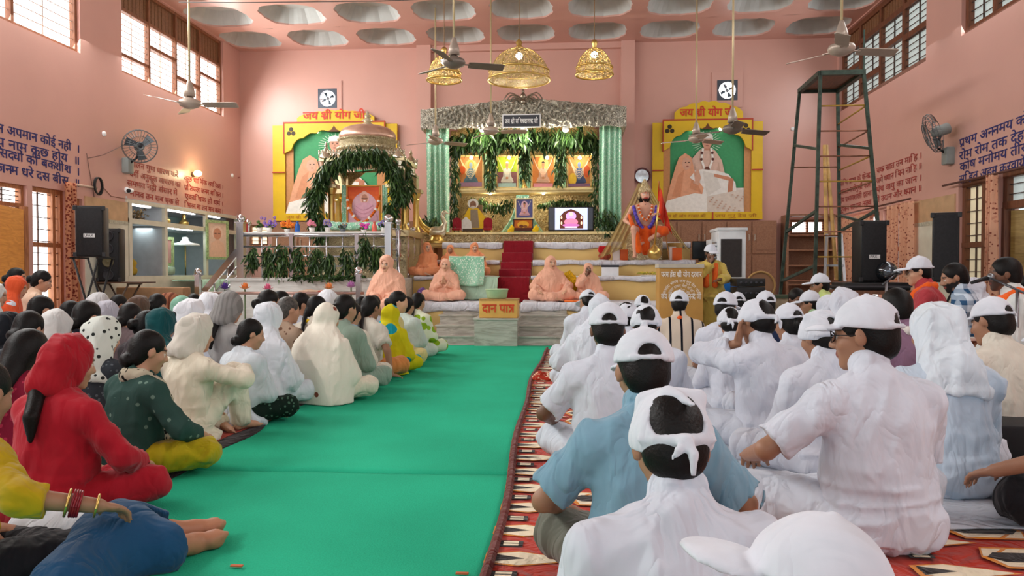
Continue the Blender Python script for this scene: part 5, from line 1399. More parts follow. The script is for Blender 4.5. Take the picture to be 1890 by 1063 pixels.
mb = MB(); mb.lathe((dx_, SY, zd), [(rD + .02, 0), (rD + .04, .04), (rD, .06), (rD, .16), (rD + .05, .19), (rD + .05, .22), (rD, .25), (rD, .33), (rD + .03, .35), (rD + .03, .37)], 48, flute=.03); mb.build('drum', BRG, sh, 'auto')
mb = MB()
for k in range(44): a = 2 * PI * k / 44; mb.ball((dx_ + (rD + .045) * math.cos(a), SY + (rD + .045) * math.sin(a), zd + .205), .022, 6)
for k in range(44): a = 2 * PI * k / 44; mb.ball((dx_ + (rD + .02) * math.cos(a), SY + (rD + .02) * math.sin(a), zd + .11), .026, 6, (1, 1, 1.5))
mb.build('beading', SLV, sh, True)
zt_ = z(226); zdm = zd + .37; Hd = z(230) - zdm
mb = MB(); mb.lathe((dx_, SY, zdm), [(rD, 0)] + [(rD * math.cos(a) ** .9 + .03 * math.sin(2 * a), Hd * math.sin(a) ** .85) for a in [PI / 2 * i / 14 for i in range(1, 14)]] + [(.06, Hd)], 32, flute=.03); mb.build('dome', M('#c39a86', .32, .45, .1, 8), sh, True)
hf = z(201) - zdm - Hd
mb = MB(); mb.lathe((dx_, SY, zdm + Hd - .02), [(.2, -.06), (.19, -.02), (.12, .02), (.06, .06), (.05, hf * .25), (.085, hf * .32), (.09, hf * .4), (.045, hf * .5), (.03, hf * .54), (.06, hf * .62), (.045, hf * .72), (.02, hf * .78), (.028, hf * .83), (.006, hf)], 20, flute=.04); mb.build('finial', SLV, sh, 'auto')
# portrait inside the shrine with its marigold garland
def pic7(A):
    for k in range(6): A.rect(0, .38 + .1 * k, 1, min(1, .5 + .1 * k), ('#f0b060', '#f09a3a', '#ee7f28', '#e8651e', '#e25a1c', '#de521a')[k])
    A.rect(0, 0, 1, .42, '#d9a6b8'); A.ell(.52, .52, .40, .34, '#dcabb6'); A.ell(.52, .74, .15, .15, '#eeb9a8'); A.ell(.53, .71, .095, .11, '#c8876c'); A.rect(.43, .71, .63, .725, '#5a3a30'); A.ell(.53, .655, .04, .012, '#fff0ea')
    A.poly([(.12, 0), (.16, .35), (.3, .58), (.42, .62), (.64, .62), (.78, .56), (.92, .3), (.95, 0)], '#dba3b4')
    for k in range(4): A.line([(.2 + .6 * i / 8, .56 - .09 * k - .12 * math.sin(PI * i / 8)) for i in range(9)], .006, '#c88a9c')
pe = framed(640, 342, 703, 424, 12.55, 'portrait of a saint in pale pink on an orange ground inside the domed shrine', pic7, fcol=M('#d98a22', .4), fw=.025)
o, u, v = quad_at(640, 342, 703, 424, 12.5)
for q in (0, 1): MB().grid(lambda s_, t_, q=q: (o.x + (-.10 if q == 0 else u.x + .01) + .09 * s_, 12.56 + .012 * math.sin(s_ * 14), o.z - .04 + (v.z + .05) * t_), 10, 10).build('drape_strip', MINT, pe, True)
mb = MB(); g = spline([(o.x + .02, 12.48, o.z + v.z * .72), (o.x + u.x * .12, 12.45, o.z + v.z * .42), (o.x + u.x * .5, 12.44, o.z + v.z * .16), (o.x + u.x * .88, 12.45, o.z + v.z * .45), (o.x + u.x - .02, 12.48, o.z + v.z * .75)], 44)
for i, p in enumerate(g): mb.cur = 1 if i % 6 == 3 else 0; mb.ball(p, .024 if i % 6 != 3 else .03, 8)
mb.cur = 1; mb.ball(g[22] + Vector((0, 0, -.06)), .03, 8)
mb.build('flower_garland', [M('#e0661a', .7, 0, .3, 60), M('#f2e4d8', .7)], None, True, 'orange marigold garland hung on the portrait in the domed shrine', 'garland')
s_ = S().u(rbox((SX, 12.5, zb_ + .06), (.5, .3, .06), .04)).folds(.02, (16, 16, 20), 4)
tag(solid('offering_cloth', s_, (SX - .6, 12.12, zb_ - .02), (SX + .6, 12.9, zb_ + .2), .016, MINT, None), 'crumpled mint cloth spread before the portrait in the domed shrine', 'cloth')
GS = 'leaf garlands on the domed shrine'; yf = SY - hd - .12
garland('leaf_garland', [at(584, 362, yf), at(600, 318, yf), at(635, 292, yf - .02), at(676, 284, yf - .02), at(708, 292, yf), at(730, 325, yf), at(738, 365, yf)], 780, (.045, .04, .065), 'arched leaf garland framing the front of the domed shrine', L=.18, group=GS, w=.02)
garland('leaf_garland', [at(580, 345, yf), at(576, 375, yf), at(584, 400, yf), at(591, 438, yf)], 520, (.05, .04, .04), 'thick leaf garland hanging down the left column of the domed shrine', L=.17, group=GS)
garland('leaf_garland', [at(733, 292, yf + .3), at(748, 318, yf + .2), at(752, 342, yf + .2), at(744, 368, yf)], 480, (.045, .06, .05), 'leaf garland over the right corner of the domed shrine', L=.17, group=GS)
garland('leaf_garland', [at(722, 372, yf), at(726, 392, yf), at(722, 402, yf)], 380, (.04, .04, .05), 'leaf tuft hanging at the right end of the shrine arch', L=.18, group=GS)
# ------------------------------------------------------------------ steel railing of the platform
RY = 11.5; rl = empty('railing', (at(560, 0, RY).x, RY, PZ), 'polished steel railing along the front of the marble platform', 'railing')
zx = lambda px, py, Y=RY: at(px, py, Y)
def post(px, ytop, Y, w, parent, ball=.06, z0=PZ):
    p = at(px, ytop, Y); mb = MB(); mb.bar((p.x, Y, z0), (p.x, Y, p.z - ball), w); mb.box(p.x - w * .7, Y - w * .7, p.z - ball, p.x + w * .7, Y + w * .7, p.z - ball + .02); mb.build('post', STEEL, parent)
    if ball: MB().ball((p.x, Y, p.z), ball, 14).build('ball_finial', M('#d6d6d8', .1, 1, .02), parent, True)
post(445, 404, RY, .11, rl, .07); post(538, 434, RY, .06, rl, 0); post(659, 434, RY, .06, rl, 0); post(717, 404, RY, .1, rl, .075); post(458, 412, 12.3, .08, rl, .06)
for px in (480, 508, 569, 600, 630, 688): 
    x = at(px, 0, RY).x; MB().tube([(x, RY, PZ), (x, RY, at(px, 434, RY).z)], .012, 8).build('baluster', STEEL, rl, True)
for py, r in ((434, .028), (455, .017), (473, .014), (491, .014)):
    MB().tube([zx(445, py), zx(717, py)], r, 10).build('rail', STEEL, rl, True)
a, b = zx(447, 432), zx(715, 432); MB().box(a.x, RY - .02, a.z + .005, b.x, RY + .22, a.z + .03).build('ledge', M('#e2e0dc', .3), rl)
LZ = a.z + .031
# ornate posts and side rail running back beside the saints
r2 = empty('railing', (at(735, 0, 12.2).x, 12.2, PZ), 'short side railing of chromed posts between the shrine platform and the stage', 'railing')
for px, py, Y in ((735, 409, 12.0), (751, 415, 12.5), (762, 424, 13.0)):
    p = at(px, py, Y); h_ = p.z - PZ
    mb = MB(); mb.lathe((p.x, Y, PZ), [(.05, 0), (.05, .05), (.03, .08), (.03, h_ * .35), (.05, h_ * .4), (.035, h_ * .46), (.055, h_ * .6), (.03, h_ * .7), (.045, h_ * .82), (.025, h_ - .05), (.04, h_ - .04)], 14); mb.ball(p, .05, 12); mb.build('post', STEEL, r2, True)
for t in (.35, .55, .75, .95):
    q0, q1 = at(717, 404, 11.6), at(762, 424, 13.0); MB().tube([(q0.x, 11.6, PZ + (q0.z - .1 - PZ) * t), (q1.x, 13.0, PZ + (q1.z - PZ) * t)], .014, 8).build('rail', STEEL, r2, True)
# stair railing, descending to the left
r3 = empty('railing', (at(400, 0, RY).x, RY - .05, 0), 'sloping steel handrail of the steps at the left end of the marble platform', 'railing')
post(365, 502, RY, .075, r3, .06, 0)
MB().bar(zx(440, 462, RY - .02), zx(377, 538, RY - .02), .05, .09).build('handrail', STEEL, r3)
for d in (26, 44, 60): MB().tube([zx(441, 462 + d), zx(377, 538 + d)], .014, 8).build('rail', STEEL, r3, True)
for px, y0_, y1_ in ((420, 492, 560), (396, 520, 580)): MB().tube([zx(px, y0_), zx(px, y1_)], .012, 8).build('baluster', STEEL, r3, True)
# low pink rail in front of the platform
r4 = empty('railing', (at(510, 0, 11.0).x, 11.0, 0), 'low pinkish metal rail running in front of the marble platform', 'railing')
PKM = M('#c9a59a', .3, .7, .1)
MB().tube([at(372, 541, 11.0), at(672, 541, 11.0)], .022, 8).build('rail', PKM, r4, True)
for px in (430, 540, 590): MB().tube([at(px, 541, 11.0), at(px, 541, 11.0) * 1 - Vector((0, 0, at(px, 541, 11.0).z))], .016, 8).build('post', PKM, r4, True)
post(662, 500, 11.0, .07, r4, .065, 0)
# leaf bunches tied to the railing
GR = 'leaf bunches tied to the steel railing'
for px, y0_, y1_, sp, lb in ((466, 458, 500, .03, 'small leaf bunch on the steel railing nearest its left ball post'), (497, 455, 510, .05, 'leaf bunch on the steel railing, second from the left ball post'), (520, 455, 508, .04, 'leaf bunch on the steel railing just left of its second post'), (551, 458, 505, .04, 'leaf bunch on the steel railing just right of its second post'), (583, 458, 508, .05, 'leaf bunch on the steel railing below the pink potted flowers'), (606, 470, 508, .04, 'low leaf bunch on the steel railing below the shrine column'), (640, 465, 505, .05, 'leaf bunch on the steel railing left of its third post'), (672, 440, 490, .04, 'tall leaf bunch on the steel railing right of its third post'), (694, 455, 500, .04, 'leaf bunch on the steel railing beside the chromed posts')):
    garland('leaf_garland', [zx(px, y0_, RY - .06), zx(px + 1, (y0_ + y1_) / 2, RY - .06), zx(px, y1_ - 8, RY - .06)], 330, (sp, .025, .035), lb, L=.15, group=GR)
garland('leaf_garland', [zx(540, 511, RY - .12), zx(600, 512, RY - .12), zx(668, 511, RY - .12)], 220, (.03, .03, .02), 'leaf string lying along the marble edge under the railing', L=.1, droop=.1, group=GR)
# flower pots and bottles on the ledge
def blooms(c, r, n, col, cx, leafy=True):
    mb = MB(); mb.cur = 0
    for i in range(n):
        q = Vector(c) + Vector((rnd.gauss(0, r), rnd.gauss(0, r * .6), abs(rnd.gauss(0, r * .8))))
        for k in range(5): a = 2 * PI * k / 5 + i; mb.ball(q + Vector((.016 * math.cos(a), -.005, .016 * math.sin(a))), .012, 5)
        mb.cur = 1; mb.ball(q + Vector((0, -.012, 0)), .008, 5); mb.cur = 0
    return mb.build('blossom', [M(col, .6, 0, .2, 40), M(cx, .6)], None, True)
def potted(px, Y, z0, col, label, potc='#e6e2dc', r=.055, n=14, ph=.07, cat='potted flowers', centre='#e8c040'):
    x = at(px, 430, Y).x; e = empty('flower_pot', (x, Y, z0), label, cat, 'potted flowers on the steel railing ledge')
    MB().lathe((x, Y, z0), [(.035, 0), (.048, ph), (.044, ph), (.034, .01)], 16).build('pot', M(potc, .4), e, True)
    b = blooms((x, Y, z0 + ph + .03), r, n, col, centre); b.location = b.location - e.location; b.parent = e
    mb = MB()
    for _ in range(10): leaves(mb, (x, Y, z0 + ph), 1, (.03, .02, .01), .09, -.5)
    mb.build('leaf', list(LEAFM), e); return e
RL = RY + .1
potted(497, RL, LZ, '#8a68c4', 'purple flowers in a white pot on the railing ledge, left of the orange ones', r=.07, n=18)
potted(530, RL, LZ, '#ee7a22', 'orange marigolds in a white bowl on the railing ledge', r=.05, n=24, ph=.05)
potted(576, RL, LZ, '#e488a4', 'pink flowers in a white pot on the railing ledge', r=.04, n=14)
potted(605, RL, LZ, '#9a8ac0', 'pale purple flowers in a white pot on the ledge beside the shrine column', r=.045, n=14)
potted(633, RL, LZ, '#7c8894', 'grey green sprigs in a dark pot on the railing ledge before the shrine', '#5a6066', r=.04, n=10, ph=.05)
potted(672, RL, LZ, '#e040c0', 'bright magenta flowers on the railing ledge before the orange portrait', r=.03, n=16, ph=.03)
potted(708, RL, LZ, '#7c6cc0', 'violet flowers in a white pot at the right end of the railing ledge', r=.035, n=12)
potted(479, RL, LZ, '#5a7a3a', 'little green sprout in a pot at the left of the railing ledge', '#d8d0c4', r=.03, n=5, centre='#4a6a2a')
def bottle(px, col, label, h=.17, name='bottle'):
    x = at(px, 430, RL).x; e = empty(name, (x, RL, LZ), label, name)
    MB().lathe((x, RL, LZ), [(.035, 0), (.04, .01), (.04, h * .6), (.02, h * .8), (.017, h * .9)], 14).build('body', M(col, .25), e, True); MB().lathe((x, RL, LZ + h * .9), [(.02, 0), (.02, h * .1), (0, h * .1)], 12).build('cap', M(col, .5), e, True)
bottle(453, '#c8444a', 'red bottle on the railing ledge next to the left ball post', .22); bottle(549, '#2f62b0', 'blue bottle on the railing ledge between orange and pink flowers'); bottle(691, '#e06a5a', 'small coral red bottle on the railing ledge left of the violet flowers', .16)
# lotus candles and other small things on the step below the platform
def lotus(px, py, Y, col, label):
    p = at(px, py, Y); e = empty('paper_lotus', (p.x, Y, p.z - .06), label, 'flower', 'paper lotus flowers before the platform'); mb = MB()
    for ring, (r, hh, n_) in enumerate(((.09, .05, 8), (.06, .09, 7), (.03, .11, 5))):
        for k in range(n_):
            a = 2 * PI * k / n_ + ring * .4; d = Vector((math.cos(a), math.sin(a), 0)); s2 = Vector((-math.sin(a), math.cos(a), 0)); c = Vector((p.x, Y, p.z - .05))
            mb.add([c, c + d * r * .6 - s2 * .03 + Vector((0, 0, hh * .5)), c + d * r + Vector((0, 0, hh)), c + d * r * .6 + s2 * .03 + Vector((0, 0, hh * .5))], [(0, 1, 2), (0, 2, 3)])
    mb.build('petal', M(col, .6), e); MB().tube([(p.x, Y, p.z - .05), (p.x, Y, 0.0)], .012, 6).build('stem', M('#5a6a48', .6), e, True)
lotus(452, 528, 11.02, '#f09a58', 'orange paper lotus before the platform, below the left ball post'); lotus(494, 530, 11.02, '#e87a9e', 'pink paper lotus before the platform'); lotus(607, 528, 11.02, '#f0a468', 'orange paper lotus before the platform beside the red cloths'); lotus(648, 525, 11.02, '#cc8ec4', 'lilac paper lotus above the small black statue'); lotus(415, 528, 11.1, '#6a4aa0', 'dark violet paper lotus beside the sloping handrail')
p = at(643, 575, 10.9); s_ = S().u(chain([(p.x, 10.9, .05), (p.x + .01, 10.9, .2), (p.x - .01, 10.9, .34), (p.x + .02, 10.9, .52)], [.07, .05, .06, .03]), .03).u(ell((p.x + .03, 10.9, .6), (.04, .04, .05)), .02).u(cone((p.x - .02, 10.9, .42), (p.x - .1, 10.88, .5), .02, .015), .02).u(cone((p.x + .02, 10.9, .42), (p.x + .1, 10.88, .36), .02, .015), .02).u(ell((p.x, 10.9, .03), (.1, .08, .035)), .02)
tag(solid('dancer_statue', s_, (p.x - .2, 10.75, -.01), (p.x + .2, 11.05, .75), .012, BLACK, None), 'small black statue standing before the low pink rail', 'statue')
for (xa, xb, col, lb) in ((555, 605, '#c9a58c', 'dull pink folded cloth heaped on the low rail'), (590, 612, '#b8362c', 'red folded cloth lying on the low rail')):
    a, b = at(xa, 538, 11.15), at(xb, 534, 11.15); s_ = S().u(rbox(((a.x + b.x) / 2, 11.15, a.z - .02), ((b.x - a.x) / 2, .12, .035), .02)).folds(.014, (20, 20, 30), xa)
    tag(solid('folded_cloth', s_, (a.x - .08, 10.95, a.z - .12), (b.x + .08, 11.35, a.z + .1), .013, cloth(col), None), lb, 'cloth')
# bench carrying those cloths
a, b = at(548, 545, 11.15), at(640, 545, 11.15); bn = empty('bench', ((a.x + b.x) / 2, 11.15, 0), 'low beige bench before the platform under the folded cloths', 'bench'); MB().box(a.x, 11.03, a.z - .04, b.x, 11.32, a.z).build('seat', M('#c8b8a0', .6), bn)
for x in (a.x + .04, b.x - .04): MB().box(x - .025, 11.05, 0, x + .025, 11.3, a.z - .04).build('leg', M('#c8b8a0', .6), bn)
# ------------------------------------------------------------------ table before the saints, yellow flowers, cartons, fruit, jars
a, b = at(836, 470, 12.1), at(893, 470, 12.1); tz = at(860, 474, 12.1).z
tb = empty('low_table', ((a.x + b.x) / 2, 12.05, .55), 'low table hidden under mint sequinned cloth in front of the saints', 'table')
MB().box(a.x, 11.95, tz - .05, b.x, 12.28, tz - .01).build('tabletop', M('#7a5236', .5), tb)
for x in (a.x + .04, b.x - .04): MB().box(x - .02, 12.0, .58, x + .02, 12.25, tz - .05).build('leg', M('#7a5236', .5), tb)
def cov(nm, x0, x1, y0, y1, z1, z0, mat_, label, seed=0, am=.02):
    def fn(s_, t_):
        x = x0 + (x1 - x0) * s_
        if t_ < .4: return (x, y1 + (y0 - y1) * t_ / .4, z1 + .008 * math.sin(x * 20 + t_ * 9))
        k = (t_ - .4) / .6; return (x + .02 * math.sin(k * 4 + seed) * k, y0 - .015 - am * (1 + math.sin(x * 24 + seed)) * k, z1 + (z0 - z1) * k * (1 + .03 * math.sin(x * 11)))
    mb = MB(); mb.grid(fn, 50, 24); o_ = mb.build(nm, mat_, None, True, label, 'cloth'); thicken(o_, .008); return o_
cov('table_cover', a.x - .03, b.x + .03, 11.88, 12.28, tz, .80, MINT, 'mint sequinned cloth with a gold hem draped over the low table on the stage')
a2, b2 = at(838, 500, 11.95), at(919, 500, 11.95); cov('table_cover', a2.x + .05, b2.x, 11.93, 12.25, .93, .585, MINTP, 'plain pale green cloth hanging below the sequinned one beside the red stairs', 2, .012)
s_ = S().u(ell((at(1053, 0, 12.0).x, 12.0, .76), (.13, .1, .22)), .02).u(ell((at(1048, 0, 12.0).x, 12.0, .95), (.09, .08, .06)), .05).folds(.03, (22, 22, 14), 5)
tag(solid('flower_heap', s_, (at(1053, 0, 12).x - .25, 11.8, .56), (at(1053, 0, 12).x + .25, 12.2, 1.08), .014, M('#eab414', .8, 0, .35, 50, .6, 70), None), 'heap of bright yellow flower strings between two saints on the stage', 'flowers', None, 'thing')
def carton(x0, y0, x1, y1, Y, dep, z0, mat_, label, lidc=None, nm='carton'):
    p, q = at(x0, y1, Y), at(x1, y0, Y); e = empty(nm, ((p.x + q.x) / 2, Y + dep / 2, z0), label, 'box'); hgt = q.z - p.z
    MB().box(p.x, Y, z0, q.x, Y + dep, z0 + hgt, .006).build('body', mat_, e, smooth='auto')
    if lidc: MB().box(p.x - .006, Y - .006, z0 + hgt - .03, q.x + .006, Y + dep + .006, z0 + hgt + .006).build('lid', lidc, e)
    return e
carton(1111, 493, 1142, 513, 12.45, .22, .945, M('#e4e6ea', .5), 'white carton with a dark open top on the second tier', M('#3a3a40', .5))
carton(1131, 457, 1144, 478, 12.95, .16, 1.21, M('#e2d4cc', .5), 'small pale box on the third tier beside the orange box'); carton(1145, 457, 1159, 477, 12.95, .16, 1.21, M('#cc5a22', .5), 'orange box on the third tier left of the seated statue')
carton(1236, 455, 1248, 480, 12.95, .16, 1.21, M('#e4d6ce', .5), 'small pale box on the third tier right of the seated statue'); carton(1241, 456, 1259, 479, 12.92, .16, 1.21, M('#e0601e', .5), 'bright orange box on the third tier right of the seated statue')
p = at(1116, 480, 12.95); rp = empty('offering_pot', (p.x, 13.0, 1.21), 'brass pot wrapped in red cloth on the third tier by the gold veil', 'pot')
MB().lathe((p.x, 13.0, 1.21), [(.06, 0), (.1, .04), (.11, .08), (.08, .13), (.06, .15)], 18).build('pot', M('#b5573c', .35, .4, .3, 30), rp, True); s_ = S().u(rbox((p.x, 13.0, 1.40), (.1, .07, .055), .02)).folds(.012, (30, 30, 30), 2); solid('cloth_wrap', s_, (p.x - .16, 12.88, 1.3), (p.x + .16, 13.12, 1.5), .012, cloth('#c01c24'), rp)
# bananas
p = at(1200, 510, 12.42); bz = empty('fruit_platter', (p.x, 12.45, .945), 'white plate of ripe bananas on the second tier left of the lectern', 'fruit')
MB().lathe((p.x, 12.5, .946), [(.1, 0), (.15, .012), (.15, .016), (.1, .006)], 20).build('plate', WHITE, bz, True)
for k in range(9):
    a = (k - 4) * .32; b0 = Vector((p.x + .022 * (k - 4), 12.48 + .01 * (k % 3), .975 + .012 * (k % 2)))
    d = Vector((math.sin(a), -.25, 0)); MB().tube([b0, b0 + d * .05 + Vector((0, 0, .018)), b0 + d * .10 + Vector((0, 0, .02)), b0 + d * .14 + Vector((0, 0, .005))], [.007, .017, .016, .006], 7).build('banana', M('#d3b93c' if k % 2 else '#a8a03c', .5, 0, .25, 40), bz, True)
s_ = S().u(rbox((at(1059, 0, 11.5).x, 11.5, .575), (.13, .13, .012), .01)).folds(.006, (20, 20, 20), 1); tag(solid('folded_cloth', s_, (at(1059, 0, 11.5).x - .2, 11.3, .54), (at(1059, 0, 11.5).x + .2, 11.7, .62), .012, cloth('#ee7430'), None), 'orange cloth folded flat on the white mattress before two saints', 'cloth')
s_ = S().u(ell((at(778, 0, 11.7).x, 11.7, .66), (.09, .08, .11))).folds(.01, (24, 24, 20), 3); tag(solid('bag', s_, (at(778, 0, 11.7).x - .16, 11.55, .54), (at(778, 0, 11.7).x + .16, 11.85, .82), .012, printed('#6a4a86', '#9a7ab4', 30, .3), None), 'purple patterned cloth bag on the stage beside the praying saint', 'bag')
# ------------------------------------------------------------------ seated deity statue with mace, flag, garlands and gold veil
SYs = 12.95
p = at(1190, 335, SYs); ks = (p.z + .0 - 1.21) / 1.40
pose = Pose(lean=.0, head=(.12, .0, 0), legs='edge', arms=((-.20, .34, .80), (.27, .30, .62)), wide=1.25, fat=.03)
pose.kn[1] = V3(.22, .40, .54); pose.an[1] = V3(.20, .40, .09); pose.kn[-1] = V3(-.30, .36, .50); pose.an[-1] = V3(-.02, .26, .34); pose.ft[-1] = unit(V3(.9, .3, -.2))
T = np.eye(4); T[:3, :3] = rotZ(PI) * ks; tp = rotZ(PI) @ (pose.top * ks); T[:3, 3] = (p.x - tp[0], SYs - tp[1], 1.21)
dst = empty('deity_statue', (p.x, SYs, 1.21), 'large seated painted statue with golden crown and orange loincloth, right of the altar', 'statue')
lo, hi = bounds(pose); bf = body_field(pose, True); bf.u(ell(pose.head + pose.HR @ V3(0, .078, -.055), (.05, .05, .045), pose.HR), .03)
def tint_statue(Vv):
    c = np.tile(np.array(lin('#d9a48c')), (len(Vv), 1)); q = (Vv - pose.head) @ pose.HR / HS; y = q[:, 1]; fr = y > .03
    c[fr & (q[:, 2] < -.06) & (q[:, 2] > -.16)] = lin('#1c1412'); c[fr & (np.abs(q[:, 0]) < .035) & (q[:, 2] < -.045) & (q[:, 2] > -.068)] = lin('#a83a32')
    m = fr & (np.abs(np.abs(q[:, 0]) - .032) < .015) & (np.abs(q[:, 2] - .004) < .007); c[m] = lin('#f0ece8'); m = fr & (np.abs(np.abs(q[:, 0]) - .032) < .006) & (np.abs(q[:, 2] - .004) < .007); c[m] = lin('#141010')
    m = fr & (np.abs(np.abs(q[:, 0]) - .033) < .02) & (np.abs(q[:, 2] - .027) < .005); c[m] = lin('#1c1412'); c[fr & (np.abs(q[:, 0]) < .008) & (q[:, 2] > .02) & (q[:, 2] < .06)] = lin('#c8281e'); return c
solid('body', bf, lo, hi, .012 / ks, SKINMAT, dst, T, tint_statue)
H, Q = pose.head, pose.HR; s_ = S().u(ell(H + Q @ V3(0, -.01, .075), (.098, .11, .06), Q)).u(chain([H + Q @ V3(0, -.01, .1), H + Q @ V3(0, -.01, .2), H + Q @ V3(0, -.01, .26)], [.075, .045, .012]), .03).u(ell(H + Q @ V3(0, .08, .1), (.03, .02, .05), Q), .01)
for e in (1, -1): s_.u(ell(H + Q @ V3(e * .09, 0, -.01), (.022, .03, .05), Q), .01)
s_.cut(ell(H + Q @ V3(0, .09, -.03), (.07, .08, .07), Q), .005).folds(.003, (60, 60, 50), 2); solid('crown', scaled(s_, H), H - .25, H + .36, .009, GOLDC, dst, T)
hs_ = S().u(ell(H + Q @ V3(0, -.04, -.03), (.10, .085, .11), Q)).cut(ell(H + Q @ V3(0, .09, -.02), (.075, .1, .12), Q)).folds(.004, (40, 40, 20), 1); solid('hair', scaled(hs_, H), H - .25, H + .25, .012, HAIR, dst, T)
s_ = S().u(ell(pose.pel, (.22, .17, .12))).u(cone(pose.hip[-1], pose.kn[-1], .115, .09), .05).u(cone(pose.hip[1], pose.hip[1] * .6 + pose.kn[1] * .4, .115, .10), .05).u(cone(pose.pel + V3(0, .2, 0), pose.pel + V3(0, .26, -.36), .09, .06), .05).folds(.01, (16, 16, 8), 3); solid('loincloth', s_, lo, hi, .013 / ks, cloth('#e05a1e'), dst, T)
s_ = S().u(chain([pose.el[1] * .6 + pose.sh[1] * .4 + V3(-.02, .06, 0), pose.wr[1] + V3(-.03, .04, -.0), pose.wr[1] + V3(-.10, .10, -.2), pose.wr[1] + V3(-.13, .12, -.46)], [.03, .035, .045, .05]), .02).folds(.01, (20, 20, 10), 6); solid('sash', s_, lo, hi, .012 / ks, cloth('#e8621c'), dst, T)
def w2(q): return Vector((T[:3, :3] @ np.array(q) + T[:3, 3]).tolist())
def bead_string(nm, pts, r, cols, label, n=40):
    mb = MB()
    for i, q in enumerate(spline(pts, n)): mb.cur = i % len(cols); mb.ball(q, r, 7)
    return mb.build(nm, [M(c, .7, 0, .3, 60) for c in cols], None, True, label, 'garland', 'garlands on the seated statue')
fz = lambda x, z, d=.2: w2(pose.chest + pose.R @ V3(x, d, z))
bead_string('flower_garland', [fz(.2, .10, .12), fz(.17, -.05, .2), fz(.1, -.22, .22), fz(0, -.30, .24), fz(-.1, -.22, .22), fz(-.17, -.05, .2), fz(-.2, .1, .12)], .032, ['#5a48b8', '#6a58c8', '#4a3aa0'], 'purple flower garland round the shoulders of the seated statue', 46)
bead_string('flower_garland', [fz(.12, .12, .14), fz(.09, -.02, .2), fz(0, -.14, .23), fz(-.09, -.02, .2), fz(-.12, .12, .14)], .022, ['#e0661a', '#d85a18', '#e8762a', '#f0e6da'], 'orange and white flower garland at the neck of the seated statue', 40)
mc = empty('mace', tuple(at(1208, 478, 12.55)[:2]) + (1.215,), 'golden mace standing on its round head at the knee of the seated statue', 'mace'); q0 = mc.location
MB().lathe(q0, [(.03, 0), (.09, .03), (.115, .09), (.105, .15), (.06, .2), (.03, .23), (.022, .26)], 20, flute=.05).build('head', GOLD, mc, True); MB().tube([q0 + Vector((0, 0, .25)), q0 + Vector((.04, 0, .62)), q0 + Vector((.06, .0, .95))], .016, 8).build('shaft', GOLD, mc, True)
# red pennant on a pole
q0 = at(1222, 455, 12.7); q1 = at(1218, 333, 12.7); fl_ = empty('flag', tuple(at(1235, 478, 12.7)[:2]) + (1.215,), 'red and orange pennant leaning at the shoulder of the seated statue', 'flag')
MB().tube([Vector(fl_.location), at(1216, 334, 12.72)], .01, 6).build('pole', M('#b07840', .5), fl_, True)
mb = MB(); A_, B_, C_, D_ = at(1216, 336, 12.7), at(1213, 398, 12.7), at(1240, 432, 12.66), at(1226, 372, 12.68)
mb.grid(lambda s_, t_: (A_.lerp(B_, t_)).lerp(D_.lerp(C_, t_), s_) + Vector((0, .04 * math.sin(s_ * 9 + t_ * 3), 0)), 24, 16); thicken(mb.build('pennant', cloth('#d23a22'), fl_, True), .004)
mb = MB()
vt = at(1188, 330, 13.05)
def net():
    m, n = newmat('gold_net'); n.b.inputs['Base Color'].default_value = lin('#c8b072'); n.b.inputs['Roughness'].default_value = .5; n.b.inputs['Metallic'].default_value = .3; n.b.inputs['Alpha'].default_value = .5
    return m
NET = net()
for s, (x0, y0, x1, y1) in (('left', (1104, 478, 1150, 458)), ('right', (1238, 430, 1278, 470))):
    a, b = at(x0, y0, 12.75), at(x1, y1, 12.9); top_ = [at(1178, 338, 13.1), at(1196, 338, 13.1)]; ta, tb_ = (top_[0], top_[1])
    mb = MB(); mb.grid(lambda u_, t_: ta.lerp(tb_, u_).lerp(a.lerp(b, u_), t_) + Vector((0, .03 * math.sin(u_ * 22) * t_, -.05 * math.sin(PI * t_))), 40, 24); o_ = mb.build('gold_veil', NET, None, True, 'sheer gold net veil falling from the statue crown to the %s' % s, 'veil'); thicken(o_, .002)
bs = empty('statue_seat', (p.x, 13.25, 1.21), 'golden seat block behind and under the seated statue', 'seat'); MB().box(p.x - .3, SYs + .02, 1.212, p.x + .3, SYs + .4, 1.21 + .42 * ks - .1, .03).build('block', GOLDC, bs, smooth='auto'); MB().box(p.x - .34, SYs + .3, 1.212, p.x + .34, SYs + .42, 1.21 + .62, .03).build('backrest', GOLDC, bs, smooth='auto')
for px, lb in ((1162, 'gold drum shaped stand left of the seated statue'), (1248, 'yellow cloth covered drum stand right of the seated statue')):
    q = at(px, 452, 13.25); MB().lathe((q.x, 13.28, 1.212), [(.13, 0), (.14, .03), (.12, .06), (.12, .24), (.14, .27), (.14, .3), (0, .3)], 20).build('drum_stand', M('#c8a868', .45, .3, .1), None, 'auto', lb, 'stand')
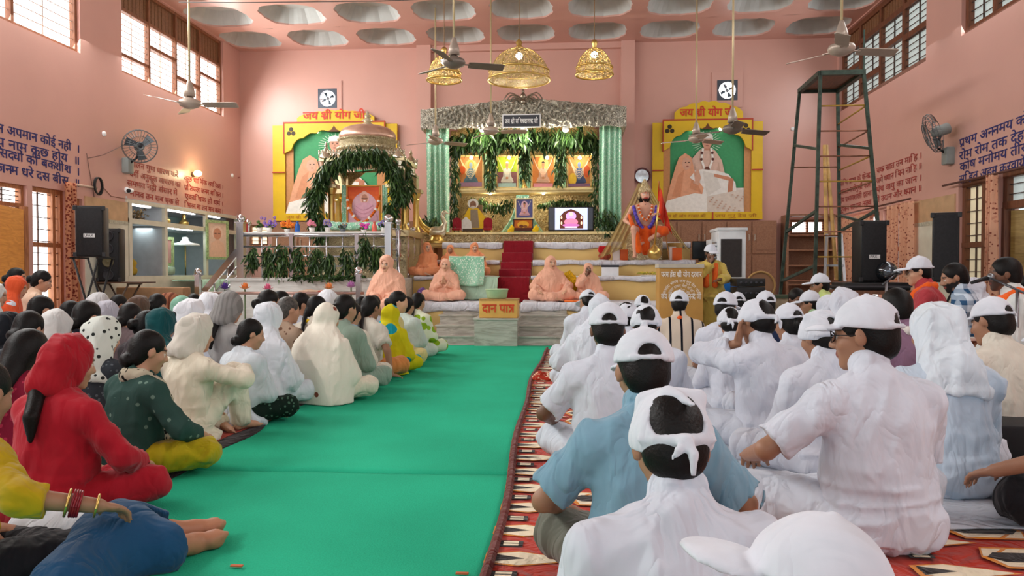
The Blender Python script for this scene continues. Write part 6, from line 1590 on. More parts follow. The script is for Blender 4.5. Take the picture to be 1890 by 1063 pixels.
# ================================================================== hanging, wall mounted and standing things of the hall
# ------------------------------------------------------------------ ceiling fans
FANM = M('#b3a294', .4, .3, .08); FAND = M('#7e7268', .4, .3, .1)
def fan_proto(loc, drop, mats):
    e = empty('ceiling_fan', loc); x, y, z0 = loc
    MB().tube([(x, y, z0 + .12), (x, y, z0 + drop)], .014, 10).build('down_rod', M('#c8b48c', .4, .3, .05), e, True)
    MB().lathe(loc, [(.02, .30), (.028, .28), (.06, .18), (.068, .10), (.03, .10)], 20).build('canopy', FANM, e, True)
    MB().lathe(loc, [(.0, -.055), (.05, -.05), (.115, -.02), (.135, .015), (.12, .05), (.06, .075), (.03, .10)], 28).build('motor', mats, e, True)
    return e
def fan(px, py, Y, rz, label, drop=None, R=.6, mt=FANM):
    p = at(px, py, Y); e = fan_proto(tuple(p), (ZC - p.z) if drop is None else drop, mt); tag(e, label, 'ceiling fan', 'ceiling fans')
    for k in range(3):
        a = rz + 2 * PI * k / 3; d = Vector((math.cos(a), math.sin(a), 0)); s_ = Vector((-math.sin(a), math.cos(a), 0)); mb = MB()
        mb.bar(p + d * .1, p + d * .2, .035, .008)
        prof = [(.17, .045), (.22, .062), (.4, .066), (R - .03, .072), (R, .05)]
        V = []
        for r_, w_ in prof: V += [p + d * r_ - s_ * w_ + Vector((0, 0, .018)), p + d * r_ + s_ * w_ + Vector((0, 0, -.018))]
        V += [q - Vector((0, 0, .006)) for q in V]; n = len(prof); F_ = []
        for i in range(n - 1): a0 = 2 * i; F_ += [(a0, a0 + 1, a0 + 3, a0 + 2), (2 * n + a0, 2 * n + a0 + 2, 2 * n + a0 + 3, 2 * n + a0 + 1), (a0, a0 + 2, 2 * n + a0 + 2, 2 * n + a0), (a0 + 1, 2 * n + a0 + 1, 2 * n + a0 + 3, a0 + 3)]
        F_ += [(0, 2 * n, 2 * n + 1, 1), (2 * n - 2, 2 * n - 1, 4 * n - 1, 4 * n - 2)]
        mb.add(V, F_); mb.build('blade', mt, e, False, auto=True)
    return e
R_ = math.radians
fan(838, 118, 8.8, R_(20), 'large ceiling fan in front of the left hanging lattice lamp', mt=FAND)
fan(350, 193, 9.2, R_(5), 'ceiling fan hanging before the left clerestory window')
fan(804, 262, 13.2, R_(155), 'small distant ceiling fan in front of the left mint curtain')
fan(906, 243, 12.6, R_(2), 'distant ceiling fan just left of the name board on the pelmet')
fan(1285, 258, 13.0, R_(35), 'distant ceiling fan before the right arched picture, left of two')
fan(1352, 240, 10.4, R_(28), 'ceiling fan before the right arched picture, the nearer of two', mt=FAND)
fan(1553, 93, 8.0, R_(12), 'ceiling fan above the green scaffold tower')
# ------------------------------------------------------------------ pendant lattice lamps
def lattice():
    m, n = newmat('gold_lattice'); w = n.add('ShaderNodeTexNoise', i_Scale=9.0, i_Detail=1.0, i_Distortion=2.2); n.l(n.coord(), w.inputs['Vector'])
    g = n.math('ABSOLUTE', n.math('SUBTRACT', n.math('FRACT', n.math('MULTIPLY', w.outputs[0], 6.0)), .5))
    n.b.inputs['Base Color'].default_value = lin('#c0aa74'); n.b.inputs['Metallic'].default_value = .5; n.b.inputs['Roughness'].default_value = .4
    n.l(n.math('GREATER_THAN', g, .2), n.b.inputs['Alpha']); n.bump(g, .5, .01); return m
LAT = lattice()
def pendant(px, y0, y1, wpx, Y, label):
    p = at(px, y1, Y); q = at(px, y0, Y); R0 = wpx / 2 / F * Y; Hh = q.z - p.z; c = Vector((p.x, Y, p.z)); e = empty('pendant_lamp', tuple(c), label, 'lamp', 'gold lattice pendant lamps')
    prof = [(R0, .0)] + [(R0 * math.cos(a), Hh * .82 * math.sin(a)) for a in [PI / 2 * i / 16 for i in range(1, 16)]] + [(R0 * .1, Hh * .82)]
    MB().lathe(c, prof, 48).build('lattice_dome', LAT, e, True)
    mb = MB()
    for h, r in ((0, R0 + .008), (Hh * .22, R0 * .97 + .006)): mb.tube([c + Vector((r * math.cos(a), r * math.sin(a), h)) for a in [2 * PI * i / 48 for i in range(49)]], .016, 8, False)
    for k in range(12):
        a = 2 * PI * k / 12; mb.tube([c + Vector((R0 * 1.0 * math.cos(t) * math.cos(a), R0 * math.cos(t) * math.sin(a), Hh * .82 * math.sin(t))) for t in [PI / 2 * i / 10 for i in range(11)]], .006, 5)
    mb.build('rim', GOLD, e, True)
    MB().lathe(c + Vector((0, 0, Hh * .8)), [(R0 * .14, 0), (R0 * .12, .03), (.04, .06), (.055, .1), (.03, .14), (.02, Hh * .25)], 16).build('cap', GOLD, e, True)
    MB().tube([c + Vector((0, 0, Hh)), Vector((c.x, c.y, ZC + .2))], .007, 6).build('cord', M('#8a6a4a', .5), e, True)
    MB().ball(c + Vector((0, 0, Hh * .62)), .055, 14).build('bulb', M('#ffffff', .4, 0, 0, emit=22), e, True)
    q = bpy.data.lights.new('pendant_glow', 'POINT'); q.energy = 6; q.color = (1, .9, .7); q.shadow_soft_size = .06; qo = bpy.data.objects.new('pendant_glow', q); COL.objects.link(qo); qo.location = c + Vector((0, 0, Hh * .45))
pendant(820, 92, 148, 62, 12.4, 'small gold lattice dome lamp hanging at the left behind the large fan')
pendant(958, 76, 148, 112, 12.2, 'largest gold lattice dome lamp hanging at the middle before the altar')
pendant(1097, 78, 138, 66, 12.4, 'small gold lattice dome lamp hanging at the right of the altar pelmet')
# ------------------------------------------------------------------ exhaust fans in the back wall
def exhaust(c, label):
    e = empty('exhaust_fan', (c.x, YB - .02, c.z), label, 'fan', 'exhaust fans in the back wall'); g = M('#4c525c', .4, .4)
    mb = MB(); N_ = 32
    ring = [(.165 * math.cos(2 * PI * i / N_), .165 * math.sin(2 * PI * i / N_)) for i in range(N_)]; sq = [(.2 / max(abs(math.cos(2 * PI * i / N_)), abs(math.sin(2 * PI * i / N_))) * math.cos(2 * PI * i / N_), .2 / max(abs(math.cos(2 * PI * i / N_)), abs(math.sin(2 * PI * i / N_))) * math.sin(2 * PI * i / N_)) for i in range(N_)]
    for y in (YB - .03, YB + .02): mb.add([(c.x + a, y, c.z + b) for a, b in ring + sq], [(i, (i + 1) % N_, N_ + (i + 1) % N_, N_ + i) for i in range(N_)])
    mb.add([(c.x + a, y, c.z + b) for y in (YB - .03, YB + .05) for a, b in ring], [(i, (i + 1) % N_, N_ + (i + 1) % N_, N_ + i) for i in range(N_)])
    mb.build('housing', g, e); mb = MB(); mb.ball((c.x, YB, c.z), .035, 12); mb.build('hub', M('#8a929a', .4, .4), e, True)
    for k in range(4):
        a = 2 * PI * k / 4 + .5; d = Vector((math.cos(a), 0, math.sin(a))); s_ = Vector((-math.sin(a), 0, math.cos(a))); q = Vector((c.x, YB, c.z))
        MB().add([q + d * .03 - s_ * .015, q + d * .13 - s_ * .04 + Vector((0, .03, 0)), q + d * .145 + s_ * .02 + Vector((0, -.02, 0)), q + d * .05 + s_ * .02], [(0, 1, 2, 3)]).build('blade', M('#5f6e7a', .4, .3), e)
    mb = MB(); mb.tube([(c.x - .16, YB + .06, c.z), (c.x + .16, YB + .06, c.z)], .008, 6); mb.tube([(c.x, YB + .06, c.z - .16), (c.x, YB + .06, c.z + .16)], .008, 6); mb.build('bracket', g, e)
    MB().box(c.x - .2, YB + .24, c.z - .2, c.x + .2, YB + .25, c.z + .2).build('sky_glare', M('#ffffff', .4, 0, 0, emit=7), e)
exhaust(xf1, 'round exhaust fan in the back wall above the left arched picture'); exhaust(xf2, 'round exhaust fan in the back wall above the right arched picture')
# ------------------------------------------------------------------ fans on the side walls
def wall_fan(box, cage, tocam, label, r=.25):
    bx, cg = Vector(box), Vector(cage); e = empty('wall_fan', tuple(bx), label, 'fan', 'wall mounted fans'); dk = M('#3a3c40', .4, .5); gr = M('#8e928e', .5)
    s = 1 if bx.x < 0 else -1
    MB().bevbox(bx + Vector((s * .05, 0, 0)), (.06, .08, .12), .02).build('wall_box', gr, e, smooth='auto')
    MB().tube([bx + Vector((s * .1, 0, .05)), bx + Vector((s * .2, 0, .12)), cg - Vector(tocam) * .12], .018, 8).build('arm', dk, e, True)
    x, u, d = frame(tocam)
    mb = MB()
    for k in range(30):
        a = 2 * PI * k / 30
        mb.tube([cg + d * dz + (x * math.cos(a) + u * math.sin(a)) * rr for rr, dz in ((.03, .09), (r * .6, .085), (r * .95, .04), (r, 0), (r * .95, -.04), (r * .5, -.08))], .0028, 4)
    for rr, dz in ((r, 0), (r * .6, .085), (r * .96, .038), (.05, .09)): mb.tube([cg + d * dz + (x * math.cos(a) + u * math.sin(a)) * rr for a in [2 * PI * i / 32 for i in range(33)]], .005, 5, False)
    mb.build('cage', M('#6a6e70', .35, .7), e, True)
    for k in range(3):
        a = 2 * PI * k / 3 + .4; A_ = x * math.cos(a) + u * math.sin(a); B_ = -x * math.sin(a) + u * math.cos(a)
        MB().add([cg + A_ * .03 - B_ * .02 - d * .01, cg + A_ * .2 - B_ * .08 - d * .03, cg + A_ * .215 + B_ * .05 + d * .03, cg + A_ * .05 + B_ * .04 + d * .02], [(0, 1, 2, 3)]).build('blade', M('#50565c', .4), e)
    MB().tube([cg - d * .22, cg - d * .2, cg - d * .06, cg + d * .02], [.05, .075, .075, .05], 16).build('motor', gr if s < 0 else dk, e, True)
b = atx(230, 306, XL); wall_fan(b, at(258, 270, b.y - .15), (.55, -.8, -.1), 'dark fan on a grey wall box on the left wall among red verses')
b = atx(1757, 288, XR); wall_fan(b, at(1722, 246, b.y - .1), (-.88, .22, -.3), 'grey fan on a wall box on the right wall before blue verses', .27)
# ------------------------------------------------------------------ painted verses
BLUE = M('#2c2f6e', .5, 0, .1, 10); REDP = M('#a83a36', .5, 0, .15, 10)
def verse(text, xa, ya, xb, yb, X, col, size, parent):
    a, b = atx(xa, ya, X), atx(xb, yb, X); zh = (a.z + b.z) / 2; s = 1 if X < 0 else -1
    o = Vector((X, a.y, a.z - .62 * size)); u = Vector((0, b.y - a.y, b.z - a.z))
    return lettering('painted_verse', text, o, u, (0, 0, 1), size, col, parent, width=u.length, bold=.012, off=.004)
for t_, q in (('मान अपमान कोई नही  ।', (-26, 222, 147, 269)), ('रूप नाम कुछ होय  ॥', (-18, 250, 147, 291)), ('सिद्धों की बक्शीश  ।', (-14, 270, 147, 311)), ('जन्म धरे दस बीस  ॥', (-8, 300, 147, 332))): verse(t_, *q, XL, BLUE, .165, wall_left)
for t_, q in (('पालन गुण धारण करे', (239, 297, 329, 319)), ('धर्मी अनुकूल आचरण का', (238, 315, 333, 337)), ('सम्भव नही संसार में', (234, 332, 327, 352)), ('मानव तन सब एक से', (239, 351, 330, 370)),
              ('कुछ धार्मिक व्यक्ति ।', (340, 324, 412, 342)), ('प्रतिफल जन्म शक्ति ।', (340, 341, 412, 357)), ('एकाधिक हो धर्म ।', (341, 357, 412, 373)), ('भिन्न ना तन मन कम ।', (340, 373, 412, 387))): verse(t_, *q, XL, REDP, .135, wall_left)
for t_, q in (('प्रथम अन्नमय कोष', (1771, 258, 1914, 203)), ('रोम रोम तक देह ।', (1771, 282, 1907, 234)), ('कोष मनोमय तीसरा', (1772, 302, 1918, 256)), ('सहित अहम करवाये ॥', (1771, 325, 1910, 286))): verse(t_, *q, XR, BLUE, .165, wall_right)
for t_, q in (('चक्र सात तन माहि ।', (1618, 311, 1702, 281)), ('जगे ध्यान बिन नाहि ॥', (1618, 330, 1702, 300)), ('पंच वायु का जान ।', (1618, 346, 1702, 322)), ('दो उदान और ध्यान ॥', (1616, 365, 1702, 341)),
              ('योनि प्राण के केन्द्र', (1550, 336, 1607, 318)), ('उपजत अधोमुखी पद्म', (1550, 352, 1607, 335)), ('रोप प्रभावशाली इतना', (1550, 367, 1609, 351)), ('पूजन समान तत्व', (1551, 384, 1608, 368))): verse(t_, *q, XR, REDP, .14, wall_right)
# ------------------------------------------------------------------ small things on the left wall
p = atx(360, 322, XL + .05); wl = empty('wall_light', tuple(p), 'glowing yellow bulb light on the left wall among the red verses', 'lamp')
MB().lathe(p + Vector((-.05, 0, 0)), [(.05, 0), (.05, .03), (.03, .05)], 14, axis=(1, 0, 0)).build('holder', M('#6a5238', .5), wl, 'auto'); MB().ball(p + Vector((.05, 0, .02)), .075, 14, (1, 1, .75)).build('bulb', M('#ffd98a', .4, 0, 0, emit=9), wl, True)
q = bpy.data.lights.new('wall_glow', 'POINT'); q.energy = 10; q.color = (1, .8, .45); q.shadow_soft_size = .08; qo = bpy.data.objects.new('wall_glow', q); COL.objects.link(qo); qo.location = p + Vector((.2, 0, 0))
p = atx(233, 351, XL); cc = empty('security_camera', tuple(p), 'white security camera on the left wall below the dark wall fan', 'camera')
MB().lathe(p, [(.05, 0), (.05, .02), (.02, .04)], 14, axis=(1, 0, 0)).build('mount', WHITE, cc, 'auto'); MB().tube([p + Vector((.05, .06, .0)), p + Vector((.1, -.1, -.02))], .035, 12).build('body', WHITE, cc, True); MB().lathe(p + Vector((.1, -.1, -.02)), [(.033, 0), (.03, .004), (0, .004)], 12, axis=(.3, -.95, -.1)).build('lens', BLACK, cc, True)
p = atx(180, 343, XL + .03); mb = MB()
for k in range(7): mb.tube([p + Vector((.012 * (k % 3), .09 * math.cos(a) + .008 * math.sin(k), (.115 + .006 * (k % 3)) * math.sin(a) + .007 * math.cos(k * 2))) for a in [2 * PI * i / 24 for i in range(25)]], .008, 5, False)
mb.build('cable_coil', BLACK, None, True, 'coil of black cable hung on the left wall above the loudspeaker', 'cable')
mb = MB(); mb.tube([atx(135, 340, XL + .02), atx(178, 347, XL + .02)], .018, 8); mb.build('curtain_rod', M('#c8a892', .5), None, True, 'short pale curtain rod on the left wall beside the cable coil', 'rod')
mb = MB(); mb.tube([atx(x, y, XL + .012) for x, y in ((190, 345), (205, 362), (238, 368), (290, 378), (330, 388), (380, 398), (430, 402))], .006, 5); mb.build('cable', M('#8a5a48', .6), None, True, 'thin brown cable running along the left wall above the showcase', 'cable')
mb = MB(); mb.tube([atx(x, y, XL + .012) for x, y in ((160, 283), (166, 320), (172, 352), (175, 372))], .005, 5); mb.tube([atx(x, y, XL + .012) for x, y in ((162, 292), (190, 286), (228, 268))], .005, 5); mb.build('cable', M('#6a4a40', .6), None, True, 'loose cable running from the dark wall fan down the left wall', 'cable')
for px, py, X, lb in ((191, 247, XL, 'small white round box high on the left wall left of the dark fan'), (428, 324, XL, 'small white sensor high on the left wall near the corner')):
    p = atx(px, py, X); MB().lathe(p, [(.04, 0), (.04, .02), (.02, .03), (0, .03)], 12, axis=(1, 0, 0)).build('junction_box', WHITE, None, True, lb, 'box')
p = at(1463, 238, YB); MB().lathe(p, [(.04, 0), (.04, .02), (.02, .03), (0, .03)], 12, axis=(0, -1, 0)).build('junction_box', WHITE, None, True, 'small white round box on the back wall left of the scaffold', 'box')
p = at(443, 329, YB); mb = MB().tube([p + Vector((-.05, 0, 0)), p + Vector((-.02, -.12, 0)), p + Vector((.05, -.14, 0))], .015, 8); mb.build('wall_hook', M('#8a4a40', .5), None, True, 'small dark pipe stub on the back wall near the left corner', 'pipe')
# ------------------------------------------------------------------ showcase contents
def mint_chair():
    Y = 13.1; p = at(318, 0, Y); x = XL - .45; e = empty('portrait_chair', (x, Y, .95), 'chair draped in mint cloth holding a framed portrait inside the lit showcase', 'chair')
    MB().box(x - .2, Y - .22, .955, x + .2, Y + .22, 1.12, .05).build('seat', MINTP, e, smooth='auto'); MB().box(x - .24, Y - .2, 1.1, x - .16, Y + .2, 1.62, .03).build('backrest', MINT, e, smooth='auto')
    for y in (Y - .26, Y + .26): MB().lathe((x - .1, y, 1.17), [(0, -.16), (.07, -.16), (.075, 0), (.07, .2), (0, .2)], 16, axis=(1, 0, 0)).build('bolster', MINT, e, True)
    return x, Y
cx, cy = mint_chair()
def wall_picture(x, y, z0, w, h, label, draw, tilt=0):
    e = empty('framed_picture', (x, y, z0), label, 'picture', 'pictures in the left wall showcase'); u = Vector((.35, .94, 0)).normalized(); n_ = u.cross(Vector((0, 0, 1))); o = Vector((x, y, z0)) - u * w / 2
    mb = MB()
    for (a, b, c, d) in holed(0, w, 0, h, [(.05, w - .05, .05, h - .05)]): mb.prism([(a, c), (b, c), (b, d), (a, d)], o + n_ * .02, u, (0, 0, 1), .03)
    mb.build('picture_frame', M('#9db07c', .5, 0, .3, 30), e); A = Art(o + u * .05 + Vector((0, 0, .05)), u * (w - .1), (0, 0, h - .1)); draw(A); A.build('print', e)
def pic8(A): A.rect(0, 0, 1, 1, '#b98a84'); guru(A, .5, .15, .75, '#c99a8c')
def pic9(A): A.rect(0, 0, 1, 1, '#e0bda8'); A.ell(.5, .72, .3, .2, '#eac8b4'); A.ell(.5, .68, .22, .17, '#c98c70'); A.rect(.34, .68, .46, .70, '#4a3a34'); A.rect(.54, .68, .66, .70, '#4a3a34'); A.poly([(.05, 0), (.15, .4), (.5, .52), (.85, .4), (.95, 0)], '#e2b49a')
wall_picture(cx + .12, cy, 1.12, .34, .52, 'small portrait standing on the mint chair in the showcase', pic8)
wall_picture(XL + .15, at(420, 0, 14.2).y - .1, 1.25, .55, .75, 'large portrait of an elderly saint in a leafy frame by the sloping handrail', pic9)
p = Vector((XL - .2, 13.55, 1.5)); ps = empty('parasol', (p.x, p.y, 1.3), 'white dish shaped ceremonial parasol inside the lit showcase', 'parasol')
MB().lathe(p, [(.26, 0), (.24, .03), (.1, .06), (.06, .1), (.05, .15), (0, .16)], 28).build('canopy', M('#e8eceb', .5), ps, True); MB().tube([(p.x, p.y, .952), p], .012, 8).build('pole', GOLD, ps, True)
s_ = S().u(ell((XL - .3, 11.95, 1.03), (.1, .11, .09))).u(ell((XL - .28, 11.95, 1.16), (.075, .08, .07)), .03); tag(solid('soft_toy', s_.folds(.008, (40, 40, 40), 3), (XL - .5, 11.75, .945), (XL - .1, 12.15, 1.3), .014, M('#c9a83c', .8), None), 'small yellow soft toy sitting in the left bay of the showcase', 'toy')
MB().box(XL - 1.0, 12.55, 1.86, XL - .95, 13.85, 2.11).build('red_cloth', cloth('#c8302c'), None, label='red cloth hung at the back of the upper showcase bay', cat='cloth')
for y, lb in ((13.05, 'gold figurine in the upper showcase bay before the red cloth'), (13.7, 'gold figurine at the right of the upper showcase bay')):
    s_ = S().u(ell((XL - .3, y, 1.92), (.09, .09, .06))).u(cone((XL - .3, y, 1.93), (XL - .3, y, 2.02), .05, .035), .03).u(ell((XL - .3, y, 2.06), (.035, .035, .04)), .01); tag(solid('figurine', s_, (XL - .5, y - .2, 1.845), (XL - .1, y + .2, 2.14), .013, GOLD, None), lb, 'figurine')
for y, lb in ((11.72, 'dry brown plant in the left corner of the upper showcase bay'), (12.1, 'low brown plant in the upper left showcase bay'), (12.7, 'dark plant at the left of the upper red showcase bay')):
    mb = MB(); mb.cur = 0; mb.tube([(XL - .25, y, 1.855), (XL - .25, y, 1.93)], .012, 6)
    for _ in range(60): leaves(mb, (XL - .25, y, 1.95), 1, (.05, .09, .05), .08, rnd.uniform(-.5, .5))
    mb.build('dried_plant', [M('#6a5236', .7), M('#8a7048', .7)], None, False, lb, 'plant')
MB().tube([(XL - .12, 11.5, .955), (XL - .1, 11.52, 1.75)], .05, 10).build('rolled_mat', cloth('#6a2432'), None, True, 'dark red rolled mat standing at the left end of the showcase', 'mat')
# mint covered bench under the showcase
cov2 = MB(); y0_, y1_ = 12.6, 14.3
cov2.grid(lambda s_, t_: (XL + .05 + (.55 * t_ / .5 if t_ < .5 else .55 + .03 * math.sin(s_ * 40)), y0_ + (y1_ - y0_) * s_, .86 + .01 * math.sin(s_ * 30 + t_ * 5) if t_ < .5 else .86 * (1 - (t_ - .5) / .5) + .02), 50, 24)
thicken(cov2.build('covered_bench', MINTP, None, True, 'bench under a pale green cloth below the showcase', 'bench'), .012)
# ------------------------------------------------------------------ curtains on the side walls
FLOR = printed('#d9a183', '#8a4a3c', 22, .27, 'dots', '#c98a70', key='f'); FLOL = printed('#c0805f', '#7a3428', 26, .42, 'dots', key='g')
ya, yb = atx(137, 0, XL + .1).y, atx(117, 0, XL + .1).y
curtain('curtain', yb, ya, XL + .1, .02, atx(125, 338, XL).z, FLOL, 'narrow rust brown patterned curtain on the left wall beside the barred window', 2, .035, axis='y', group='patterned curtains', seed=5)
for a_, b_, zt, lb, sd in ((1550, 1608, 2.02, 'wide peach floral curtain on the right wall behind the scaffold', 1), (1640, 1662, 2.07, 'narrow peach floral curtain behind the middle loudspeaker', 2), (1664, 1688, 2.08, 'peach floral curtain left of the bright window strip', 3), (1826, 1842, 2.2, 'pink floral curtain between window and doorway at the right', 4)):
    y1, y0 = atx(a_, 0, XR - .12).y, atx(b_, 0, XR - .12).y; curtain('curtain', y0, y1, XR - .12, .15, zt, FLOR, lb, 3 if b_ - a_ < 40 else 6, .05, axis='y', group='patterned curtains', seed=sd + 10)
MB().tube([(XR - .12, 11.9, 2.12), (XR - .12, 15.3, 2.08)], .015, 8).build('curtain_rod', M('#5a3428', .5), None, True, 'dark curtain rod above the peach floral curtains', 'rod')
MB().tube([(XR - .12, 8.9, 2.2), (XR - .12, 10.9, 2.2)], .015, 8).build('curtain_rod', M('#5a3428', .5), None, True, 'dark curtain rod above the pink curtain at the right', 'rod')
# ------------------------------------------------------------------ loudspeakers
GRILL = M('#1c1c1f', .6, 0, .2, 40, .5, 300)
def speaker(x, y, z0, w, d, h, rz, label, logo=None, mt=BLACK, side=False):
    e = empty('loudspeaker', (x, y, z0), label, 'loudspeaker', 'black loudspeakers'); R = Matrix.Rotation(rz, 3, 'Z'); L = lambda a, b, c: Vector((x, y, z0)) + R @ Vector((a, b, c))
    mb = MB(); mb.bevbox(L(0, 0, h / 2), (w / 2, d / 2, h / 2), .015, R); mb.build('cabinet', mt, e, smooth='auto')
    mb = MB(); mb.bevbox(L(0, -d / 2 - .005, h / 2), (w / 2 - .015, .012, h / 2 - .02), .008, R); mb.build('grille', GRILL, e, smooth='auto')
    for cx_ in (-w / 2, w / 2):
        for cz in (.03, h - .03): MB().bevbox(L(cx_, -d / 2, cz), (.022, .022, .03), .008, R).build('corner_guard', M('#2a2a2c', .5), e)
    if side:
        for c_ in (.56, .64): MB().lathe(L(-w / 2 - .002, .02, h * c_), [(.03, 0), (.022, .004), (0, .004)], 14, axis=R @ Vector((-1, 0, 0))).build('socket', M('#0a0a0a', .5), e, True)
    if logo:
        o = L(-.065, -d / 2 - .02, h * .38); mb = MB(); mb.prism([(0, 0), (.13, 0), (.13, .05), (0, .05)], o, R @ Vector((1, 0, 0)), (0, 0, 1), .004); mb.build('badge', M('#e4e4e4', .4), e)
        cu = bpy.data.curves.new('badge', 'FONT'); cu.body = logo; cu.size = .05; to = bpy.data.objects.new('badge_letters', cu); COL.objects.link(to); me = bpy.data.meshes.new_from_object(to.evaluated_get(bpy.context.evaluated_depsgraph_get())); bpy.data.objects.remove(to)
        V = [R @ Vector((v.co.x * .9, 0, v.co.y)) + o + R @ Vector((.008, -.003, .009)) for v in me.vertices]; raw('badge_letters', V, [tuple(q.vertices) for q in me.polygons], BLACK, e)
    return e
p = at(153, 474, 9.3); speaker(p.x, 9.5, p.z, .33, .34, .66, R_(22), 'large black loudspeaker with a white badge on a crossed stand by the left wall', 'LPAX', side=True); LSX, LSZ = p.x, p.z
p2 = at(199, 520, 10.6); speaker(p2.x, 10.7, p2.z, .30, .26, .78, R_(14), 'black loudspeaker with bare cones behind the badged one at the left')
for k in range(4): MB().lathe(Vector((p2.x, 10.7, p2.z)) + Matrix.Rotation(R_(14), 3, 'Z') @ Vector((0, -.15, .1 + .19 * k)), [(.08, 0), (.075, .012), (.06, .004), (.02, -.0), (0, .01)], 20, axis=Matrix.Rotation(R_(14), 3, 'Z') @ Vector((0, -1, 0))).build('cone', M('#26262a' if k != 1 else '#5a5236', .4), bpy.data.objects['loudspeaker.001'], True)
def xstand(x, y, z1, w, label, mt=BLACK, dpt=.3):
    e = empty('crossed_stand', (x, y, 0), label, 'stand', 'crossed leg stands')
    for yy in (y - dpt / 2, y + dpt / 2):
        MB().tube([(x - w / 2, yy, .0), (x + w / 2, yy, z1 - .01)], .014, 8).build('leg', mt, e, True); MB().tube([(x + w / 2, yy + .02, .0), (x - w / 2, yy + .02, z1 - .01)], .014, 8).build('leg', mt, e, True)
    for xx in (x - w / 2, x + w / 2): MB().bar((xx, y - dpt / 2 - .03, z1 - .012), (xx, y + dpt / 2 + .03, z1 - .012), .03, .02).build('top_bar', mt, e)
    return e
xstand(LSX, 9.5, LSZ, .36, 'black crossed stand under the large badged loudspeaker')
xstand(p2.x + .1, 10.7, p2.z - .02, .5, 'brown crossed stand carrying a board behind the left loudspeaker', M('#5a4638', .5)); MB().box(p2.x - .3, 10.5, p2.z - .02, p2.x + .55, 10.92, p2.z - .002).build('board_shelf', M('#5a4030', .5), None, label='thin brown board lying on the crossed stand under the second loudspeaker', cat='board')
MB().box(p2.x - .2, 11.05, .25, p2.x + .9, 11.3, .78, .02).build('carton', M('#a8805c', .7, 0, .15), None, smooth='auto', label='large brown cardboard box under the showcase behind the crossed stand', cat='box')
p = at(1615, 521, 9.6); speaker(p.x, 9.8, p.z, .31, .3, .76, R_(2), 'black loudspeaker with a tiny badge standing on the black case before the curtains', 'PAX')
q = at(1744, 522, 9.2); speaker(q.x, 9.2, .9, .27, .34, .80, R_(-24), 'tall black loudspeaker on a stand against the tiled right wall'); xstand(q.x, 9.2, .9, .4, 'black crossed stand under the tall loudspeaker by the right wall')
a, b = at(1560, 513, 9.5), at(1682, 536, 9.5); bc = empty('equipment_case', ((a.x + b.x) / 2, 9.7, b.z), 'long black equipment case under the loudspeaker behind the musicians', 'case'); MB().box(a.x, 9.5, b.z, b.x, 10.0, p.z - .002, .015).build('body', BLACK, bc, smooth='auto'); MB().box(a.x - .01, 9.49, p.z - .06, b.x + .01, 10.01, p.z - .04).build('lid_edge', M('#4a4a4e', .4, .5), bc)
tb = empty('wooden_table', ((a.x + b.x) / 2, 9.7, 0), 'brown wooden table under the long black equipment case', 'table'); MB().box(a.x - .02, 9.45, b.z - .05, b.x + .02, 10.05, b.z - .002).build('tabletop', wood('#7a5038', '#5a3824'), tb)
for x in (a.x + .03, b.x - .03):
    for y in (9.5, 10.0): MB().box(x - .03, y - .03, 0, x + .03, y + .03, b.z - .05).build('leg', wood('#7a5038', '#5a3824'), tb)
p = at(1650, 513, 9.42); hl = empty('helmet', (p.x, 9.65, at(1615, 521, 9.6).z), 'shiny black helmet on the equipment case beside the loudspeaker', 'helmet'); c_ = Vector((p.x, 9.65, hl.location.z + .13))
s_ = S().u(ell(c_, (.13, .15, .13))).cut(ell(c_ + Vector((.02, -.14, -.02)), (.10, .08, .06)), .01).cut(plane(c_ + Vector((0, 0, -.1)), (0, 0, -1)) and (lambda P, z0=c_.z - .1: P[:, 2] - z0), .01); solid('shell', s_, c_ - Vector((.2, .2, .2)), c_ + Vector((.2, .2, .2)), .011, M('#16181c', .15, 0, 0, coat=1), hl); MB().lathe(c_ + Vector((.0, -.115, -.0)), [(.085, 0), (.075, .02), (.03, .04), (0, .045)], 20, axis=(.1, -1, 0)).build('visor', M('#6a7078', .1, .6, 0), hl, True)
# ------------------------------------------------------------------ scaffold tower, poles, ladder
SG = M('#39473d', .5, .3, .35, 14); yn, yf_ = 10.3, 11.3; scf = empty('scaffold_tower', (at(1550, 0, 10.8).x, 10.8, 0), 'tall dark green steel scaffold tower with a boarded top at the right', 'scaffold')
T4 = [at(1514, 135, yn), at(1594, 135, yn), at(1546, 164, yf_), at(1476, 164, yf_)]; zt = T4[0].z
for q in T4: q.z = zt
B4 = [at(1503, 545, yn - .05), at(1632, 545, yn - .05), at(1551, 545, yf_ + .15), at(1440, 545, yf_ + .15)]
foot_ = [T4[i] + (B4[i] - T4[i]) * ((zt - 0) / (zt - B4[i].z)) for i in range(4)]
lerp4 = lambda i, z: T4[i] + (foot_[i] - T4[i]) * ((zt - z) / zt)
for i in range(4): MB().bar(T4[i], foot_[i], .04).build('post', SG, scf)
for i in range(4): MB().bar(T4[i], T4[(i + 1) % 4], .06).build('top_rail', SG, scf)
mb = MB(); mb.add([q + Vector((0, 0, .01)) for q in T4] + [q + Vector((0, 0, .04)) for q in T4], [(3, 2, 1, 0), (4, 5, 6, 7), (0, 1, 5, 4), (1, 2, 6, 5), (2, 3, 7, 6), (3, 0, 4, 7)]); mb.build('platform', wood('#7a4a34', '#5a3424', (1, 8, 1)), scf)
for z_, (i, j) in ((1.72, (3, 0)), (1.74, (1, 2)), (1.0, (3, 0)), (2.75, (0, 3)), (2.75, (1, 2)), (.4, (0, 3)), (1.72, (2, 1))):
    MB().bar(lerp4(i, z_ - .12), lerp4(j, z_ + .1), .035).build('brace', SG, scf)
rg = M('#8a5a44', .5, .3, .3, 10); ry = M('#b08a3c', .5, .3, .2)
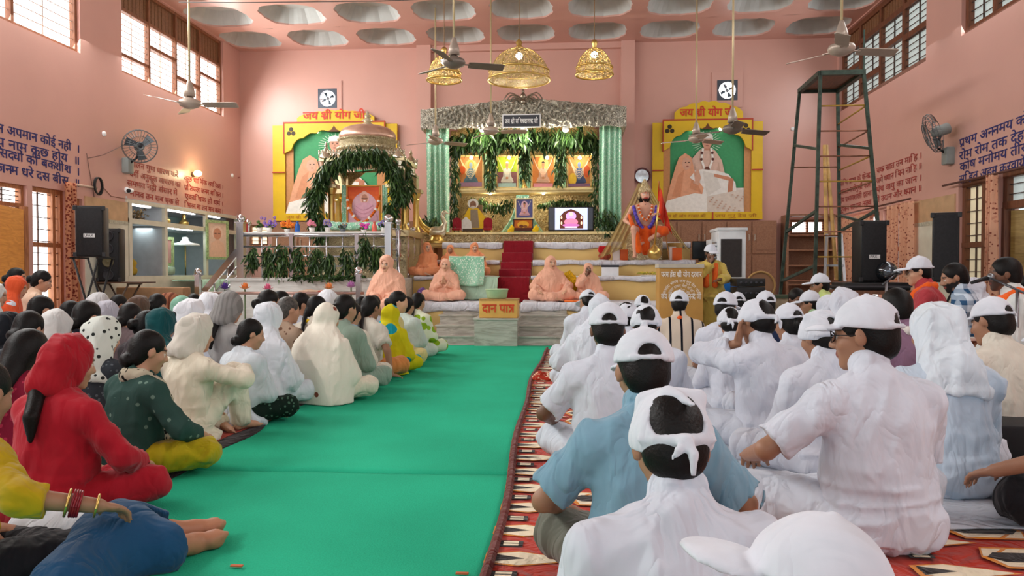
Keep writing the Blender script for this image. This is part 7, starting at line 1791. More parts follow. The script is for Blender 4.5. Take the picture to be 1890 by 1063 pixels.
for k in range(9):
    z_ = zt - .33 * (k + 1) - .1; MB().tube([lerp4(0, z_), lerp4(1, z_)], .011, 6).build('rung', rg if k % 3 else ry, scf, True); MB().tube([lerp4(2, z_ - .05), lerp4(1, z_)], .011, 6).build('rung', rg if k % 2 else ry, scf, True) if k < 4 else None
    if k in (2, 5, 7): MB().tube([lerp4(3, z_), lerp4(2, z_)], .011, 6).build('rung', rg, scf, True)
MB().bar(T4[1], T4[1] + Vector((0, 0, .55)), .02).build('upright', SG, scf)
for (xa, ya, xb, yb, lb) in ((1522, 268, 1527, 545, 'long pale bamboo pole standing upright behind the scaffold'), (1525, 268, 1546, 540, 'long pale bamboo pole leaning right behind the scaffold')):
    a, b = at(xa, ya, 12.2), at(xb, yb, 11.9); MB().tube([a + (b - a) * ((a.z - 0) / (a.z - b.z)), a], .03, 8).build('bamboo_pole', M('#c29a5c', .6, 0, .2, 8), None, True, lb, 'pole')
ld = empty('step_ladder', (at(1540, 0, 11.6).x, 11.6, 0), 'small aluminium step ladder inside the foot of the scaffold', 'ladder'); AL = M('#b9bcc0', .3, .8)
la, lb_, lc, ld_ = at(1526, 432, 11.8), at(1552, 432, 11.8), at(1520, 560, 11.5), at(1562, 560, 11.5); ext = lambda a, b: a + (b - a) * (a.z / (a.z - b.z))
MB().bar(la, ext(la, lc), .04).build('rail', AL, ld); MB().bar(lb_, ext(lb_, ld_), .04).build('rail', AL, ld)
for t in (.02, .3, .52, .75): MB().bar(la.lerp(ext(la, lc), t), lb_.lerp(ext(lb_, ld_), t), .07, .03).build('step', AL, ld)
# ------------------------------------------------------------------ lectern
a, b = at(1217, 487, 9.9), at(1298, 487, 9.9); lc = empty('lectern', ((a.x + b.x) / 2, 10.1, 0), 'mustard yellow lectern with white lettering in front of the speaker', 'lectern'); MUST = M('#bd8f48', .5, 0, .08, 3)
MB().box(a.x, 9.9, 0, b.x, 10.3, a.z - .05).build('body', MUST, lc); MB().box(a.x - .01, 9.88, a.z - .05, b.x + .01, 10.32, a.z).build('top', M('#b9b2a2', .5), lc)
TWm = M('#f2ede2', .5); cx_ = (a.x + b.x) / 2; W_ = b.x - a.x
lettering('lettering', 'परम हंस श्री योग दरबार', (cx_, 9.895, at(1258, 511, 9.9).z), (1, 0, 0), (0, 0, 1), .10, TWm, lc, width=W_ * .92, bold=.014, center=True)
lettering('lettering', 'जय श्री सच्चिदानन्द जी', (cx_, 9.895, at(1258, 552, 9.9).z), (1, 0, 0), (0, 0, 1), .105, TWm, lc, width=W_ * .92, bold=.014, center=True)
def arc_text(text, cx, cz, r, size, a0, a1):
    V, Fc, w = deva(text); P = []
    for x_, y_, *_q in V: t = a0 + (a1 - a0) * x_ / w; rr = r + y_ * size; P.append((cx + rr * math.cos(t), 9.894, cz + rr * math.sin(t)))
    raw('lettering', P, Fc, TWm, lc)
cz = at(1258, 551, 9.9).z
arc_text('सत्संग भवन जय गुरु देव योग', cx_, cz, .21, .055, R_(165), R_(15)); arc_text('आश्रम दरबार सेवा समिति', cx_, cz, .15, .05, R_(160), R_(20)); arc_text('जय योग जी', cx_, cz, .10, .04, R_(150), R_(30))
# ------------------------------------------------------------------ air cooler, dark panel, hoop, amplifiers, blue bag, bench
a, b = at(1314, 540, 12.3), at(1375, 424, 12.3); f0 = at(1326, 430, 12.2).x; co = empty('air_cooler', ((a.x + b.x) / 2, 12.6, 0), 'tall white air cooler with a dark grille behind the speaker', 'air cooler'); WP = M('#dfe3e6', .4)
MB().box(f0, 12.2, .05, b.x, 12.85, b.z, .03).build('body', WP, co, smooth='auto'); MB().box(f0 - .02, 12.18, b.z - .02, b.x + .02, 12.87, b.z + .03, .01).build('top', WP, co, smooth='auto')
g0, g1 = at(1330, 511, 12.2), at(1369, 441, 12.2); MB().box(g0.x, 12.185, g0.z, g1.x, 12.2, g1.z).build('grille', M('#35302f', .6, 0, .1, 30, .5, 200), co)
for k in range(7): MB().box(f0 - .10, 12.3, b.z - .25 - .05 * k, f0, 12.7, b.z - .22 - .05 * k).build('louvre', WP, co)
MB().box(f0 - .1, 12.28, .3, f0 - .09, 12.72, b.z - .15).build('side_panel', WP, co)
a, b = at(1278, 478, 13.3), at(1313, 445, 13.3); dp = empty('television', ((a.x + b.x) / 2, 13.35, a.z), 'black flat television left of the white air cooler', 'television'); MB().box(a.x, 13.3, a.z, b.x, 13.36, b.z, .008).build('bezel', BLACK, dp, smooth='auto'); MB().box(a.x + .015, 13.29, a.z + .015, b.x - .015, 13.3, b.z - .015).build('screen', M('#20242a', .2), dp); MB().box((a.x + b.x) / 2 - .05, 13.33, 1.2, (a.x + b.x) / 2 + .05, 13.38, a.z).build('stand', BLACK, dp)
for k, (y0_, y1_, lb) in enumerate(((514, 529, 'upper black amplifier of the stack right of the speaker'), (530, 552, 'lower black amplifier of the stack right of the speaker'))):
    a, b = at(1360, y1_, 9.6), at(1413, y0_, 9.6); e = empty('amplifier', ((a.x + b.x) / 2, 9.8, a.z), lb, 'amplifier', 'stacked amplifiers'); MB().box(a.x, 9.6, a.z + .002, b.x, 10.0, b.z, .008).build('case', BLACK, e, smooth='auto')
    for j in range(5): MB().lathe((a.x + .05 + (b.x - a.x - .1) * j / 4, 9.6, (a.z + b.z) / 2), [(.014, 0), (.014, .015), (0, .016)], 12, axis=(0, -1, 0)).build('knob', M('#3c3c42', .4, .4), e, True)
az = at(1360, 552, 9.6).z; MB().box(at(1358, 0, 9.6).x, 9.58, 0, at(1415, 0, 9.6).x, 10.02, az - .001, .01).build('amplifier_stand', M('#2a2626', .6), None, smooth='auto', label='dark box carrying the stacked amplifiers', cat='stand')
c_ = at(1404, 527, 10.4); mb = MB(); rr = 25 / F * 10.4; mb.tube([c_ + Vector((rr * math.cos(a), 0, rr * math.sin(a))) for a in [2 * PI * i / 40 for i in range(41)]], .014, 8, False); hp_ = mb.build('hoop', M('#b08a54', .5), None, True, 'golden round hoop standing behind the amplifiers', 'hoop'); 
MB().lathe(c_ + Vector((0, .02, 0)), [(rr - .01, 0), (0, 0)], 32, axis=(0, -1, 0)).build('hoop_skin', M('#9a7254', .6), hp_, True); MB().bar(c_ - Vector((0, -.05, rr)), (c_.x, c_.y + .05, 0), .04).build('stand', M('#6a4a34', .5), hp_)
c_ = at(1342, 532, 10.6); s_ = S().u(ell(c_ - Vector((0, 0, .1)), (.13, .12, .24))).u(ell(c_ + Vector((.06, -.02, .0)), (.09, .09, .1)), .06).folds(.025, (14, 14, 16), 4); tag(solid('plastic_bag', s_, c_ - Vector((.25, .22, .45)), c_ + Vector((.25, .22, .25)), .014, M('#1f6fc4', .25, 0, .1), None), 'bright blue plastic bag behind the speaker', 'bag'); MB().box(c_.x - .2, c_.y - .15, 0, c_.x + .2, c_.y + .2, c_.z - .32).build('stool', M('#6a5a4a', .6), None, label='low stool under the blue plastic bag', cat='stool')
a, b = at(1424, 0, 10.0), at(1470, 0, 10.0); bn = empty('bench', ((a.x + b.x) / 2, 10.2, 0), 'low beige bench with a dark green top left of the seated child', 'bench'); zt_ = at(1440, 545, 10).z; MB().box(a.x, 10.0, .05, b.x + .6, 10.4, zt_ - .04).build('base', M('#b8a88c', .6, 0, .3, 8), bn); MB().box(a.x - .02, 9.98, zt_ - .04, b.x + .62, 10.42, zt_).build('seat', M('#4a5a44', .5), bn)
# wire across the hall under the ceiling
mb = MB(); mb.tube([at(330, 4, 9.0), at(440, 5, 9.05), at(700, 2, 9.1), at(950, -8, 9.2)], .006, 5); mb.build('wire', M('#5a5450', .5), None, True, 'thin wire strung under the ceiling near the top left', 'wire')
# ================================================================== carpets and sheets on the floor
def felt(col, key=''):
    m, n = newmat('felt'); c = lin(col); t = n.add('ShaderNodeTexNoise', i_Scale=1.2, i_Detail=8.0); n.l(n.coord(), t.inputs['Vector'])
    t3 = n.add('ShaderNodeTexNoise', i_Scale=140.0, i_Detail=3.0); n.l(n.coord(), t3.inputs['Vector'])
    f = n.math('ADD', n.math('MULTIPLY', t.outputs[0], .6), n.math('MULTIPLY', t3.outputs[0], .4))
    n.l(n.ramp(f, ((.35, tuple(x * .82 for x in c[:3]) + (1,)), (.65, tuple(x * 1.1 for x in c[:3]) + (1,)))), n.b.inputs['Base Color']); n.b.inputs['Roughness'].default_value = .95; n.b.inputs['Specular IOR Level'].default_value = .1; n.bump(t3.outputs[0], .3, .01); return m
GREEN = felt('#2bb088')
def sheet(name, x0, x1, y0, y1, z, mat_, label, cat='sheet', wr=.006, nx=60, ny=90, edge=.02, seed=0, th=.006, freq=3.0, roll=0):
    r = np.random.RandomState(seed); ph = r.rand(16) * 6.28; dr = r.randn(8, 2); dr /= np.linalg.norm(dr, axis=1)[:, None]
    def fn(a, b):
        x = x0 + (x1 - x0) * a; y = y0 + (y1 - y0) * b
        xx = x + edge * (math.sin(y * 2.3 + ph[0]) + .6 * math.sin(y * 5.7 + ph[1])) * (1 if a in (0, 1) else .0 if .1 < a < .9 else .6)
        yy = y + edge * (math.sin(x * 2.1 + ph[2]) + .6 * math.sin(x * 6.1 + ph[3])) * (1 if b in (0, 1) else 0)
        h = 0
        for i in range(6): h += (1 - 2 * abs(math.sin(freq * (1 + .45 * i) * (dr[i][0] * x + dr[i][1] * y) + ph[4 + i] + .8 * math.sin(1.7 * (dr[i][1] * x - dr[i][0] * y) + ph[i])))) / (1 + .5 * i)
        e = min(1, 12 * min(a, 1 - a), 12 * min(b, 1 - b)) if not roll else 1
        return (xx, yy, z + th + wr * .55 * max(0, h + .6) * (.3 + .7 * e))
    mb = MB(); mb.grid(fn, nx, ny); o = mb.build(name, mat_, None, True, label, cat); thicken(o, th); o.modifiers[-1].offset = -1; return o
sheet('green_carpet', -2.55, -.22, 3.76, 10.36, 0.001, GREEN, 'bright green felt carpet of the aisle, far piece reaching the marble steps', 'carpet', .002, 40, 60, .012, 3, .006, 1.2)
sheet('green_carpet', -2.9, -.26, -.5, 3.78, .0, GREEN, 'bright green felt carpet of the aisle, near piece below the seam', 'carpet', .002, 40, 60, .01, 4, .005, 1.2)
# red patterned dhurrie
DR = cloth('#b8321f', key='dhurrie'); mats_ = [DR, cloth('#efe0c2', key='d'), cloth('#231a18', key='d'), cloth('#e08a2c', key='d'), cloth('#6a2a24', key='d')]
mb = MB(); mb.cur = 0; rx0, rx1, ry0, ry1 = -.345, 3.2, -.4, 9.9
NX, NY = 24, 90
def rz_(x, y): return .012 + .004 * math.sin(y * 3 + x * 2)
def rxw(y): return rx0 + .045 * math.sin(y * .62 + .4) + .012 * math.sin(y * 2.4)
mb.grid(lambda a, b: (rxw(ry0 + (ry1 - ry0) * b) + (rx1 - rxw(ry0 + (ry1 - ry0) * b)) * a, ry0 + (ry1 - ry0) * b, rz_(rxw(ry0 + (ry1 - ry0) * b) + (rx1 - rx0) * a, ry0 + (ry1 - ry0) * b)), NX, NY)
def flat(pts, c, dz): mb.cur = c; mb.add([(x + (rxw(y) - rx0) * .6, y, .0185 + dz) for x, y in pts], [tuple(range(len(pts)))])
mb.cur = 4; mb.grid(lambda a, b: (rxw(ry0 + (ry1 - ry0) * b) + .004 + .036 * a, ry0 + (ry1 - ry0) * b, .024 + .014 * math.sin(a * PI)), 3, NY)
y = .9; k = 0
while y < 9.6:
    for cx, big in ((-.16, 1), (.50, 1), (1.3, 1), (1.98, 1), (2.66, 1)):
        L_ = .15; w_ = .062
        flat([(cx - L_ - .02, y - w_ * .75), (cx - .05, y - w_ - .008), (cx + L_ + .03, y), (cx - .05, y + w_ + .008), (cx - L_ - .02, y + w_ * .75)], 3, 0)
        flat([(cx - L_, y - w_ * .62), (cx - .05, y - w_), (cx + L_, y - .004), (cx + L_, y + .004), (cx - .05, y + w_), (cx - L_, y + w_ * .62)], 1, .0008)
        flat([(cx - L_, y - w_ * .62), (cx - .03, y), (cx - L_, y + w_ * .62)], 2, .0016)
        hx = cx + .27; yy = y + .145
        flat([(hx - .15, yy), (hx - .11, yy - .10), (hx + .11, yy - .10), (hx + .15, yy), (hx + .11, yy + .10), (hx - .11, yy + .10)], 3, 0)
        for s_ in (-1, 1):
            flat([(hx + .12 * s_, yy + s_ * .008), (hx + .10 * s_, yy + s_ * .085), (hx - .02 * s_, yy + s_ * .085), (hx - .10 * s_, yy + s_ * .008)][::s_], 1, .0008)
            flat([(hx - .14 * s_, yy + s_ * .008), (hx - .11 * s_, yy + s_ * .085), (hx - .04 * s_, yy + s_ * .085), (hx - .115 * s_, yy + s_ * .008)][::s_], 1, .0008)
        flat([(hx - .09, yy - .045), (hx + .09, yy - .045), (hx + .13, yy), (hx + .09, yy + .045), (hx - .09, yy + .045), (hx - .13, yy)], 2, .0016)
        bx = cx - .09; flat([(bx - .045, yy - .03), (bx + .045, yy - .03), (bx + .045, yy + .03), (bx - .045, yy + .03)], 2, .0005)
        for s_ in (-1, 1): flat([(bx - .028, yy + s_ * .013 - .009), (bx + .028, yy + s_ * .013 - .009), (bx + .028, yy + s_ * .013 + .009), (bx - .028, yy + s_ * .013 + .009)], 1, .0013)
    y += .29
mb.build('patterned_rug', mats_, None, False, 'red rug woven with white and black diamond motifs along the right of the aisle', 'rug')
s_ = S().u(rbox((-.24, 7.15, .03), (.12, .2, .02), .015)).u(ell((-.3, 7.1, .04), (.06, .12, .035)), .03).folds(.016, (26, 18, 30), 3); tag(solid('folded_cloth', s_, (-.5, 6.8, .012), (.05, 7.5, .13), .011, printed('#a8321f', '#e8d8b8', 18, .3, 'blotch'), None), 'crumpled end of a red and white cloth at the edge of the green aisle', 'cloth')
WSH = cloth('#cdd2dc', weave=.5); WSH2 = cloth('#cfd0cc', weave=.5, key='2')
sheet('white_sheet', .32, 2.0, 3.05, 9.6, .024, WSH, 'wrinkled white floor sheet under the seated men, nearest the red rug', 'sheet', .012, 90, 130, .05, 7, .006, 4.5)
sheet('white_sheet', 1.85, 5.0, 2.75, 6.2, .055, WSH2, 'greyish white floor sheet at the lower right', 'sheet', .007, 90, 90, .05, 8, .006, 3)
sheet('white_sheet', 1.95, 5.05, 6.25, 9.4, .05, WSH, 'white floor sheet in front of the musicians', 'sheet', .008, 60, 60, .03, 9, .006, 3)
sheet('dark_rug', -6.6, -2.02, 3.0, 10.2, .003, cloth('#2a2022', key='rug'), 'dark brown rug under the seated women, its edge along the green aisle', 'rug', .003, 60, 90, .05, 10, .008, 2.5)
sheet('white_sheet', -6.4, -2.35, 2.2, 10.0, .03, WSH, 'white floor sheet under the seated women', 'sheet', .008, 70, 90, .06, 11, .006, 3)
sheet('red_rug', -4.6, -2.06, 3.6, 5.4, .014, cloth('#9c3c2e', key='rr'), 'dull red rug edge under the cream veiled women at the left of the aisle', 'rug', .006, 30, 40, .03, 12, .006, 3)
for px, py, lb in ((437, 1046, 'small orange scrap lying on the green carpet near the child'), (853, 1060, 'tiny reddish scrap lying on the green carpet at the lower edge')):
    p = atz(px, py, .01); MB().bevbox(p + Vector((0, 0, .004)), (.022, .007, .003), .002).build('paper_scrap', M('#c8643c', .7), None, label=lb, cat='scrap')
# ================================================================== the people
def P(label, px, py, Y, face=0, lean=.12, hd=(0, .1, 0), legs='cross', arms=('lap', 'lap'), wide=1.0, slump=0.1, fat=0, h=None, **k):
    h = h or min(.024, max(.0085, Y * .0032))
    return person(label, px, py, Y, face, pose=dict(lean=lean, head=hd, legs=legs, arms=arms, wide=wide, slump=slump, fat=fat), h=h, **k)
GM, GW = 'men seated on the white sheets', 'women seated left of the aisle'
def man(label, px, py, Y, face=8, head='cap', col='w', **k):
    k.setdefault('group', GM); k.setdefault('topm', cloth(WC.get(col, col))); k.setdefault('wide', 1.06); k.setdefault('tm', cloth('#d2d7e2')); return P(label, px, py, Y, face, head=head, **k)
def woman(label, px, py, Y, face=-10, head='hair', col='c', hm=None, **k):
    k.setdefault('group', GW); k.setdefault('topm', cloth(WC.get(col, col)) if isinstance(col, str) else col); k.setdefault('wide', .93); k.setdefault('tone', 'f'); k.setdefault('sleeve', 1.7); k.setdefault('skirt', .03); k.setdefault('top', 'kurta')
    k.setdefault('hair', 'bun'); hm = cloth(hm) if isinstance(hm, str) else hm; return P(label, px, py, Y, face, head=head, headm=hm, **k)
def drape(e, p, T, hh, mt, name='scarf', side=None, w=.05):
    """long scarf hung round the neck, both ends down the front"""
    R = p.R; s = S(); n = p.neck
    pts = lambda q: [n + R @ V3(0, -.075, .01), n + R @ V3(q * .075, -.03, .015), n + R @ V3(q * .085, .06, -.04), p.chest + R @ V3(q * .07, .135, .02), p.belly + R @ V3(q * .07, .15 + p.fat, -.02)]
    for q in ((1, -1) if side is None else (side,)): s.u(chain(pts(q), [w * .7, w * .75, w, w * 1.1, w * 1.15]), .02)
    s.folds(.005, (50, 50, 30), 3); lo, hi = bounds(p); solid(name, s, lo, hi, min(hh, .016), mt, e, T)
def shawl(e, p, T, hh, mt, e_=1):
    R = p.R; s = S().u(ell(p.chest + R @ V3(0, -.015, .0), (.19 * p.wide, .145, .18), R)).u(ell(p.belly + R @ V3(.05 * e_, -.02, 0), (.18, .15, .17), R), .06).u(cone(p.sh[1], p.sh[-1], .075, .075), .06).u(cone(p.sh[e_], p.el[e_], .075, .08), .05)
    neck_cut(p, s, .085, .02); s.cut(plane(p.chest + R @ V3(0, .03, 0), R @ V3(0, -1, .15)), .02) if False else s.folds(.006, (30, 30, 18), 8); lo, hi = bounds(p); solid('shawl', floor_cut(s), lo, hi, hh, mt, e, T)
# ---------------------------------------------------------------- right side, front to back
man('man in white shirt and knotted white kerchief, nearest to the camera', 1240, 722, 1.65, 4, 'kerchief', lean=.2, hd=(0, .22, 0), hair='short', h=.0075, kop=dict(opening=(.0, .064), peak=True), wide=1.08)
man('man in white peaked cap cut by the lower edge, lower right corner', 1490, 962, 1.0, 12, lean=.2, hd=(1.0, -.3, .0), h=.009, slump=.2)
man('man in light blue shirt and white cap beside the red rug', 1188, 612, 2.45, 2, 'cap', '#7fa6bb', sleeve=.8, arms=('knee', 'knee'), tm=cloth('#6b6b60'), hair='short', wide=.985, hd=(.08, .15, 0))
man('big man in white short sleeved shirt with white cap and glasses, right foreground', 1598, 552, 3.0, 14, lean=.08, hd=(.75, .02, 0), arms=((-.34, .34, .25, -.40, .09, .33), 'lap'), feats=dict(glasses=1), fat=.02, wide=1.12, h=.0085, tone='m')
man('man in white shirt and white cap with dark neck, third along the rug', 1122, 563, 3.9, 2, hd=(0, .08, 0), sleeve=.8, tone='d', wide=.985, arms=('knee', 'lap'))
man('man in white shirt with white kerchief tied in a hanging knot', 1193, 562, 4.8, -3, 'kerchief', hd=(-.15, .1, 0), kop=dict(opening=(.025, .045)))
man('man in white with large white kerchief leaving dark hair bare, hands raised', 1397, 552, 4.55, 18, 'kerchief', hd=(.35, .2, .1), arms=('cheek', 'ankle'), sleeve=1.8, kop=dict(opening=(.01, .066)))
man('man in white kurta and crumpled white kerchief, left of the man with glasses', 1514, 575, 3.95, 12, 'kerchief', hd=(.25, .15, -.1), sleeve=1.8, kop=dict(opening=(.03, .05), peak=True))
man('man in pale blue with a cloth wrapped over his whole head', 1728, 560, 3.7, 8, 'hood', 'b', vlen='neck', headm=cloth('#dde7f0', weave=.4), hd=(.3, .1, 0), sleeve=1.8, fat=.02)
man('man in cream kurta and white cap right of the wrapped head', 1832, 552, 4.5, 15, 'cap', 'c', hd=(.3, .15, .1), sleeve=1.8, fat=.02, tone='m')
man('man in sky blue short sleeves with black trousers at the right edge', 2010, 560, 3.25, 40, 'cap', 'b', arms=((-.42, .34, .22), 'lap'), tm=cloth('#1c1c20'), hd=(.4, .1, 0), lean=.2)
man('man in white t-shirt and white cap, facing the lectern', 1340, 541, 6.4, -8, hd=(-.35, .1, 0), sleeve=.7, lean=.1, arms=('lap', 'ankle'))
man('man in white with small checked white kerchief behind raised hands', 1348, 567, 5.6, 2, 'kerchief', hd=(-.2, .2, 0), kop=dict(opening=(.02, .04)), sleeve=1.8)
man('man in black and beige striped shirt and white cap before the lectern', 1254, 538, 7.6, -6, topm=printed('#cdbfae', '#141620', 9.5, .2, 'stripe'), sleeve=.8, hd=(-.1, .05, 0), extra=lambda e, p, T, h: drape(e, p, T, h, cloth('#e8622a'), w=.028), tm=cloth('#cdbfae'))
man('man in white cap with orange scarf half hidden before the blue bag', 1361, 541, 8.5, 5, extra=lambda e, p, T, h: drape(e, p, T, h, cloth('#ea6a2c')))
man('man in navy shirt and orange collar scarf with white cap', 1413, 539, 7.5, 10, 'cap', '#25304e', extra=lambda e, p, T, h: drape(e, p, T, h, cloth('#ea5a20'), w=.035), hd=(.1, 0, 0))
man('man in white shirt, white cap with wide back opening over black hair', 1456, 563, 5.2, 14, hd=(.2, .1, 0), hair='bun')
man('man with drooping white cap at the head of the line along the rug', 1084, 536, 8.3, -4, hd=(.5, .35, .2), tone='m', sleeve=1.8)
man('person wholly hooded in white cloth near the front of the rug', 1108, 546, 6.4, 3, 'hood', 'b', vlen='long', sleeve=1.8, arms=('knee', 'lap'), legs='knees')
man('man in white shirt with round white cap behind the hooded one', 1158, 557, 5.9, 0, 'kerchief', kop=dict(full=True), hd=(-.2, .1, 0), tone='d')
man('man in white with small kerchief nearest the stage cloth', 1186, 544, 8.4, -5, 'kerchief', kop=dict(opening=(.03, .05)))
man('person under a white cloth hood, right one of two behind the big man', 1556, 533, 6.3, 10, 'hood', vlen='long')
man('person under a white cloth hood, left one of two behind the big man', 1530, 545, 7.2, 12, 'hood', vlen='long')
man('bareheaded man in mauve shirt with a pale towel on his neck', 1655, 534, 5.3, 12, 'hair', '#8a6a82', hair='short', extra=lambda e, p, T, h: drape(e, p, T, h, cloth('#d8d2cc'), w=.04))
man('dark haired child in a dark shirt beside the man in mauve', 1612, 547, 7.0, 6, 'hair', '#3a3c44', hair='short', slump=.2)
man('man in pale green shirt and white cap looking left, behind the rows', 1496, 538, 8.0, 55, 'cap', '#a9c99c', hd=(.3, .05, 0))
P('boy in bright green shirt facing the camera by the low bench', 1471, 533, 8.6, 170, head='hair', hair='short', topm=cloth('#a8cf7a'), tone='d', h=.013, tm=cloth('#5a6a50'), hd=(.3, .15, 0))
man('man in yellow green shirt and white cap sitting left of the equipment case', 1514, 506, 8.8, 75, 'cap', '#c9d98a', z0=.22, hd=(.1, 0, 0), h=.015, group=None)
MB().box(at(1514, 0, 8.8).x - .4, 8.45, .02, at(1514, 0, 8.8).x + .4, 9.25, .2, .02).build('low_platform', M('#8a7a68', .6), None, smooth='auto', label='low wooden platform under the man in yellow green', cat='platform')
P('person hooded in white beside the musician in a plaid shirt', 1797, 513, 7.4, 60, head='hood', topm=cloth(WC['w']), z0=.3, vlen='long', group=None, h=.018)
# musicians on their low platform
px0, px1 = 2.85, 5.0
MB().box(px0, 5.3, .035, px1, 8.0, .30, .02).build('low_platform', cloth('#3a3434'), None, smooth='auto', label='low dark covered platform carrying the musicians at the right', cat='platform')
OS = cloth('#f0641e')
P('musician in red shirt, orange scarf, white cap and glasses', 1697, 475, 7.4, 62, head='cap', topm=cloth('#b8434a'), z0=.3, hd=(.25, .0, 0), arms=('lap', 'fwd'), tone='l', feats=dict(glasses=1), fat=.045, wide=1.08, extra=lambda e, p, T, h: drape(e, p, T, h, OS, w=.055), tm=cloth('#4a4a50'), h=.0125, hair='short')
P('bearded musician in a blue and white plaid shirt', 1763, 487, 6.6, 66, head='hair', hair='short', topm=printed('#c9d8e6', '#2d5276', 11, .42, 'check'), z0=.3, hd=(.2, .18, 0), arms=('fwd', 'fwd'), tone='m', feats=dict(beard='#1c1512', moustache=1), tm=cloth('#2c3440'), h=.0115, wide=1.05)
P('singer in white with orange scarf before a microphone at the right edge', 1856, 476, 5.85, 66, head='hair', hair='short', topm=cloth('#dfe3e0'), z0=.3, hd=(.1, -.05, 0), arms=('lap', 'lap'), tone='d', feats=dict(beard='#4a342a'), extra=lambda e, p, T, h: drape(e, p, T, h, OS, w=.055), sleeve=1.8, h=.0115, fat=.02)
P('man in pink shirt half cut by the right edge behind the singer', 1899, 508, 7.6, 60, head='hair', hair='short', topm=cloth('#c98a84'), z0=.3, h=.018)
# ---------------------------------------------------------------- speaker at the lectern
def orange_sash(e, p, T, hh): drape(e, p, T, hh, cloth('#ec6a2a'), w=.04)
e_, p_, T_ = P('speaker in yellow kurta, orange scarf and white cap singing into a microphone', 1312, 452, 10.15, 172, legs='stand', z0=0, lean=.06, slump=.12, hd=(.45, .12, 0), arms=('fwd', 'mouth'), head='cap', top='robe', topm=cloth('#cdb45c'), tone='d', h=.0115, hair='short', extra=orange_sash)
def mic(q, d, label, L=.17):
    q = Vector(q); d = Vector(d).normalized(); e = empty('microphone', tuple(q), label, 'microphone'); MB().tube([q - d * L, q - d * .02], [.011, .018], 10).build('handle', BLACK, e, True); MB().ball(q + d * .012, .028, 12).build('grille', M('#8a8e92', .35, .8, .2, 120), e, True)
wp = lambda p, T, v: Vector((T[:3, :3] @ np.array(v) + T[:3, 3]).tolist())
m_ = wp(p_, T_, p_.head + p_.HR @ V3(.0, .13, -.06)); h_ = wp(p_, T_, p_.wr[1] + p_.hd[1] * .06); mic(m_, m_ - h_ + Vector((0, 0, .04)), 'black microphone in the hand of the speaker')
# ---------------------------------------------------------------- saints in saffron on the stage
SA, SB = cloth('#efb59a'), cloth('#ee9a6c')
def saint(label, px, py, Y, face, z0, mt=SA, legs='cross', vm=None, **k):
    k.setdefault('vlen', 'long'); return P(label, px, py, Y, face, legs=legs, z0=z0, head='veil', headm=vm or mt, top='robe', topm=mt, tone=k.pop('tone', 'l'), h=.0125, lean=k.pop('lean', .03), gap=.012, feats=dict(tilak=1, **k.pop('feats', {})), group='saints in saffron on the stage', **k)
saint('saint in peach robe seated on the stage edge with feet down, left end', 713, 472, 10.9, 172, .10, legs='edge', hd=(.05, .05, 0))
MB().box(-2.98, 10.98, 0, -2.4, 11.28, .50, .02).box(-2.9, 10.45, 0, -2.48, 10.75, .1, .02).build('stepped_seat', M('#c9b48c', .6), None, smooth='auto', label='low stepped wooden seat under the saint at the left end', cat='seat')
saint('saint in bright orange robe and cap seated at the back left, looking right', 789, 447, 12.62, 168, .955, SB, fat=.05, hd=(.75, 0, 0), vlen='neck')
saint('saint in orange seated behind the sequinned cloth, left one of two', 831, 452, 12.66, 176, .955, SB, hd=(.2, .05, 0), tone='m')
saint('saint in orange seated behind the sequinned cloth, right one of two', 876, 448, 12.66, 176, .955, SB, hd=(.35, .05, 0), arms=('lap', 'floor'))
saint('saint in peach with hands joined in prayer on the white mattress', 822, 478, 11.75, 178, .57, arms=('namaste', 'namaste'), hd=(.1, -.05, 0))
saint('saint in pale peach seated left of the yellow flower heap', 1017, 473, 11.8, 186, .57, hd=(.45, -.08, 0), arms=('knee', 'knee'))
saint('saint in pale peach with chin on hand, right of the yellow flower heap', 1086, 486, 11.85, 182, .57, hd=(0, .12, 0), arms=('lap', 'mouth'), tone='d')
# ---------------------------------------------------------------- left side, front to back
RD = cloth('#b01a2b', weave=.15)
woman('woman in red kurta and red head scarf with dark ponytail, left foreground', 128, 620, 3.05, -12, 'veil_hair', RD, cloth('#a81826', weave=.3), vlen='short', hair='pony', hd=(-.35, .1, 0), h=.009, arms=('lap', 'knee'), fat=.03, tm=RD, wide=1.0)
woman('woman in dark crimson with long loose hair at the left edge', 52, 610, 3.55, -8, 'hair', printed('#7c1830', '#a83048', 30, .3), hair='loose', hd=(-.1, .25, 0), h=.011)
woman('woman in dark green printed kurta and yellow trousers with bare foot', 272, 612, 3.7, -25, 'hair', printed('#2f4a44', '#6a8478', 16, .16), hair='lowbun', hd=(-.35, .2, 0), legs='cross', arms=('lap', 'knee'), tm=cloth('#b8a418'), wide=1.0, h=.010, extra=lambda e, p, T, h: veil(p, h, e, T, printed('#b8b09a', '#1c1c1a', 26, .34, 'blotch'), 'neck', 5, 'scarf') if False else drape(e, p, T, h, printed('#b8b09a', '#1c1c1a', 26, .34, 'blotch'), w=.06))
CR = cloth('#e6ddc8')
woman('woman in cream with white head veil, arm resting on raised knee', 362, 581, 4.45, -22, 'veil', CR, '#d8d2c6', vlen='short', legs='knees', arms=('lap', (.13, .44, .47, .37, .22, .42)), hd=(-.2, .05, 0), tm=CR, h=.0105)
woman('woman with sheer bluish shawl and low dark ponytail, face turned right', 462, 590, 5.0, -28, 'hair', '#cfd8e0', hair='lowbun', hd=(-.5, .15, 0), extra=lambda e, p, T, h: shawl(e, p, T, h, cloth('#cdd5dc')), tm=printed('#16261f', '#4a6a58', 40, .3), h=.0135)
woman('woman veiled in bluish white behind the sheer shawl woman', 496, 559, 5.6, -20, 'veil', 'b', '#dfe4ec', vlen='long', hd=(-.15, .1, 0), tm=cloth('#dfe4ec'))
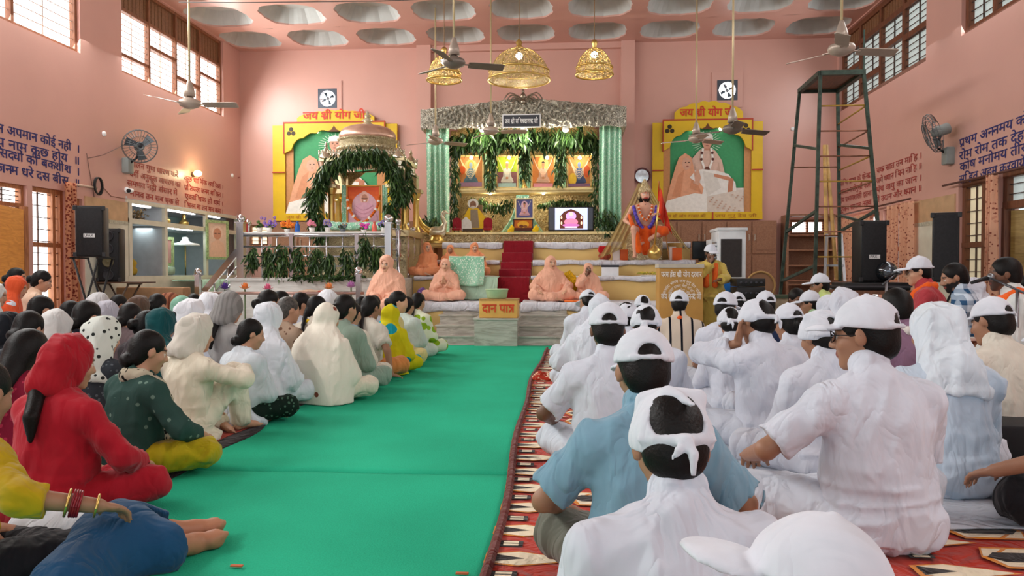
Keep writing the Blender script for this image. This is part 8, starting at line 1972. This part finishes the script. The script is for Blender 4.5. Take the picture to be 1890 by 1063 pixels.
woman('woman in a large cream embroidered veil covering her back, beside the aisle', 604, 561, 5.9, -20, 'veil', CR, printed('#e6dfd0', '#8a4a3a', 5, .1), vlen='long', hd=(-.2, .08, 0), fat=.04, wide=1.08, tm=CR, h=.012)
woman('woman in grey dress with a grey scarf bound over her hair', 424, 541, 6.2, -20, 'veil_hair', '#a8a6a4', printed('#8c8a88', '#7c7a78', 30, .4, 'stripe'), vlen='short', hair='pony', hd=(-.1, .15, 0))
woman('woman with dark bun and sage green dupatta beside the embroidered veil', 637, 545, 6.3, -15, 'hair', '#8fa394', hd=(-.3, .1, 0))
woman('woman in cream and sky blue scarf with dark hair, seen from behind', 650, 558, 6.7, -15, 'hair', '#e0d8c8', hd=(0, .1, 0), extra=lambda e, p, T, h: drape(e, p, T, h, cloth('#8fb4c4'), w=.05))
woman('woman in cream top and orange trousers leaning on her bare arm', 684, 547, 7.15, -20, 'hair', 'c', arms=('lap', 'floor'), sleeve=.7, tm=cloth('#d98a4c'), hair='pony', tone='m', hd=(-.2, .1, 0), h=.017)
woman('woman in yellow and teal tie dyed veil near the stage', 722, 563, 7.5, -15, 'veil', printed('#c9bd1a', '#1a94a4', 5, .34, 'dots'), printed('#c9bd1a', '#1a94a4', 5, .36, 'dots', key='v'), vlen='long', hd=(-.2, .1, 0), h=.016)
woman('dark haired woman looking right behind the tie dyed veil', 735, 538, 8.1, -60, 'hair', '#d8c88a', hd=(-.3, .05, 0), tone='l')
woman('woman with pale translucent veil on her back beside the tie dyed one', 752, 548, 8.6, -20, 'hair', '#c8d4c8', hd=(-.1, .1, 0), extra=lambda e, p, T, h: shawl(e, p, T, h, cloth('#c9d6cf')))
woman('woman with hair clip and lime green patterned sleeves nearest the marble steps', 772, 541, 9.1, -20, 'hair', printed('#dfe4c8', '#8fb02a', 9, .4), hd=(-.1, .1, 0), hair='pony')
woman('elderly woman in brown print with red collar and grey bun', 532, 549, 6.5, -25, 'hair', printed('#a8907c', '#6a4c3c', 16, .3), hairm=HAIRG, hd=(-.4, .05, 0), extra=lambda e, p, T, h: drape(e, p, T, h, cloth('#b03a28'), w=.035))
woman('dark haired woman in white turned right behind the elderly one', 556, 541, 7.4, -30, 'hair', 'w', hd=(-.4, .1, 0))
woman('woman with long dark ponytail and yellow collar', 585, 547, 7.1, -25, 'hair', '#d8cfc0', hair='braid', hd=(-.4, .1, 0), extra=lambda e, p, T, h: drape(e, p, T, h, cloth('#d8b21e'), w=.03))
woman('woman in white veil just left of the small black statue', 606, 536, 7.7, -15, 'veil', 'w', '#e6e8ee', vlen='back')
woman('dark haired woman in white with a grey strap on her shoulder', 496, 536, 7.0, -25, 'hair', 'w', hd=(-.35, .05, 0), extra=lambda e, p, T, h: drape(e, p, T, h, cloth('#6a7888'), w=.035, side=-1))
woman('girl with dark hair beside the woman with the grey strap', 519, 538, 7.7, -30, 'hair', '#d8c4b4', hd=(-.4, .05, 0))
woman('woman veiled in plain white before the sloping handrail', 388, 541, 6.8, -18, 'veil', 'w', '#e4e7ee', vlen='back')
woman('woman with white cloth over one side of her dark hair', 352, 554, 5.7, -25, 'veil_hair', 'w', '#e8eaf0', vlen='short', hd=(-.3, .1, .1))
woman('woman under a dark teal head scarf', 298, 570, 5.1, -15, 'veil', '#1d3c44', '#0f4a4e', vlen='back')
woman('woman in a white head scarf with black dots and dark dress', 190, 586, 4.3, -12, 'veil', printed('#33383e', '#5a6066', 40, .3), printed('#d2d8d0', '#2a2e2c', 22, .24), vlen='neck', hd=(-.1, .1, 0), h=.012)
woman('woman in white veil with orange collar behind the dotted scarf', 104, 573, 5.0, -12, 'veil', '#d87a2e', '#d8d8d6', vlen='neck', hd=(-.2, .1, 0))
woman('woman with navy black covered hair at the left, bent forward', 52, 576, 4.6, -8, 'hair', '#20242c', hair='lowbun', hd=(0, .25, 0))
woman('woman in dark cap like scarf at the far left edge', 14, 576, 5.2, -8, 'veil', '#23262c', '#15181f', vlen='short')
woman('woman with dark hair and white hairband in navy with pale collar', 160, 557, 5.3, -12, 'hair', '#1c2230', hair='lowbun', hd=(-.25, .15, 0), extra=lambda e, p, T, h: drape(e, p, T, h, cloth('#d8dae0'), w=.03))
woman('woman with dark bob in a beige top left of the hairband woman', 130, 556, 6.3, -10, 'hair', '#c8b09c', hair='lowbun')
woman('dark haired woman in front of the seated woman in cream shawl', 76, 547, 6.0, -15, 'hair', '#3a3438', hair='lowbun', hd=(-.3, .1, 0))
woman('woman in a grey white veil in the row under the crossed stands', 182, 541, 7.2, -10, 'veil', 'w', '#c6c6c8', vlen='back')
woman('woman in a lilac grey veil right of the grey white one', 199, 556, 6.4, -10, 'veil', '#b8b0bc', '#b3b1bb', vlen='back')
woman('woman with glasses looking back below the second loudspeaker', 218, 545, 8.0, 150, 'hair', '#a8a0a8', feats=dict(glasses=1), tone='m', h=.014)
woman('dark haired woman, head bent, in the middle of the left rows', 240, 561, 6.0, -12, 'hair', '#6a5a5c', hair='lowbun', hd=(-.2, .2, 0))
woman('woman with plaited hair buns and a white clip', 272, 575, 5.4, -20, 'hair', '#3c3438', hair='bun', hd=(-.3, .2, 0))
woman('woman with brown scarf over dark hair near the showcase', 256, 547, 7.0, -12, 'veil_hair', '#8a7060', '#5a4438', vlen='short')
woman('woman with a black hair bun and silver clip before the mint bench', 290, 543, 7.4, -12, 'hair', '#b09080', hair='bun')
woman('woman in rust striped head scarf before the mint bench', 314, 541, 7.8, -12, 'veil', '#8a5a44', printed('#9a6248', '#6a3c2c', 18, .4, 'stripe'), vlen='back')
woman('woman in mint green head scarf before the sloping handrail', 335, 548, 7.0, -12, 'veil', '#7fae98', '#86b8a0', vlen='back')
woman('dark haired woman between mint scarf and white veil', 358, 543, 8.3, -12, 'hair', '#c0a8a0')
woman('woman in dusty pink head scarf at the foot of the handrail', 376, 543, 8.4, -12, 'veil', '#b08a7c', '#b5937f', vlen='back')
woman('dark haired woman in white at the left of the saint with feet down', 690, 546, 8.6, -15, 'hair', 'w', hair='lowbun')
woman('bareheaded woman in white just before the seated saint', 668, 548, 8.3, -12, 'hair', 'w', hair='pony')
# three women on chairs along the left wall
SEAT = M('#7a4a30', .5)
def chair(x, y, label, rz=-.9):
    e = empty('chair', (x, y, 0), label, 'chair', 'chairs along the left wall'); R = Matrix.Rotation(rz, 3, 'Z'); L = lambda a, b, c: Vector((x, y, 0)) + R @ Vector((a, b, c))
    mb = MB(); mb.bevbox(L(0, 0, .33), (.22, .22, .02), .01, R); mb.build('seat', SEAT, e); mb = MB(); mb.bevbox(L(0, -.23, .6), (.2, .015, .16), .01, R); mb.build('backrest', SEAT, e)
    for a in (-.19, .19):
        for b in (-.19, .19): MB().bar(L(a, b, 0), L(a, b, .33 if b > 0 else .75), .03).build('leg', SEAT, e)
for px, py, Y, col, hm, lb, kk in ((76, 500, 7.3, '#e4c0a4', None, 'woman in cream shawl seated on a chair by the barred window', dict(extra=lambda e, p, T, h: shawl(e, p, T, h, cloth('#e6c8ae')), hair='bun', hd=(-.2, .25, 0))), (30, 511, 6.8, 'w', '#d9562e', 'woman with orange head scarf seated on a chair by the orange door', dict(hd=(-.3, .2, 0))), (30, 495, 7.7, '#c87a5c', None, 'woman with auburn hair seated behind the orange scarf', dict(hd=(-.4, 0, 0))), (-8, 525, 6.2, 'w', '#e4e6e2', 'woman in white veil cut by the left edge beside the orange scarf', dict(hd=(-.3, .1, 0)))):
    e, p, T = woman(lb, px, py, Y, -50, 'veil_hair' if hm == '#d9562e' else ('veil' if hm else 'hair'), col, hm, legs='edge', z0=0, h=.013, group=None, vlen='back' if hm else 'back', **kk)
    chair(e.location.x, e.location.y, 'brown chair under the ' + lb.split(' seated')[0].split(' cut')[0])
# ---------------------------------------------------------------- mother with the sleeping child, lower left corner
MUS = cloth('#b99a14')
def bangles(e, p, T, hh):
    a, b = p.el[1], p.wr[1]; d = unit(b - a)
    for t, c, r in ((.60, GOLD, .046), (.66, M('#7a1420', .3), .045), (.69, M('#8a1824', .3), .0445), (.72, M('#7a1420', .3), .044), (.75, M('#8a1824', .3), .043), (.97, GOLD, .038)):
        x, u, w_ = frame(Vector(d)); c_ = a + (b - a) * t; MB().tube([wp(p, T, c_ + np.array(x) * r * math.cos(q) + np.array(u) * r * math.sin(q)) for q in [2 * PI * i / 20 for i in range(21)]], .0042, 6, False).build('bangle', c, e, True)
P('woman in mustard sleeves and bangles resting her hand on the sleeping child', -150, 664, 2.4, -12, size=.9, xy=(-2.02, 2.2), arms=('lap', (.54, .22, .33, .36, .06, .39)), head='hair', hair='bun', top='kurta', topm=MUS, sleeve=1.3, tm=cloth('#16141a'), tone='m', h=.008, extra=bangles, lean=.25, skirt=.05)
ch = empty('person', tuple(atz(180, 1010, .0)), 'child asleep on its side in white top and blue shorts with bare feet', 'person')
q = lambda px, py, Y: np.array(at(px, py, Y))
hd_, ck, pv = q(74, 890, 2.95), q(80, 985, 2.65), q(205, 1010, 2.48); k1, k2 = q(306, 985, 2.66), q(308, 1012, 2.5); a1, a2 = q(362, 977, 2.74), q(360, 1002, 2.64); t1, t2 = q(416, 970, 2.8), q(420, 990, 2.72); kn = q(120, 1090, 2.2)
s = S().u(ell(hd_, (.085, .10, .085))).u(cone(hd_, ck, .05, .06), .03).u(cone(ck, pv, .09, .10), .05).u(cone(q(235, 985, 2.56), k1, .075, .05), .04).u(cone(pv, k2, .08, .05), .04).u(cone(k1, a1, .046, .034), .02).u(cone(k2, a2, .046, .034), .02)
for a, t, b in ((a1, t1, 1), (a2, t2, -1)):
    d = unit(t - a); m = a + (t - a) * .6; s.u(ell(a - d * .012 + V3(0, 0, -.008), (.036, .036, .036)), .02).u(cone(a, m, .031, .033), .02).u(ell(m, (.03, .042, .030)), .02)
    for i in range(5): o = V3(0, (i - 2) * .0175, (2 - i) * .003); s.u(cone(m + o, t + o - d * abs(i - 1) * .007 + V3(0, 0, .01), .014 if i else .018, .0105 if i else .014), .009)
def ctint(V): return np.tile(np.array(lin('#b07a5c')), (len(V), 1))
allp = np.array([hd_, ck, pv, a1, a2, t1, t2, kn]); lo, hi = allp.min(0) - .26, allp.max(0) + .26
solid('body', floor_cut(s, .004), lo, hi, .009, SKINMAT, ch, None, ctint)
s = S().u(cone(ck + V3(.0, .12, .02), ck, .09, .10)).u(cone(ck, pv, .11, .125), .06).cut(ell(pv + V3(.10, 0, .0), (.14, .3, .3)), .01).folds(.007, (34, 34, 34), 4); solid('shirt', floor_cut(s, .004), lo, hi, .010, cloth('#d2d6de'), ch)
s = S().u(ell(pv + V3(.03, .02, .0), (.145, .15, .125))).u(cone(pv + V3(.02, 0, .0), k2, .125, .09), .06).u(cone(q(235, 985, 2.56), k1, .10, .085), .05).u(cone(pv, kn, .125, .11), .08).folds(.004, (30, 30, 30), 6)
for k_, b_ in ((k1, a1), (k2, a2)): s.cut(lambda P, k_=k_, d=unit(b_ - k_): np.maximum(-((P - k_) @ A3(d)), np.sqrt(((P - k_) ** 2).sum(1)) - .17), .004)
solid('shorts', floor_cut(s, .004), lo, hi, .010, cloth('#1d4a70', weave=.2), ch)
s = S().u(ell(hd_ + V3(-.01, .0, .015), (.096, .105, .092))).cut(ell(hd_ + V3(.09, -.06, -.02), (.07, .1, .09)), .01).folds(.003, (40, 40, 40), 2); solid('hair', s, hd_ - .2, hd_ + .2, .009, M('#3a322e', .5, 0, .3, 60, .3, 120), ch)
# ---------------------------------------------------------------- microphone stand and harmonium before the musicians
def micstand(px, py, Y, tip, label):
    b = at(px, py, Y); t = Vector(tip); e = empty('microphone_stand', (b.x, Y, .3), label, 'stand'); MB().tube([(b.x, Y, .31), b], .012, 8).build('pole', M('#8a8a8e', .3, .8), e, True); MB().tube([b + (b - t) * .3, t], .009, 8).build('boom', M('#5a5a5e', .3, .7), e, True)
    for k in range(3): a = 2 * PI * k / 3; MB().tube([(b.x, Y, .42), (b.x + .22 * math.cos(a), Y + .22 * math.sin(a), .312)], .009, 6).build('leg', M('#5a5a5e', .3, .7), e, True)
    return t
t = at(1826, 512, 5.8); micstand(1878, 535, 5.6, t, 'grey microphone stand with boom at the right edge before the singer'); mic(t, (-1, .1, .15) if False else (.9, .2, .25), 'black microphone on the boom in front of the singer', .15)
t = at(1658, 503, 7.4); micstand(1636, 520, 7.3, t, 'short microphone stand before the musician in red'); mic(t, (.9, .2, .3), 'black microphone before the musician in red', .14)
a, b = at(1770, 600, 6.0), at(1840, 575, 6.0); hm = empty('harmonium', ((a.x + b.x) / 2 - .1, 6.15, .30), 'dark wooden harmonium before the bearded musician', 'harmonium'); MB().box(a.x - .1, 6.0, .301, b.x, 6.3, .50, .01).build('case', wood('#5a3624', '#3a2216'), hm, smooth='auto'); MB().box(a.x - .08, 6.0, .5, b.x - .02, 6.12, .52).build('keyboard', M('#e8e4da', .4), hm)
MB().box(at(1850, 0, 4.1).x - .25, 4.0, .045, 2.95, 4.35, .25, .02).build('black_bag', M('#16161a', .5), None, smooth='auto', label='black bag on the floor behind the man in sky blue', cat='bag')
print('SCALES', sorted(SCALES)[:12], sorted(SCALES)[-8:])
